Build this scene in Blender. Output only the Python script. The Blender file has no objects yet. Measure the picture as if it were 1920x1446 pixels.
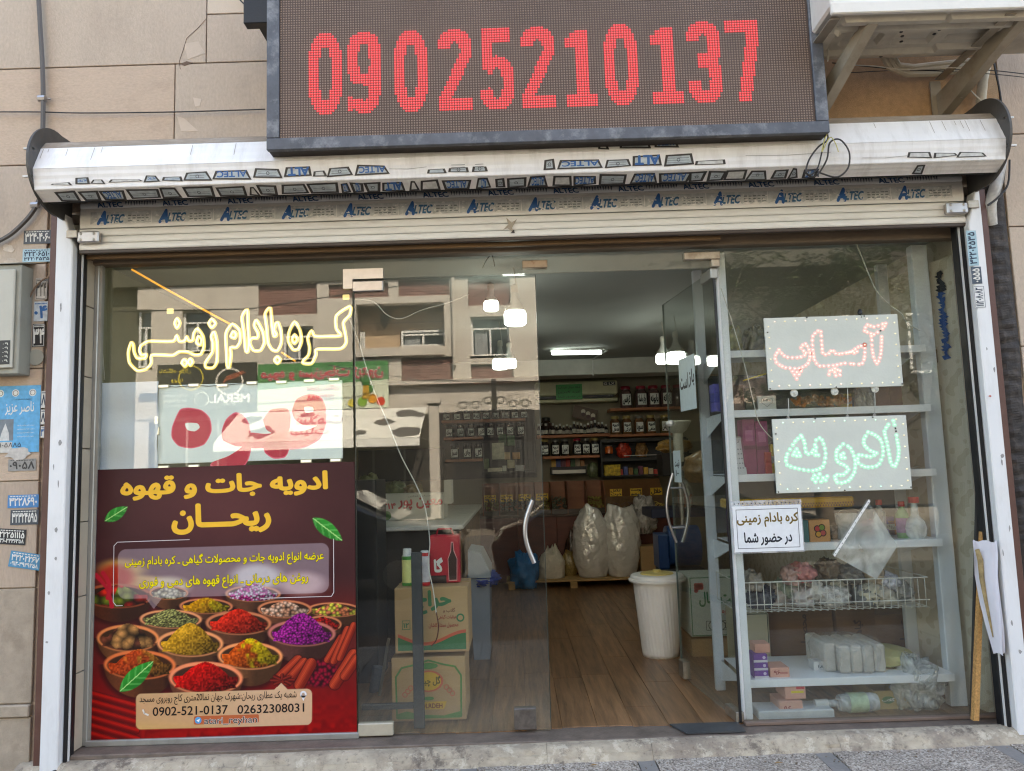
import bpy, math, random
import numpy as np
from mathutils import Vector, Matrix, noise
random.seed(11)
rng = np.random.default_rng(5)
SC = bpy.context.scene
COL = SC.collection

# ------------------------------------------------------------------ camera, sky, sun, exposure
FPX = 1444.0
PITCH, ROLL = math.radians(6.1), math.radians(1.8)
CAM = Vector((0, -4.2, 1.55))
_f = Vector((0, math.cos(PITCH), math.sin(PITCH)))
_r0 = Vector((1, 0, 0)); _u0 = Vector((0, -math.sin(PITCH), math.cos(PITCH)))
_r = _r0*math.cos(ROLL) - _u0*math.sin(ROLL)
_u = _r0*math.sin(ROLL) + _u0*math.cos(ROLL)
cd = bpy.data.cameras.new('camera'); cam = bpy.data.objects.new('camera', cd); COL.objects.link(cam)
cd.sensor_width = 36; cd.lens = FPX/1920*36; cd.clip_start = .05; cd.clip_end = 300
mw = Matrix((( _r.x, _u.x, -_f.x, CAM.x), (_r.y, _u.y, -_f.y, CAM.y), (_r.z, _u.z, -_f.z, CAM.z), (0, 0, 0, 1)))
cam.matrix_world = mw
SC.camera = cam
SUN_EL, SUN_AZ = math.radians(52), math.radians(25)     # the sun stands behind the shop, a little to the right
w = bpy.data.worlds.new('World'); SC.world = w; w.use_nodes = True
wn = w.node_tree.nodes; wl = w.node_tree.links
sky = wn.new('ShaderNodeTexSky'); sky.sky_type = 'NISHITA'; sky.sun_disc = False
sky.sun_elevation = SUN_EL; sky.sun_rotation = SUN_AZ; sky.dust_density = 2.5; sky.air_density = 1.0
wn['Background'].inputs['Strength'].default_value = 0.15
wl.new(sky.outputs[0], wn['Background'].inputs['Color'])
sd = bpy.data.lights.new('sun', 'SUN'); sun = bpy.data.objects.new('sun', sd); COL.objects.link(sun)
sd.energy = 5.0; sd.angle = math.radians(.5); sd.color = (1, .975, .94)
sdir = Vector((math.sin(SUN_AZ)*math.cos(SUN_EL), math.cos(SUN_AZ)*math.cos(SUN_EL), math.sin(SUN_EL)))
sun.rotation_euler = (-sdir).to_track_quat('-Z', 'Y').to_euler()
sun.location = (3, 8, 14)
SC.view_settings.view_transform = 'Standard'; SC.view_settings.look = 'None'
EXPO = 2.85; SC.view_settings.exposure = EXPO; SC.view_settings.gamma = 1
SC.view_settings.use_white_balance = True; SC.view_settings.white_balance_temperature = 8000; SC.view_settings.white_balance_tint = 10      # set for the shade, as the phone did
try: SC.view_settings.use_curve_mapping = False
except Exception: pass
cy = SC.cycles
cy.use_denoising = True; cy.max_bounces = 10; cy.diffuse_bounces = 5; cy.glossy_bounces = 4
cy.transparent_max_bounces = 32; cy.transmission_bounces = 4; cy.caustics_reflective = False; cy.caustics_refractive = False
cy.sample_clamp_indirect = 6; cy.use_adaptive_sampling = False
cy.filter_width = 1.2 if hasattr(cy, 'filter_width') else 1.5

def P(x, y, Y):
    "the point of the plane y = Y that the photograph shows at pixel x, y (1920 wide)"
    d = _f + _r*((x-960)/FPX) + _u*((723-y)/FPX)
    return CAM + d*((Y-CAM.y)/d.y)
def PX(x, y, Y): return P(x, y, Y).x
def PZ(x, y, Y): return P(x, y, Y).z
def R(x, y, Y):
    "same, for a thing seen mirrored in the window glass: where it really stands, across the street"
    p = P(x, y, .30-Y); return Vector((p.x, Y, p.z))

# ------------------------------------------------------------------ materials
def c(r, g, b): return tuple((v/255/12.92 if v <= 10 else ((v/255+.055)/1.055)**2.4) for v in (r, g, b))
MATS = {}
def M(name, col, rough=.55, metal=0, var=.12, scale=5, bump=.05, bscale=70, dirt=0, dcol=(.08, .065, .05), dscale=3, st=(1, 1, 1), spec=.5, alpha=1, coat=0, bd=.004):
    if name in MATS: return MATS[name]
    m = bpy.data.materials.new(name); m.use_nodes = True; MATS[name] = m
    n, l = m.node_tree.nodes, m.node_tree.links
    b = n['Principled BSDF']
    tc = n.new('ShaderNodeTexCoord'); mp = n.new('ShaderNodeMapping'); l.new(tc.outputs['Object'], mp.inputs[0]); mp.inputs['Scale'].default_value = st
    nz = n.new('ShaderNodeTexNoise'); nz.inputs['Scale'].default_value = scale; nz.inputs['Detail'].default_value = 7; nz.inputs['Roughness'].default_value = .62
    l.new(mp.outputs[0], nz.inputs['Vector'])
    mx = n.new('ShaderNodeMix'); mx.data_type = 'RGBA'
    mx.inputs[6].default_value = (*[v*(1-var) for v in col], 1); mx.inputs[7].default_value = (*[min(1, v*(1+var)) for v in col], 1)
    rp = n.new('ShaderNodeMapRange'); rp.inputs[1].default_value = .3; rp.inputs[2].default_value = .7
    l.new(nz.outputs[0], rp.inputs[0]); l.new(rp.outputs[0], mx.inputs[0])
    out = mx.outputs[2]
    if dirt:
        n2 = n.new('ShaderNodeTexNoise'); n2.inputs['Scale'].default_value = dscale; n2.inputs['Detail'].default_value = 9; n2.inputs['Roughness'].default_value = .7
        mp2 = n.new('ShaderNodeMapping'); mp2.inputs['Location'].default_value = (3.1, 7.7, 1.3); mp2.inputs['Scale'].default_value = st
        l.new(tc.outputs['Object'], mp2.inputs[0]); l.new(mp2.outputs[0], n2.inputs['Vector'])
        r2 = n.new('ShaderNodeMapRange'); r2.inputs[1].default_value = .50; r2.inputs[2].default_value = .74; r2.inputs[4].default_value = dirt
        l.new(n2.outputs[0], r2.inputs[0])
        m2 = n.new('ShaderNodeMix'); m2.data_type = 'RGBA'; l.new(out, m2.inputs[6]); m2.inputs[7].default_value = (*dcol, 1); l.new(r2.outputs[0], m2.inputs[0])
        out = m2.outputs[2]
    l.new(out, b.inputs['Base Color'])
    b.inputs['Roughness'].default_value = rough; b.inputs['Metallic'].default_value = metal
    b.inputs['Specular IOR Level'].default_value = spec; b.inputs['Alpha'].default_value = alpha
    b.inputs['Coat Weight'].default_value = coat; b.inputs['Coat Roughness'].default_value = .05
    if bump:
        n3 = n.new('ShaderNodeTexNoise'); n3.inputs['Scale'].default_value = bscale; n3.inputs['Detail'].default_value = 5
        l.new(mp.outputs[0], n3.inputs['Vector'])
        bp = n.new('ShaderNodeBump'); bp.inputs['Strength'].default_value = min(1, bump*4); bp.inputs['Distance'].default_value = bd
        l.new(n3.outputs[0], bp.inputs['Height']); l.new(bp.outputs[0], b.inputs['Normal'])
    return m
def EM(name, col, s):
    if name in MATS: return MATS[name]
    m = bpy.data.materials.new(name); m.use_nodes = True; MATS[name] = m
    b = m.node_tree.nodes['Principled BSDF']; b.inputs['Base Color'].default_value = (*col, 1); b.inputs['Roughness'].default_value = .4
    b.inputs['Emission Color'].default_value = (*col, 1); b.inputs['Emission Strength'].default_value = s/2**EXPO
    return m
def GLASS(name, tint=(.93, .955, .94), ior=1.58, film=.03, fscale=1.5, rough=0.0):
    if name in MATS: return MATS[name]
    m = bpy.data.materials.new(name); m.use_nodes = True; MATS[name] = m
    n, l = m.node_tree.nodes, m.node_tree.links; n.clear()
    o = n.new('ShaderNodeOutputMaterial'); t = n.new('ShaderNodeBsdfTransparent'); g = n.new('ShaderNodeBsdfGlossy'); d = n.new('ShaderNodeBsdfDiffuse')
    t.inputs[0].default_value = (*tint, 1); g.inputs['Roughness'].default_value = rough; d.inputs[0].default_value = (.7, .68, .64, 1)
    ge = n.new('ShaderNodeNewGeometry'); mr = n.new('ShaderNodeMapRange'); mr.inputs[3].default_value = ior; mr.inputs[4].default_value = 1/ior
    fr = n.new('ShaderNodeFresnel'); l.new(ge.outputs['Backfacing'], mr.inputs[0]); l.new(mr.outputs[0], fr.inputs['IOR'])
    m1 = n.new('ShaderNodeMixShader'); l.new(fr.outputs[0], m1.inputs[0]); l.new(t.outputs[0], m1.inputs[1]); l.new(g.outputs[0], m1.inputs[2])
    tc = n.new('ShaderNodeTexCoord'); mp = n.new('ShaderNodeMapping'); mp.inputs['Scale'].default_value = (1, 1, .45)
    nz = n.new('ShaderNodeTexNoise'); nz.inputs['Scale'].default_value = fscale; nz.inputs['Detail'].default_value = 10; nz.inputs['Roughness'].default_value = .72
    l.new(tc.outputs['Object'], mp.inputs[0]); l.new(mp.outputs[0], nz.inputs[0])
    r2 = n.new('ShaderNodeMapRange'); r2.inputs[1].default_value = .42; r2.inputs[2].default_value = .8; r2.inputs[3].default_value = film*.2; r2.inputs[4].default_value = film*3
    l.new(nz.outputs[0], r2.inputs[0])
    # fine wiping scratches in the film
    n4 = n.new('ShaderNodeTexNoise'); n4.inputs['Scale'].default_value = 9; n4.inputs['Detail'].default_value = 3; mp4 = n.new('ShaderNodeMapping'); mp4.inputs['Scale'].default_value = (1, 1, 14); mp4.inputs['Rotation'].default_value = (0, .7, 0)
    l.new(tc.outputs['Object'], mp4.inputs[0]); l.new(mp4.outputs[0], n4.inputs[0])
    r4 = n.new('ShaderNodeMapRange'); r4.inputs[1].default_value = .66; r4.inputs[2].default_value = .72; r4.inputs[4].default_value = film*1.2
    l.new(n4.outputs[0], r4.inputs[0]); ad = n.new('ShaderNodeMath'); l.new(r2.outputs[0], ad.inputs[0]); l.new(r4.outputs[0], ad.inputs[1])
    # road dust splashed on the lowest hand's breadth of the pane
    sx = n.new('ShaderNodeSeparateXYZ'); l.new(tc.outputs['Object'], sx.inputs[0]); mz = n.new('ShaderNodeMapRange'); mz.interpolation_type = 'SMOOTHSTEP'; mz.inputs[1].default_value = .30; mz.inputs[2].default_value = 0; mz.inputs[3].default_value = 0; mz.inputs[4].default_value = .15
    l.new(sx.outputs[2], mz.inputs[0]); md = n.new('ShaderNodeMath'); md.operation = 'MULTIPLY'; l.new(mz.outputs[0], md.inputs[0]); l.new(nz.outputs[0], md.inputs[1]); a2 = n.new('ShaderNodeMath'); l.new(ad.outputs[0], a2.inputs[0]); l.new(md.outputs[0], a2.inputs[1]); ad = a2
    d.inputs[0].default_value = (.52, .46, .38, 1)
    m2 = n.new('ShaderNodeMixShader'); l.new(ad.outputs[0], m2.inputs[0]); l.new(m1.outputs[0], m2.inputs[1]); l.new(d.outputs[0], m2.inputs[2])
    l.new(m2.outputs[0], o.inputs[0])
    return m
def FILM(name, col=(.85, .87, .88), a=.35, rough=.18, bump=.6, bscale=9):
    "crumpled clear plastic: part transparent, part shiny and creased"
    if name in MATS: return MATS[name]
    m = bpy.data.materials.new(name); m.use_nodes = True; MATS[name] = m
    n, l = m.node_tree.nodes, m.node_tree.links; b = n['Principled BSDF']
    b.inputs['Base Color'].default_value = (*col, 1); b.inputs['Roughness'].default_value = rough; b.inputs['Specular IOR Level'].default_value = .9
    tc = n.new('ShaderNodeTexCoord'); nz = n.new('ShaderNodeTexNoise'); nz.inputs['Scale'].default_value = bscale; nz.inputs['Detail'].default_value = 6; nz.inputs['Distortion'].default_value = 1.5
    l.new(tc.outputs['Object'], nz.inputs[0]); bp = n.new('ShaderNodeBump'); bp.inputs['Strength'].default_value = bump; bp.inputs['Distance'].default_value = .03
    l.new(nz.outputs[0], bp.inputs['Height']); l.new(bp.outputs[0], b.inputs['Normal'])
    mr = n.new('ShaderNodeMapRange'); mr.inputs[1].default_value = .35; mr.inputs[2].default_value = .7; mr.inputs[3].default_value = a*.5; mr.inputs[4].default_value = min(1, a*1.6)
    l.new(nz.outputs[0], mr.inputs[0]); l.new(mr.outputs[0], b.inputs['Alpha'])
    return m
def vcol_mat(name, rough=.45, emit=0, grain=.06, coat=0):
    if name in MATS: return MATS[name]
    m = bpy.data.materials.new(name); m.use_nodes = True; MATS[name] = m
    n, l = m.node_tree.nodes, m.node_tree.links; b = n['Principled BSDF']
    a = n.new('ShaderNodeAttribute'); a.attribute_name = 'Col'
    tc = n.new('ShaderNodeTexCoord'); nz = n.new('ShaderNodeTexNoise'); nz.inputs['Scale'].default_value = 40; nz.inputs['Detail'].default_value = 8
    l.new(tc.outputs['Object'], nz.inputs[0]); mr = n.new('ShaderNodeMapRange'); mr.inputs[1].default_value = .3; mr.inputs[2].default_value = .7; mr.inputs[3].default_value = 1-grain; mr.inputs[4].default_value = 1+grain*.4
    l.new(nz.outputs[0], mr.inputs[0]); vm = n.new('ShaderNodeVectorMath'); vm.operation = 'SCALE'; l.new(a.outputs['Color'], vm.inputs[0]); l.new(mr.outputs[0], vm.inputs['Scale'])
    l.new(vm.outputs[0], b.inputs['Base Color']); b.inputs['Roughness'].default_value = rough; b.inputs['Coat Weight'].default_value = coat
    if emit: l.new(a.outputs['Color'], b.inputs['Emission Color']); b.inputs['Emission Strength'].default_value = emit/2**EXPO
    return m

# ------------------------------------------------------------------ mesh builder
WO = {}
def tag(o, label=None, cat=None, group=None, kind=None):
    if label: o['label'] = label
    if cat: o['category'] = cat
    if group: o['group'] = group
    if kind: o['kind'] = kind
    return o
def thing(name, label, cat, loc=(0, 0, 0), group=None):
    o = bpy.data.objects.new(name, None); COL.objects.link(o); o.location = loc; o.empty_display_size = .1
    WO[o.name] = Vector(loc); return tag(o, label, cat, group)
def link_mesh(name, me, parent=None, origin=None):
    o = bpy.data.objects.new(name, me); COL.objects.link(o)
    if parent is not None:
        o.parent = parent; WO[o.name] = WO.get(parent.name, Vector((0, 0, 0)))
    elif origin is not None: o.location = origin; WO[o.name] = Vector(origin)
    return o
class MB:
    def __init__(s): s.v = []; s.f = []; s.mi = []; s.k = 0; s.cols = None
    def add(s, vs, fs):
        b = len(s.v); s.v += [tuple(v) for v in vs]; s.f += [tuple(b+i for i in f) for f in fs]; s.mi += [s.k]*len(fs); return s
    def mat(s, k): s.k = k; return s
    def box(s, x0, x1, y0, y1, z0, z1, ch=0):
        if x1 < x0: x0, x1 = x1, x0
        if y1 < y0: y0, y1 = y1, y0
        if z1 < z0: z0, z1 = z1, z0
        ch = min(ch, (x1-x0)*.45, (y1-y0)*.45, (z1-z0)*.45)
        if ch <= 0:
            v = [(x, y, z) for x in (x0, x1) for y in (y0, y1) for z in (z0, z1)]
            return s.add(v, [(0, 1, 3, 2), (4, 6, 7, 5), (0, 4, 5, 1), (2, 3, 7, 6), (0, 2, 6, 4), (1, 5, 7, 3)])
        v = []; idx = {}
        for i, x in enumerate((x0, x1)):
            for j, y in enumerate((y0, y1)):
                for k, z in enumerate((z0, z1)):
                    sx, sy, sz = (ch if i == 0 else -ch), (ch if j == 0 else -ch), (ch if k == 0 else -ch)
                    for a, p in enumerate(((x, y+sy, z+sz), (x+sx, y, z+sz), (x+sx, y+sy, z))):
                        idx[i, j, k, a] = len(v); v.append(p)
        F = []
        for i in (0, 1):
            q = [idx[i, 0, 0, 0], idx[i, 0, 1, 0], idx[i, 1, 1, 0], idx[i, 1, 0, 0]]; F.append(q[::-1] if i == 0 else q)
            # order fixed later by normal recalculation
            q = [idx[0, i, 0, 1], idx[1, i, 0, 1], idx[1, i, 1, 1], idx[0, i, 1, 1]]; F.append(q)
            q = [idx[0, 0, i, 2], idx[1, 0, i, 2], idx[1, 1, i, 2], idx[0, 1, i, 2]]; F.append(q)
        for i in (0, 1):
            for j in (0, 1):
                F.append([idx[i, j, 0, 0], idx[i, j, 1, 0], idx[i, j, 1, 1], idx[i, j, 0, 1]])
                F.append([idx[i, 0, j, 0], idx[i, 1, j, 0], idx[i, 1, j, 2], idx[i, 0, j, 2]])
                F.append([idx[0, i, j, 1], idx[1, i, j, 1], idx[1, i, j, 2], idx[0, i, j, 2]])
                for k in (0, 1): F.append([idx[i, j, k, 0], idx[i, j, k, 1], idx[i, j, k, 2]])
        cen = Vector(((x0+x1)/2, (y0+y1)/2, (z0+z1)/2)); G = []
        for q in F:
            a, b2, c2 = Vector(v[q[0]]), Vector(v[q[1]]), Vector(v[q[2]])
            nrm = (b2-a).cross(c2-a); m = sum((Vector(v[i]) for i in q), Vector())/len(q)
            G.append(q if nrm.dot(m-cen) > 0 else q[::-1])
        return s.add(v, G)
    def rbox(s, cx, cy_, cz, w, d, h, rz=0, ch=.003, tilt=0):
        t = MB().box(-w/2, w/2, -d/2, d/2, 0, h, ch)
        m = Matrix.Translation((cx, cy_, cz)) @ Matrix.Rotation(rz, 4, 'Z') @ Matrix.Rotation(tilt, 4, 'Y')
        return s.add([m @ Vector(v) for v in t.v], t.f)
    def prism(s, A, B):
        n = len(A); return s.add(list(A)+list(B), [tuple(range(n))[::-1], tuple(range(n, 2*n))]+[(i, (i+1) % n, n+(i+1) % n, n+i) for i in range(n)])
    def quad(s, a, b, c_, d): return s.add([a, b, c_, d], [(0, 1, 2, 3)])
    def tube(s, path, r, n=8, closed=False, flat=1.0):
        p = [Vector(q) for q in path]; N = len(p); rings = []; up = None
        for i in range(N):
            a = p[(i-1) % N] if (i or closed) else p[0]; b = p[(i+1) % N] if (i < N-1 or closed) else p[-1]
            t = (b-a); t = t.normalized() if t.length > 1e-9 else Vector((0, 0, 1))
            if up is None: up = Vector((0, 1, 0)) if abs(t.y) < .9 else Vector((1, 0, 0))
            x = up.cross(t); x = x.normalized() if x.length > 1e-6 else Vector((1, 0, 0)); y = t.cross(x); up = y if not closed else Vector((0, 1, 0)) if abs(t.y) < .9 else y
            rr = r[i] if isinstance(r, (list, tuple)) else r
            rings.append([p[i]+x*math.cos(2*math.pi*k/n)*rr+y*math.sin(2*math.pi*k/n)*rr*flat for k in range(n)])
        return s.loft(rings, closed=closed, caps=not closed)
    def loft(s, rings, closed=False, caps=True):
        n = len(rings[0]); N = len(rings); v = [q for r_ in rings for q in r_]; F = []
        for i in range(N if closed else N-1):
            a, b = i*n, ((i+1) % N)*n
            F += [(a+k, a+(k+1) % n, b+(k+1) % n, b+k) for k in range(n)]
        if caps: F += [tuple(range(n))[::-1], tuple(range((N-1)*n, N*n))]
        return s.add(v, F)
    def lathe(s, prof, cx=0, cy_=0, cz=0, n=20, sx=1, sy=1, caps=True, wob=None):
        rings = []
        for (r, z) in prof:
            rg = []
            for k in range(n):
                a = 2*math.pi*k/n; rr = r
                if wob: rr = r*(1+wob(a, z))
                rg.append((cx+math.cos(a)*rr*sx, cy_+math.sin(a)*rr*sy, cz+z))
            rings.append(rg)
        return s.loft(rings, caps=caps)
    def build(s, name, mats, parent=None, smooth=False, origin=None, kind=None, cols=None):
        if not isinstance(mats, (list, tuple)): mats = [mats]
        off = WO.get(parent.name, Vector((0, 0, 0))) if parent is not None else (Vector(origin) if origin is not None else Vector((0, 0, 0)))
        me = bpy.data.meshes.new(name)
        me.from_pydata([(v[0]-off.x, v[1]-off.y, v[2]-off.z) for v in s.v], [], s.f)
        for m in mats: me.materials.append(m)
        if len(mats) > 1: me.polygons.foreach_set('material_index', s.mi)
        if smooth: me.polygons.foreach_set('use_smooth', [True]*len(me.polygons))
        if smooth and smooth != 'all':
            me.set_sharp_from_angle(angle=math.radians(40))
        if cols is not None:
            at = me.color_attributes.new('Col', 'FLOAT_COLOR', 'CORNER'); buf = np.ones((len(me.loops), 4), np.float32); i = 0
            for f_, q in zip(s.f, cols): buf[i:i+len(f_), :3] = q; i += len(f_)
            at.data.foreach_set('color', buf.ravel())
        me.update()
        o = link_mesh(name, me, parent, origin)
        if kind: o['kind'] = kind
        return o
def dup(root, loc, rz=0, label=None, group=None, sc=None):
    r = root.copy(); COL.objects.link(r); r.location = loc; r.rotation_euler = (0, 0, rz); WO[r.name] = Vector(loc)
    if sc: r.scale = sc
    if label: r['label'] = label
    if group: r['group'] = group
    for ch in list(root.children):
        c1 = ch.copy(); COL.objects.link(c1); c1.parent = r; WO[c1.name] = Vector(loc)
        for g in ch.children:
            d = g.copy(); COL.objects.link(d); d.parent = c1
    return r

# ------------------------------------------------------------------ lettering
_FA = dict(zip('اآبپتثجچحخدذرزژسشصضطظعغفقکگلمنهویئ', [(0xFE8D, 2), (0xFE81, 2), (0xFE8F, 4), (0xFB56, 4), (0xFE95, 4), (0xFE99, 4), (0xFE9D, 4), (0xFB7A, 4), (0xFEA1, 4), (0xFEA5, 4), (0xFEA9, 2), (0xFEAB, 2), (0xFEAD, 2), (0xFEAF, 2), (0xFB8A, 2), (0xFEB1, 4), (0xFEB5, 4), (0xFEB9, 4), (0xFEBD, 4), (0xFEC1, 4), (0xFEC5, 4), (0xFEC9, 4), (0xFECD, 4), (0xFED1, 4), (0xFED5, 4), (0xFB8E, 4), (0xFB92, 4), (0xFEDD, 4), (0xFEE1, 4), (0xFEE5, 4), (0xFEE9, 4), (0xFEED, 2), (0xFBFC, 4), (0xFE89, 4)]))
def shape_fa(s):
    if not any(ch in _FA for ch in s): return s
    out = []; i = 0; n = len(s)
    jn = lambda q: q == 'ـ' or (q in _FA and _FA[q][1] == 4)
    jp = lambda q: q == 'ـ' or q in _FA
    while i < n:
        q = s[i]
        if q in _FA:
            p = i > 0 and jn(s[i-1])
            if q == 'ل' and i+1 < n and s[i+1] == 'ا': out.append(chr(0xFEFB+(1 if p else 0))); i += 2; continue
            nx = i+1 < n and jp(s[i+1]) and _FA[q][1] == 4
            b, k = _FA[q]; out.append(chr(b+((3 if nx else 1) if p else (2 if nx else 0))))
        elif q.isdigit() or q.isascii() and q.isalnum():
            j = i
            while j < n and (s[j].isdigit() or s[j].isascii() and s[j].isalnum()): j += 1
            out.append(s[i:j]); i = j; continue
        else: out.append(q)
        i += 1
    return ''.join(reversed(out))
_TX = {}
def text2d(s, bold=0.0, shear=0.0, res=3):
    "outline of a word as flat faces, in a box of width 1: (verts, faces, height/width)"
    key = (s, shear, res)
    if key in _TX: return _TX[key]
    cu = bpy.data.curves.new('lettering', 'FONT'); cu.body = '\n'.join(shape_fa(q) for q in s.split('\n')); cu.size = 1; cu.shear = shear; cu.resolution_u = res
    o = bpy.data.objects.new('lettering', cu)
    cu.fill_mode = 'NONE'
    me = o.to_mesh()
    v = [(p.co.x, p.co.y) for p in me.vertices]; ed = [tuple(e.vertices) for e in me.edges]; f = []
    # the outlines may overlap: triangulate the plane between them and keep what they wind round
    if ed:
        from mathutils.geometry import delaunay_2d_cdt
        V, E_, F_, _1, _2, _3 = delaunay_2d_cdt([Vector(p) for p in v], ed, [], 0, 1e-6)
        A = np.array([v[a] for a, b in ed]); B = np.array([v[b] for a, b in ed]); Vn = np.array([(p.x, p.y) for p in V])
        C = Vn[np.array(F_)].mean(1); up = (A[:, 1] <= C[:, 1:2]) & (B[:, 1] > C[:, 1:2]); dn = (A[:, 1] > C[:, 1:2]) & (B[:, 1] <= C[:, 1:2])
        cr = (B[:, 0]-A[:, 0])*(C[:, 1:2]-A[:, 1])-(C[:, 0:1]-A[:, 0])*(B[:, 1]-A[:, 1])
        wn = (up & (cr > 0)).sum(1)-(dn & (cr < 0)).sum(1)
        f = [tuple(q) for q, k in zip(F_, wn) if k != 0]; v = [tuple(p) for p in Vn]
        f = [q if (v[q[1]][0]-v[q[0]][0])*(v[q[2]][1]-v[q[0]][1])-(v[q[2]][0]-v[q[0]][0])*(v[q[1]][1]-v[q[0]][1]) > 0 else q[::-1] for q in f]
    o.to_mesh_clear(); bpy.data.objects.remove(o); bpy.data.curves.remove(cu)
    if not v: v = [(0, 0), (1, 0), (1, 1)]; f = [(0, 1, 2)]
    a = np.array(v); used = sorted({i for q in f for i in q}); lo = a[used].min(0); hi = a[used].max(0)
    r = ((a-lo)/(hi-lo), f, (hi-lo)[1]/(hi-lo)[0], (hi-lo)[0])
    _TX[key] = r; return r
class Print:
    "flat print: coloured shapes laid over each other on a sheet w x h (metres, y up from the lower edge)"
    def __init__(s, w, h, base=None, thick=0): s.w, s.h = w, h; s.v = []; s.f = []; s.cols = []; s.thick = thick; s.L = 0; s.step = .0004
    def _add(s, pts, faces, col, L):
        b = len(s.v); s.v += [(x, y, L*s.step) for x, y in pts]; s.f += [tuple(b+i for i in f) for f in faces]; s.cols += [col]*len(faces); return s
    def poly(s, pts, col, L=1):
        from mathutils.geometry import tessellate_polygon
        a = sum(pts[i][0]*pts[(i+1) % len(pts)][1]-pts[(i+1) % len(pts)][0]*pts[i][1] for i in range(len(pts)))
        if a < 0: pts = pts[::-1]
        tr = tessellate_polygon([[Vector((x, y, 0)) for x, y in pts]]); out = []
        for t in tr:
            (ax, ay), (bx, by), (cx, cy2) = (pts[i] for i in t)
            out.append(t if (bx-ax)*(cy2-ay)-(by-ay)*(cx-ax) > 0 else (t[0], t[2], t[1]))
        return s._add(pts, out, col, L)
    def rect(s, x0, y0, x1, y1, col, L=1): return s._add([(x0, y0), (x1, y0), (x1, y1), (x0, y1)], [(0, 1, 2, 3)], col, L)
    def frame(s, x0, y0, x1, y1, t, col, L=1):
        s.rect(x0, y0, x1, y0+t, col, L); s.rect(x0, y1-t, x1, y1, col, L); s.rect(x0, y0+t, x0+t, y1-t, col, L); return s.rect(x1-t, y0+t, x1, y1-t, col, L)
    def rrect(s, x0, y0, x1, y1, r, col, L=1):
        pts = []
        for cx, cy_, a0 in ((x1-r, y1-r, 0), (x0+r, y1-r, 90), (x0+r, y0+r, 180), (x1-r, y0+r, 270)):
            pts += [(cx+r*math.cos(math.radians(a0+k*15)), cy_+r*math.sin(math.radians(a0+k*15))) for k in range(7)]
        return s._add(pts, [tuple(range(len(pts)))], col, L)
    def circ(s, x, y, rx, col, L=1, ry=None, n=20):
        ry = ry or rx; return s._add([(x+rx*math.cos(2*math.pi*k/n), y+ry*math.sin(2*math.pi*k/n)) for k in range(n)], [tuple(range(n))], col, L)
    def ring(s, x, y, r0, r1, col, L=1, n=24, sy=1):
        p = [(x+q*math.cos(2*math.pi*k/n), y+q*sy*math.sin(2*math.pi*k/n)) for q in (r0, r1) for k in range(n)]
        return s._add(p, [(k, n+k, n+(k+1) % n, (k+1) % n) for k in range(n)], col, L)
    def stroke(s, pts, wd, col, L=1):
        for (ax, ay), (bx, by) in zip(pts, pts[1:]):
            dx, dy = bx-ax, by-ay; q = math.hypot(dx, dy) or 1e-9; nx, ny = -dy/q*wd/2, dx/q*wd/2; ex, ey = dx/q*wd*.25, dy/q*wd*.25
            s._add([(ax-ex-nx, ay-ey-ny), (bx+ex-nx, by+ey-ny), (bx+ex+nx, by+ey+ny), (ax-ex+nx, ay-ey+ny)], [(0, 1, 2, 3)], col, L)
        return s
    def text(s, t, x0, y0, x1, y1, col, L=2, bold=0.0, shear=0.0, fit=True, res=3, mirror=False, rot=0, out=None, ow=.02):
        if out is not None: s.text(t, x0, y0, x1, y1, out, L, bold+ow, shear, fit, res, mirror, rot); L += 1
        v, f, asp, raw = text2d(t, 0, shear, res); W, H = x1-x0, y1-y0
        if not fit:
            if W*asp > H: nw = H/asp; x0 += (W-nw)/2; W = nw
            else: nh = W*asp; y0 += (H-nh)/2; H = nh
        cx, cy_ = x0+W/2, y0+H/2; ca, sa = math.cos(rot), math.sin(rot); e = bold*W/raw; ey = bold*H/(asp*raw)
        offs = [(0, 0)] if bold <= 0 else ([(-e, 0), (e, 0), (0, ey), (0, -ey)] if bold < .015 else [(e*math.cos(k*math.pi/4), ey*math.sin(k*math.pi/4)) for k in range(8)])
        ff = [q[::-1] for q in f] if mirror else f
        for k, (ox, oy) in enumerate(offs):      # weight by shifted copies of the outline, each a hair above the last
            pts = []
            for (px, py) in v:
                X = x0+(1-px if mirror else px)*W+ox; Y = y0+py*H+oy
                pts.append((cx+(X-cx)*ca-(Y-cy_)*sa, cy_+(X-cx)*sa+(Y-cy_)*ca))
            s._add(pts, ff, col, L+k*.04)
        return s
    def build(s, name, org, right=(1, 0, 0), up=(0, 0, 1), parent=None, mat=None, curl=None, wo_origin=True):
        r_, u_ = Vector(right).normalized(), Vector(up).normalized(); nrm = r_.cross(u_); org = Vector(org)
        mb = MB()
        for (x, y, z) in s.v:
            q = org+r_*x+u_*y+nrm*(z+(curl(x, y) if curl else 0)); mb.v.append(tuple(q))
        mb.f = s.f; mb.mi = [0]*len(s.f); cols = s.cols
        if s.thick:
            b = len(mb.v); t = s.thick
            mb.v += [tuple(org+r_*x+u_*y-nrm*(t if k else .0)) for k in (0, 1) for x, y in ((0, 0), (s.w, 0), (s.w, s.h), (0, s.h))]
            mb.f = mb.f+[(b+0, b+4, b+5, b+1), (b+1, b+5, b+6, b+2), (b+2, b+6, b+7, b+3), (b+3, b+7, b+4, b+0), (b+7, b+6, b+5, b+4)]
            mb.mi = [0]*len(mb.f); cols = cols+[cols[0] if cols else (.7, .7, .7)]*5
        return mb.build(name, mat or vcol_mat('printed_paper'), parent, cols=cols, origin=None if parent is not None else tuple(org))

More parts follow.
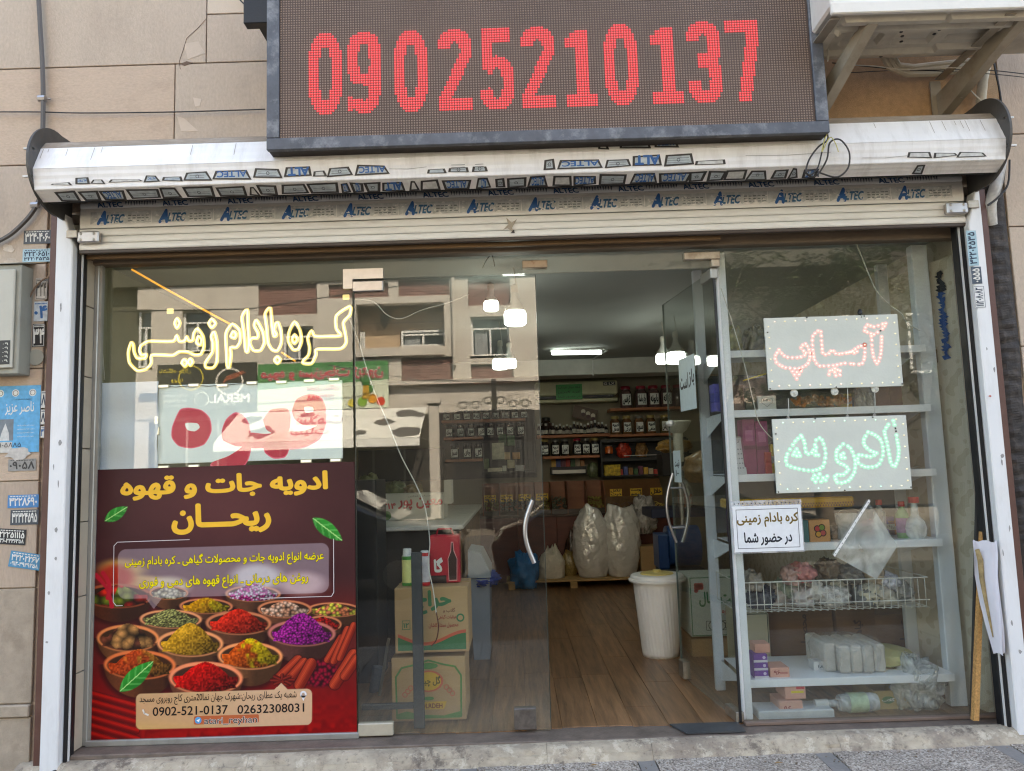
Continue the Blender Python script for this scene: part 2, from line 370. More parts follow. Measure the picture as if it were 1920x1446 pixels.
# ------------------------------------------------------------------ shared materials
stone = M('beige_stone', c(188, 169, 150), .62, var=.10, scale=75, bump=.12, bscale=160, dirt=.4, dcol=c(140, 120, 102), dscale=2.2, st=(1, 1, .5))
stone_b = M('beige_stone_darker', c(178, 157, 138), .62, var=.10, scale=70, bump=.14, bscale=140, dirt=.5, dcol=c(132, 110, 92), dscale=2.5, st=(1, 1, .25))
stone_c = M('beige_stone_warmer', c(192, 168, 146), .62, var=.10, scale=85, bump=.12, bscale=150, dirt=.4, dcol=c(146, 122, 100), dscale=7, st=(.5, 1, 1))
stone_pale = M('pale_stone', c(205, 186, 165), .6, var=.06, scale=9, bump=.1, bscale=160)
stone_low = M('lower_stone', c(166, 150, 132), .65, var=.14, scale=14, bump=.15, bscale=120, dirt=.6, dcol=c(100, 84, 70), dscale=5)
stone_tan = M('tan_stone', c(176, 140, 100), .7, var=.16, scale=30, bump=.2, bscale=200, dirt=.3, dcol=c(110, 82, 56), dscale=4)
gap = M('joint_mortar', c(92, 70, 56), .9)
white_metal = M('white_coated_metal', c(226, 226, 224), .38, var=.03, scale=3, bump=.01, dirt=.25, dcol=c(150, 140, 125), dscale=5, st=(1, 1, .3))
housing_white = M('weathered_white_aluminium', c(236, 234, 232), .4, var=.04, scale=4, bump=.02, dirt=.4, dcol=c(170, 162, 152), dscale=4, st=(3, 1, .6))
cream_metal = M('cream_slat_aluminium', c(238, 236, 230), .42, var=.04, scale=4, bump=.01, dirt=.3, dcol=c(160, 150, 136), dscale=4, st=(1, 1, 4))
brown_metal = M('brown_coated_metal', c(92, 58, 48), .45, var=.08, scale=8, dirt=.2, dcol=c(140, 110, 95), dscale=8)
black_rub = M('black_rubber', c(24, 22, 22), .8, var=.3)
dark_metal = M('dark_end_plate', c(84, 82, 80), .55, metal=.3, var=.2, dirt=.5, dcol=c(60, 50, 40))
alu = M('grey_aluminium', c(168, 166, 160), .42, metal=.55, var=.08, bump=.02, dirt=.3, dcol=c(110, 100, 88), dscale=8, st=(1, 1, .4))
steel = M('brushed_steel', c(178, 174, 172), .34, metal=.9, var=.08, scale=20, bump=.02)
darksteel = M('dark_scuffed_steel', c(112, 104, 98), .5, metal=.5, var=.3, scale=20, dirt=.7, dcol=c(70, 60, 54), dscale=14)
oldsteel = M('scuffed_steel', c(170, 160, 146), .42, metal=.8, var=.2, scale=20, dirt=.5, dcol=c(120, 90, 60), dscale=20)
card = M('brown_cardboard', c(172, 138, 98), .8, var=.07, scale=6, bump=.04, bscale=90, st=(1, 1, 5))
wood = M('pine_wood', c(176, 140, 92), .6, var=.18, scale=5, st=(1, 1, 8), bump=.06)
shelfwood = M('orange_shelf_board', c(168, 102, 62), .5, var=.2, scale=6, st=(1, 8, 8))
black = M('black_paint', c(26, 26, 28), .4, var=.2)
white = M('white_paint', c(225, 225, 222), .5, var=.03)
glass_clear = GLASS('window_glass', film=.009)
glass_dirty = GLASS('dusty_window_glass', tint=(.91, .93, .91), film=.018)
film = FILM('clear_plastic_film')
cable = M('black_cable', c(40, 38, 38), .5)
wcable = M('white_cable', c(205, 200, 190), .5)
# ================================================================== STRUCTURE
def S(name, mb, mats, smooth=False, **k): return mb.build(name, mats, None, smooth, kind='structure', origin=(0, 0, 0), **k)
FZ = .13      # shop floor height
asph = M('asphalt', (.055, .053, .05), .85, var=.25, scale=3, bump=.3, bscale=90)
S('road', MB().box(-60, 60, -15.2, -3.2, -.25, -.10), asph)
S('ground', MB().box(-90, 90, -90, 40, -.6, -.27), asph)
S('far_pavement', MB().box(-60, 60, -18.5, -15.0, -.25, .02), M('far_paving', c(112, 106, 98), .8, dirt=.3))
def aggregate(name, cols, scale, big=.25):
    "washed pebble concrete: every pebble its own tone"
    m = M(name, cols[0], .85, var=0, bump=0); n, l = m.node_tree.nodes, m.node_tree.links; b = n['Principled BSDF']
    tc = n.new('ShaderNodeTexCoord'); vo = n.new('ShaderNodeTexVoronoi'); vo.inputs['Scale'].default_value = scale; l.new(tc.outputs['Object'], vo.inputs[0])
    wn_ = n.new('ShaderNodeTexWhiteNoise'); l.new(vo.outputs['Position'], wn_.inputs[0]); cr = n.new('ShaderNodeValToRGB'); cr.color_ramp.interpolation = 'CONSTANT'; l.new(wn_.outputs[0], cr.inputs[0])
    e = cr.color_ramp.elements; e[0].position = 0; e[0].color = (*cols[0], 1); e[1].position = .35; e[1].color = (*cols[1], 1)
    for k, q in enumerate(cols[2:]): z = e.new(.6+.2*k); z.color = (*q, 1)
    nz = n.new('ShaderNodeTexNoise'); nz.inputs['Scale'].default_value = 3.2; nz.inputs['Detail'].default_value = 8; nz.inputs['Roughness'].default_value = .7; l.new(tc.outputs['Object'], nz.inputs[0])
    mr = n.new('ShaderNodeMapRange'); mr.inputs[1].default_value = .35; mr.inputs[2].default_value = .65; mr.inputs[3].default_value = 1-big; mr.inputs[4].default_value = 1.12; l.new(nz.outputs[0], mr.inputs[0])
    vm = n.new('ShaderNodeVectorMath'); vm.operation = 'SCALE'; l.new(cr.outputs[0], vm.inputs[0]); l.new(mr.outputs[0], vm.inputs['Scale']); l.new(vm.outputs[0], b.inputs['Base Color'])
    bp = n.new('ShaderNodeBump'); bp.invert = True; bp.inputs['Strength'].default_value = .9; bp.inputs['Distance'].default_value = .004; l.new(vo.outputs['Distance'], bp.inputs['Height']); l.new(bp.outputs[0], b.inputs['Normal'])
    return m
pave_m = aggregate('washed_pebble_paving', [c(172, 160, 148), c(146, 134, 122), c(196, 186, 174), c(118, 108, 98)], 130)
band_m = M('cement_band', c(132, 128, 124), .8, var=.12, scale=12, bump=.3, dirt=.4, dcol=c(96, 90, 86))
pv = S('pavement', MB().box(-8, 8, -3.2, .1, -.24, -.03), gap)
xb_ = [.62+.9*k for k in range(-6, 6)]
for k, X in enumerate(xb_):
    z = lambda x_: .022+(x_+2.5)*.0105
    def sl_(xa, xc, y0, y1, m, nm, dz=0):
        n1 = max(2, int((xc-xa)/.06)); n2 = max(2, int((y1-y0)/.06)); mb = MB()
        for i in range(n2+1):
            for j in range(n1+1):
                x_ = xa+(xc-xa)*j/n1; y_ = y0+(y1-y0)*i/n2; mb.v.append((x_, y_, z(x_)+dz+.004*noise.noise((x_*2.2, y_*2.2, 3))+.002*noise.noise((x_*9, y_*9, 1))))
        for i in range(n2):
            for j in range(n1): a = i*(n1+1)+j; mb.f.append((a, a+1, a+n1+2, a+n1+1)); mb.mi.append(0)
        b0 = len(mb.v); mb.v += [(xa, y0, -.03), (xc, y0, -.03), (xc, y1, -.03), (xa, y1, -.03)]; q = [0, n1, (n2+1)*(n1+1)-1, n2*(n1+1)]
        for a in range(4): mb.f.append((b0+a, b0+(a+1) % 4, q[(a+1) % 4], q[a])); mb.mi.append(0)
        mb.build(nm, m, pv, smooth=True)
    y_ = -.088
    for r_i in range(3):
        y2 = y_-(.55, .9, .9)[r_i]; sl_(X+.048, X+.852, y2+.003, y_-.003, pave_m, 'paving_slab'); y_ = y2
    sl_(X-.042, X+.042, -2.44, -.09, band_m, 'cement_band', -.003)
# building shell round the shop (the upper storeys shade the street)
shell = S('shop_building_walls', MB().box(-12, -2.55, .02, 6.9, -.2, 11).box(2.75, 12, .02, 6.9, -.2, 11).box(-2.55, 2.75, .02, 6.9, 3.05, 11).box(-2.55, 2.75, 6.35, 6.9, -.2, 3.05), stone)
plaster = M('grey_plaster_ceiling', c(168, 172, 168), .8, var=.05, scale=2, bump=.03)
S('ceiling', MB().box(-2.55, 2.75, .16, 6.35, 2.86, 3.04), plaster)
S('ceiling_beam', MB().box(-2.54, 2.74, 5.2, 5.6, 2.66, 2.858, .004), M('white_beam_paint', c(205, 205, 198), .7))
oak = M('wood_laminate_floor', c(132, 92, 62), .38, var=.28, scale=2.2, bump=.05, bscale=40, st=(7, .55, 1), dirt=.35, dcol=c(90, 70, 55), dscale=1.5)
fl = S('shop_floor', MB().box(-2.55, 2.75, .02, 6.35, .0, FZ-.012), gap)
yy = .06; k = 0
while yy < 5.7:
    pass; break
# laminate boards run into the shop
xb = -2.5; col_i = 0
while xb < 2.7:
    yb = .20-random.uniform(0, .9)
    while yb < 5.9:
        L = 1.2; y0, y1 = max(yb, .175+.02*math.sin(xb*5)), min(yb+L, 5.95)
        if y1-y0 > .05:
            sh = random.choice((0, 1, 2)); m = M('wood_laminate_floor_%s' % 'abc'[sh], [v*(.9, 1.0, 1.1)[sh] for v in c(140, 102, 70)], .36, var=.5, scale=3.4, bump=.04, bscale=40, st=(9, .6, 1), dirt=.5, dcol=c(74, 56, 44), dscale=3.0)
            MB().box(xb+.0008, xb+.193, y0+.0008, y1-.0008, FZ-.010, FZ, .0012).build('floor_board', m, fl)
        yb += L
    xb += .194
# side and back walls inside
wallp = M('damask_wallpaper', c(212, 200, 182), .7, var=.04, bump=.02)
def damask():
    m = wallp; n, l = m.node_tree.nodes, m.node_tree.links; b = n['Principled BSDF']
    tc = n.new('ShaderNodeTexCoord'); sp = n.new('ShaderNodeSeparateXYZ'); l.new(tc.outputs['Object'], sp.inputs[0])
    def mth(op, a, b_=None, v=None):
        q = n.new('ShaderNodeMath'); q.operation = op
        for i, t in enumerate((a, b_)):
            if t is None: continue
            if isinstance(t, (int, float)): q.inputs[i].default_value = t
            else: l.new(t, q.inputs[i])
        return q.outputs[0]
    y = mth('MULTIPLY', sp.outputs[1], 2*math.pi/.34); z = mth('MULTIPLY', sp.outputs[2], 2*math.pi/.46)
    w1 = mth('MULTIPLY', mth('SINE', y), mth('SINE', z)); w2 = mth('MULTIPLY', mth('SINE', mth('MULTIPLY', y, 3.0)), mth('COSINE', mth('MULTIPLY', z, 5.0)))
    w3 = mth('SINE', mth('ADD', mth('MULTIPLY', z, 3.0), mth('MULTIPLY', mth('COSINE', y), 3.0)))
    s_ = mth('ADD', w1, mth('ADD', mth('MULTIPLY', w2, .45), mth('MULTIPLY', w3, .4)))
    g = mth('GREATER_THAN', mth('ABSOLUTE', s_), .62)
    mx = n.new('ShaderNodeMix'); mx.data_type = 'RGBA'; l.new(b.inputs['Base Color'].links[0].from_socket, mx.inputs[6]); mx.inputs[7].default_value = (*c(176, 158, 132), 1)
    l.new(mth('MULTIPLY', g, .45), mx.inputs[0]); l.new(mx.outputs[2], b.inputs['Base Color'])
damask()
S('interior_side_wall', MB().box(2.62, 2.74, .19, 6.35, FZ, 2.86), wallp)
S('interior_left_wall', MB().box(-2.54, -2.46, .19, 6.35, FZ, 2.86), M('olive_wall_paint', c(150, 146, 118), .7, var=.08, dirt=.2, dcol=c(110, 104, 80)))
S('interior_back_wall', MB().box(-2.46, 2.62, 6.2, 6.34, FZ, 2.86), M('back_wall_paint', c(150, 142, 122), .7, var=.05))
# entrance step
step_m = M('worn_sandstone_edge', c(186, 166, 138), .75, var=.25, scale=9, bump=1, bscale=34, dirt=.9, dcol=c(100, 82, 68), dscale=7, st=(.6, 1, 1))
st_top = M('dark_worn_sill_stone', c(112, 98, 88), .6, var=.3, scale=9, bump=.3, bscale=70, dirt=.5, dcol=c(70, 58, 52), dscale=8)
step = thing('entrance_step', 'long worn sandstone step running under the whole shop front', 'step', (0, 0, 0))
def mortar():
    m = M('worn_mortar_edge', c(172, 158, 138), .85, var=.25, scale=6, bump=1, bscale=30, dirt=.95, dcol=c(120, 106, 94), dscale=3.3, st=(1, 1.6, 1.6)); n, l = m.node_tree.nodes, m.node_tree.links; b = n['Principled BSDF']
    src = b.inputs['Base Color'].links[0].from_socket; tc = n.new('ShaderNodeTexCoord')
    for sc_, lo, hi, cc, f_ in ((4, .50, .62, c(128, 114, 102), .7), (10, .54, .60, c(212, 200, 180), .5), (6, .56, .64, c(92, 80, 72), .8), (30, .55, .66, c(76, 66, 60), .6)):
        nz = n.new('ShaderNodeTexNoise'); nz.inputs['Scale'].default_value = sc_; nz.inputs['Detail'].default_value = 8; nz.inputs['Roughness'].default_value = .75; mp = n.new('ShaderNodeMapping'); mp.inputs['Location'].default_value = (sc_, 3, 1); l.new(tc.outputs['Object'], mp.inputs[0]); l.new(mp.outputs[0], nz.inputs[0])
        mr = n.new('ShaderNodeMapRange'); mr.inputs[1].default_value = lo; mr.inputs[2].default_value = hi; mr.inputs[4].default_value = f_; l.new(nz.outputs[0], mr.inputs[0]); mx = n.new('ShaderNodeMix'); mx.data_type = 'RGBA'; l.new(mr.outputs[0], mx.inputs[0]); l.new(src, mx.inputs[6]); mx.inputs[7].default_value = (*cc, 1); src = mx.outputs[2]
    l.new(src, b.inputs['Base Color']); return m
step_m = mortar()
xs = [-2.62, -1.42, .12, .66, 1.62, 2.72]
for a, b in zip(xs, xs[1:]):
    rg = []; n_ = int((b-a)/.018); N3 = lambda x_, k, f_: noise.noise((x_*f_, k*1.7, k))
    for i in range(n_+1):
        X = a+.0008+(b-a-.0016)*i/n_; g_ = .022+(X+2.5)*.0105; chip = max(0, N3(X, 3, 9)-.12)*.05+max(0, N3(X, 6, 22)-.2)*.03; zt = FZ-.012+(X-.2)*.006+N3(X, 1, 5)*.004
        rg.append([(X, .02, -.05), (X, .02, zt+.002), (X, -.04-chip*.2+N3(X, 2, 14)*.010, zt-.001), (X, -.062+N3(X, 4, 16)*.010+chip*.4, zt-.010-chip*.5), (X, -.078+N3(X, 5, 19)*.007, zt-.035-chip*.2), (X, -.084+N3(X, 7, 24)*.008, (zt+g_)/2), (X, -.095+N3(X, 8, 17)*.012, g_+.012), (X, -.115+N3(X, 9, 12)*.018, g_-.006), (X, -.12, -.05)])
    MB().loft(rg, caps=True).build('mortar_edge', step_m, step, smooth=True)
MB().box(-2.44, 2.62, .0, .23, FZ-.03, FZ-.004, .004).build('sill_slab', st_top, step)
# reveal tiles beside the left guide
rv = thing('reveal_tiling', 'narrow beige tiled reveal between the left guide and the shop window frame', 'tiling', (-2.45, .1, FZ))
tm = M('reveal_tile', c(186, 172, 152), .5, var=.08, dirt=.2)
for i in range(7): MB().box(-2.49, -2.374, .034, .122, FZ+i*.4+.002, min(FZ+i*.4+.396, 2.8), .002).build('tile', tm, rv)

# ================================================================== STONE FACADE
fac = thing('stone_wall', 'beige stone cladding of the building front around the shop', 'wall', (0, 0, 0))
zj = [-.2, .328, .396, .993, 1.562, 2.176, 2.769, 3.342, 3.919, 4.5, 5.1]
def slab(x0, x1, z0, z1, m=None, y=.0, d=.018): MB().box(x0+.003, x1-.003, y-d*.0, y+d, z0+.003, z1-.003, .0025).build('stone_slab', m or (random.choice((stone, stone, stone_b, stone_c)) if z0 > .9 else stone_low), fac)
for i, (z0, z1) in enumerate(zip(zj, zj[1:])):
    yo = -.016 if i == 1 else 0
    vs = [-5.0, -3.9+(.25 if i % 2 else 0), -2.58]
    if z0 > 3.3:
        vs = [-5.0, -3.3, (-1.878 if i == 8 else -1.695), 1.5, 2.88, 4.4, 6] if z0 < 3.9 else [-5.0, -3.6, -1.70, -.4, 1.5, 2.9, 4.4, 6]
        if i == 7: vs = [-5.0, -3.3, -1.878, 1.5, 2.83, 4.4, 6]
    for a, b in zip(vs, vs[1:]):
        m = None
        if z0 > 3.3 and a > -1.75 and b < -.2 and z0 > 3.9: m = stone_pale
        if z0 > 3.3 and 1.4 < a < 2.8: m = stone_tan
        if yo: MB().box(a+.003, b-.003, -.018, .018, z0+.003, z1-.003, .006).build('stone_slab', stone_low, fac)
        else: slab(a, b, z0, z1, m) if m is not stone_pale else ((slab(a, b, z0, 4.215), slab(a, b, 4.215, z1, m)) if z0 < 4.2 else slab(a, b, z0, z1, m))
slab(-2.58, 2.80, 3.06, 3.342)
for k, (lab, pts, cc) in enumerate((('pale triangular filler patch on the stone wall left of the number sign', [(345, 82), (372, 78), (385, 100), (352, 112)], c(200, 182, 164)), ('small pale chipped patch on the stone wall below the joint', [(362, 183), (378, 186), (374, 200), (366, 200)], c(204, 186, 168)), ('long pale filler wedge just above the shutter housing', [(332, 218), (345, 222), (372, 246), (340, 246)], c(202, 184, 166)), ('dark crack with a chip along the stone joint', [(338, 120), (350, 115), (362, 118), (346, 124)], c(110, 88, 72)))):
    q = [P(x_, y_, -.0005) for x_, y_ in pts]; mb = MB(); mb.prism([(p.x, -.0015, p.z) for p in q], [(p.x, .002, p.z) for p in q]); tag(mb.build('filler_patch', M('filler_%d' % k, cc, .8, var=.1), None, origin=tuple(q[0])), lab, 'wall patch')
ck = [P(x_, y_, -.0015) for x_, y_ in ((386, 36), (372, 52), (350, 72), (344, 92), (336, 116), (338, 130))]; tag(MB().tube(ck, .0014, 4).build('wall_crack', M('crack_dark', c(90, 72, 60), .9), None, origin=tuple(ck[0])), 'hairline crack running down the stone from the pale slab corner', 'crack')
zr = [-.2, .75, 1.458, 2.127, 2.804, 3.342]
for a, b in zip(zr, zr[1:]):
    slab(2.805, 4.6, a, b, stone if a > .7 else stone_low)
tar = thing('tarred_strip', 'rough black tar coated strip of wall between right brown frame and stone', 'wall strip', (2.78, 0, 0))
rg = []
for i in range(260):
    z = .0+i*3.1/259; e = .03*noise.noise((z*3, 0, 5))
    rg.append([(2.655, .03, z), (2.665, -.004+.01*noise.noise((z*30, 1, 1)), z), (2.71, -.012+.014*noise.noise((z*25, 4, 1)), z), (2.765+e*.3, -.008+.014*noise.noise((z*22, 8, 1)), z), (2.795+e*.4, .0, z), (2.80, .03, z)])
MB().loft(rg).build('tar_coat', M('rough_black_tar', c(46, 40, 37), .75, var=.6, scale=20, bump=1, bscale=45, dirt=.7, dcol=c(96, 84, 74), dscale=16), tar)

# ================================================================== SHUTTER
X0, X1 = PX(64, 300, -.355), PX(1882, 240, -.355)
hs = thing('shutter_housing', 'weathered white rolled shutter housing box across the top of the shop front', 'shutter housing', (0, 0, 3.05))
prof = [(-.005, 3.385), (-.262, 3.350), (-.302, 3.303), (-.365, 3.165), (-.345, 3.06), (-.265, 3.02)]
def panel_between(p, q, x0, x1, m, name, t=.008, g=.0018, rib=0):
    (y0, z0), (y1, z1) = p, q; L = math.hypot(y1-y0, z1-z0); ty, tz = (y1-y0)/L, (z1-z0)/L; ny, nz = tz, -ty
    if ny > 0: ny, nz = -ny, -nz
    def pt(a, b): return (y0+ty*a+ny*b, z0+tz*a+nz*b)
    sec = [pt(g, -t), pt(L-g, -t), pt(L-g, 0)]
    k_ = max(2, rib*2)
    for i in range(1, k_):
        a = L-g-(L-2*g)*i/k_; sec.append(pt(a, -.0012 if (rib and i % 2) else 0))
    sec.append(pt(g, 0))
    return MB().prism([(x0, a, b) for a, b in sec], [(x1, a, b) for a, b in sec]).build(name, m, hs)
dust = M('dust_covered_top_panel', c(150, 136, 120), .8, var=.15, scale=10, bump=.2, dirt=.6, dcol=c(186, 180, 172), dscale=5, st=(1, 3, 3))
for i, (p, q) in enumerate(zip(prof, prof[1:])):
    panel_between(p, q, X0, X1, dust if i < 2 else housing_white, 'housing_panel', rib=3)
# the top front strip is dusty: a thin capping strip
MB().box(X0+.02, X1-.02, -.258, -.245, 3.02, 3.3).build('inner_backing', black_rub, hs)
for X, sgn in ((X0, -1), (X1, 1)):
    pts = []
    for k in range(24):
        a = math.radians(-100+k*200/23); pts.append((-.16-.245*math.cos(a), 3.22+.235*math.sin(a)))
    pts += [(.0, 3.455), (.0, 2.985)]
    pts = [(min(0, y), z) for y, z in pts]
    e = MB().prism([(X, y, z) for y, z in pts], [(X+sgn*.012, y, z) for y, z in pts]); o = e.build('end_plate', dark_metal, hs)
    for zz in (3.12, 3.27): MB().box(X, X+sgn*.045, -.375, -.36, zz, zz+.008).build('rivet_tab', white_metal, o)
# torn film stickers: film scraps on the panels, in scraps of paper and blue lettering
BL = c(32, 96, 160); GR = c(150, 158, 160); DK = c(52, 48, 46); PP = c(206, 212, 212)
def strip_print(name, p, q, x0, x1, fn, parent, off=.0012):
    (y0, z0), (y1, z1) = q, p      # from the lower edge up
    L = math.hypot(y1-y0, z1-z0); up = (0, (y1-y0)/L, (z1-z0)/L); pr = Print(x1-x0, L); pr.step = .0003; fn(pr, x1-x0, L)
    n_ = Vector((1, 0, 0)).cross(Vector(up))
    o_ = pr.build(name, Vector((x0, y0, z0))+n_*off, (1, 0, 0), up, parent, mat=vcol_mat('film_print', .5, grain=.25)); o_['kind'] = 'stuff'; return o_
def X_at(px_, py_, Y): return P(px_, py_, Y).x
def scraps(pr, items, L, flip=True):
    r_ = random.Random(3)
    for (xa, xb, ya, yb, sk, kind) in items:
        pts = [(xa, ya), (xb, ya+(r_.random()-.5)*.004), (xb-sk, yb), (xa+sk*.8, yb+(r_.random()-.5)*.008)]
        pts = [(x_+(r_.random()-.5)*.008, y_+(r_.random()-.5)*.010) for x_, y_ in pts]; pr.poly(pts, DK, 1); cx = sum(p[0] for p in pts)/4; cy2 = sum(p[1] for p in pts)/4
        pr.poly([(cx+(a-cx)*(1-.012/max(.02, abs(xb-xa))*2.2), cy2+(b-cy2)*.68) for a, b in pts], c(176, 186, 190) if kind else c(206, 206, 202), 2)
        if kind == 1: pr.text('ALTEC', xa+abs(sk)*.8+.01, ya+.012, xb-abs(sk)*.6-.01, yb-.008, BL, 3, bold=.03, rot=math.pi)
        elif kind == 2:
            pr.text('ALT', xa+abs(sk)+.01, ya+.01, xb-abs(sk)-.005, yb-.006, BL, 3, bold=.05, rot=math.pi)
        elif kind == 3:
            for k in range(3): pr.rect(xa+abs(sk)+.008, ya+.012+k*.012, xb-abs(sk)-.012, ya+.0145+k*.012, c(110, 116, 120), 3)
            pr.ring((xa+xb)/2, (ya+yb)/2, .006, .009, c(70, 74, 80), 4)
def row1(pr, W, L):      # middle panel
    f = lambda p: X_at(p, 325, -.355)-X0
    its = []
    for (a, b, h, sk, kd) in ((95, 135, .008, .01, 0), (140, 168, .03, .006, 1), (168, 198, .02, .02, 0), (203, 268, .018, .02, 0), (268, 300, .03, .02, 1), (302, 342, .018, .008, 2), (342, 398, .04, .03, 3), (398, 470, .05, .02, 1), (474, 530, .05, .02, 3), (533, 585, .055, .012, 2), (586, 612, .028, .01, 0), (612, 662, .045, .018, 3), (664, 730, .05, .02, 1), (800, 838, .02, .01, 1), (840, 880, .026, .01, 3), (885, 914, .028, .008, 3), (1020, 1042, .05, .009, 3), (1044, 1132, .045, .025, 1), (1133, 1186, .035, .02, 3), (1186, 1242, .06, .008, 2), (1245, 1302, .055, .012, 3), (1305, 1362, .018, .002, 0), (1704, 1752, .024, .012, 0), (1753, 1800, .02, .01, 0), (1796, 1856, .02, .02, 0)):
        its.append((f(a), f(b), .022, .022+h, sk, kd))
    scraps(pr, its, L)
    for (a, b, yv) in ((730, 800, .05), (1400, 1560, .06), (1620, 1704, .03)): pr.stroke([(f(a), yv), (f((a+b)/2), yv-.004), (f(b), yv+.004)], .0016, c(120, 112, 104), 1)
def row2(pr, W, L):
    r_ = random.Random(9); xx = .10; its = []
    while xx < W-1.0:
        wd = r_.uniform(.05, .16); kd = r_.choice((1, 2, 3, 3, 3, 0)); its.append((xx, xx+wd, .004, L-.014-r_.random()*.008, r_.uniform(-.014, .024), kd)); xx += wd+r_.uniform(.002, .03)
    its.append((W-.46, W-.40, .01, L-.02, .01, 3)); scraps(pr, its, L)
strip_print('torn_sticker_film', prof[3], prof[4], X0, X1, row1, hs)
strip_print('torn_sticker_film', prof[4], prof[5], X0, X1, row2, hs)
def row0(pr, W, L):
    f = lambda p: X_at(p, 270, -.33)-X0
    for (a, b, kd) in ((1120, 1140, 0), (1160, 1218, 3), (1225, 1270, 1)): scraps(pr, [(f(a), f(b), .012, .07, .008, kd)], L)
    r_ = random.Random(5)
    for k in range(26):      # rust and dirt drips
        X = r_.random()*W; h = r_.uniform(.02, .09); pr.stroke([(X, L-.01), (X+.002*r_.random(), L-.01-h)], .0022, c(148, 128, 108), 1)
strip_print('torn_sticker_film', prof[2], prof[3], X0, X1, row0, hs)

cu = thing('roller_shutter', 'half lowered cream shutter curtain of slats with blue lettered film', 'shutter', (0, 0, 2.83))
sl = [(3.10, 3.062), (3.062, 2.950), (2.947, 2.905), (2.905, 2.865), (2.865, 2.826)]
XL, XR = PX(150, 440, -.03), PX(1811, 420, -.03)
def slat(z1, z0, y=-.03, bow=.005, m=cream_metal, name='slat'):
    sec = []
    for i in range(7):
        t = i/6; sec.append((y-bow*math.sin(math.pi*t)**.6, z0+.0015+(z1-z0-.003)*t))
    sec += [(y+.006, z1-.0015), (y+.006, z0+.0015)]
    return MB().prism([(XL, a, b) for a, b in sec], [(XR, a, b) for a, b in sec]).build(name, m, cu)
for (a, b) in sl: slat(a, b)
MB().box(XL, XR, -.036, -.012, 2.805, 2.8255, .004).build('bottom_bar', M('dark_bottom_bar', c(70, 58, 50), .5, dirt=.4), cu)
def altec(pr, W, L):
    n_ = 14; r_ = random.Random(2)
    for i in range(n_):
        xx = .10+i*(W-.12)/n_; t = ('ALTEC', 'ALTEC', 'ALTEC')[i % 3]
        pr.rect(xx-.04, .020, xx+.30, L-.022, c(206, 208, 204), 1)
        for k in range(7):      # torn lower edge
            u0 = xx-.04+k*.049; pr.poly([(u0, .020), (u0+.05, .020), (u0+.02+.02*r_.random(), .020+.02*r_.random())], c(238, 236, 230), 3)
        pr.text(t[0], xx, .022, xx+.046, L-.022, BL, 4, bold=.07, shear=.35)
        pr.text(t[1:], xx+.046, .026, xx+.15, L-.040, c(44, 104, 142), 4, bold=.04, shear=.35)
        for k in range(26):      # flakes of film gone from the lettering
            u0 = xx-.03+.33*r_.random(); v0 = .018+(L-.045)*r_.random(); e = .004+.010*r_.random(); pr.poly([(u0, v0), (u0+e*1.6, v0+e*.4*r_.random()), (u0+e*r_.random(), v0+e)], c(234, 232, 226), 8)
        for k in range(3):
            for q in range(5): pr.rect(xx+.170+q*.025, .032+k*.015, xx+.170+q*.025+.012+.01*r_.random(), .0365+k*.015+.002*r_.random(), c(120, 126, 126), 4)
pr = Print(XR-XL, .112); altec(pr, XR-XL, .112); pr.build('lettered_film', (XL, -.0368, 2.950), parent=cu, mat=vcol_mat('film_print', .5, grain=.25))['kind'] = 'stuff'
pr = Print(XR-XL, .034); r_ = random.Random(8)
for i in range(13):
    xx = .1+i*(XR-XL-.2)/13; pr.text('ALTEC', xx, .002, xx+.14, .03, c(48, 84, 120), 2, bold=.03, shear=-.3)
    for k in range(12):
        u0 = xx+.15+k*.015; pr.poly([(u0, .034), (u0+.012, .034), (u0+.004+.006*r_.random(), .004+.01*r_.random())], c(110, 112, 112), 1)
pr.build('lettered_film', (XL, -.0368, 3.064), parent=cu, mat=vcol_mat('film_print', .5, grain=.25))['kind'] = 'stuff'
# the slat curtain is stained where a sticker was torn
pr = Print(.1, .1); pr.poly([(.01, .02), (.04, .05), (.03, .09), (.06, .06), (.09, .08), (.06, .03), (.07, .0), (.035, .03)], c(170, 160, 145), 1)
pr.poly([(.05, .0), (.075, .0), (.07, .02)], DK, 2); pr.build('torn_sticker_scrap', P(940, 438, -.039), parent=cu)
for (px_, py_, sg) in ((170, 447, -1), (1790, 393, 1)):
    q = P(px_, py_, -.042); br = MB()
    br.box(q.x-.06, q.x+.06, -.074, -.037, q.z-.031, q.z+.031, .006); o = br.build('lock_bracket', steel, cu)
    l_ = MB().box(q.x+sg*.055, q.x+sg*.115, -.081, -.0745, q.z-.018+.012, q.z+.026+.012, .008); l_.build('locking_lug', oldsteel, o)
    MB().lathe([(0, 0), (.010, 0), (.010, .002), (0, .002)], 0, 0, 0, 12).build('lug_hole', black_rub, o).location = (q.x+sg*.088-WO[cu.name].x, -.0825, q.z+.022-WO[cu.name].z)
    for a in (-.038, .034):
        for b in (-.017, .017):
            s_ = MB(); s_.loft([[(q.x+a+math.cos(t*math.pi/5)*r0, y, q.z+b+math.sin(t*math.pi/5)*r0) for t in range(10)] for r0, y in ((.008, -.073), (.008, -.076), (.003, -.078))]); s_.build('screw', alu, o)

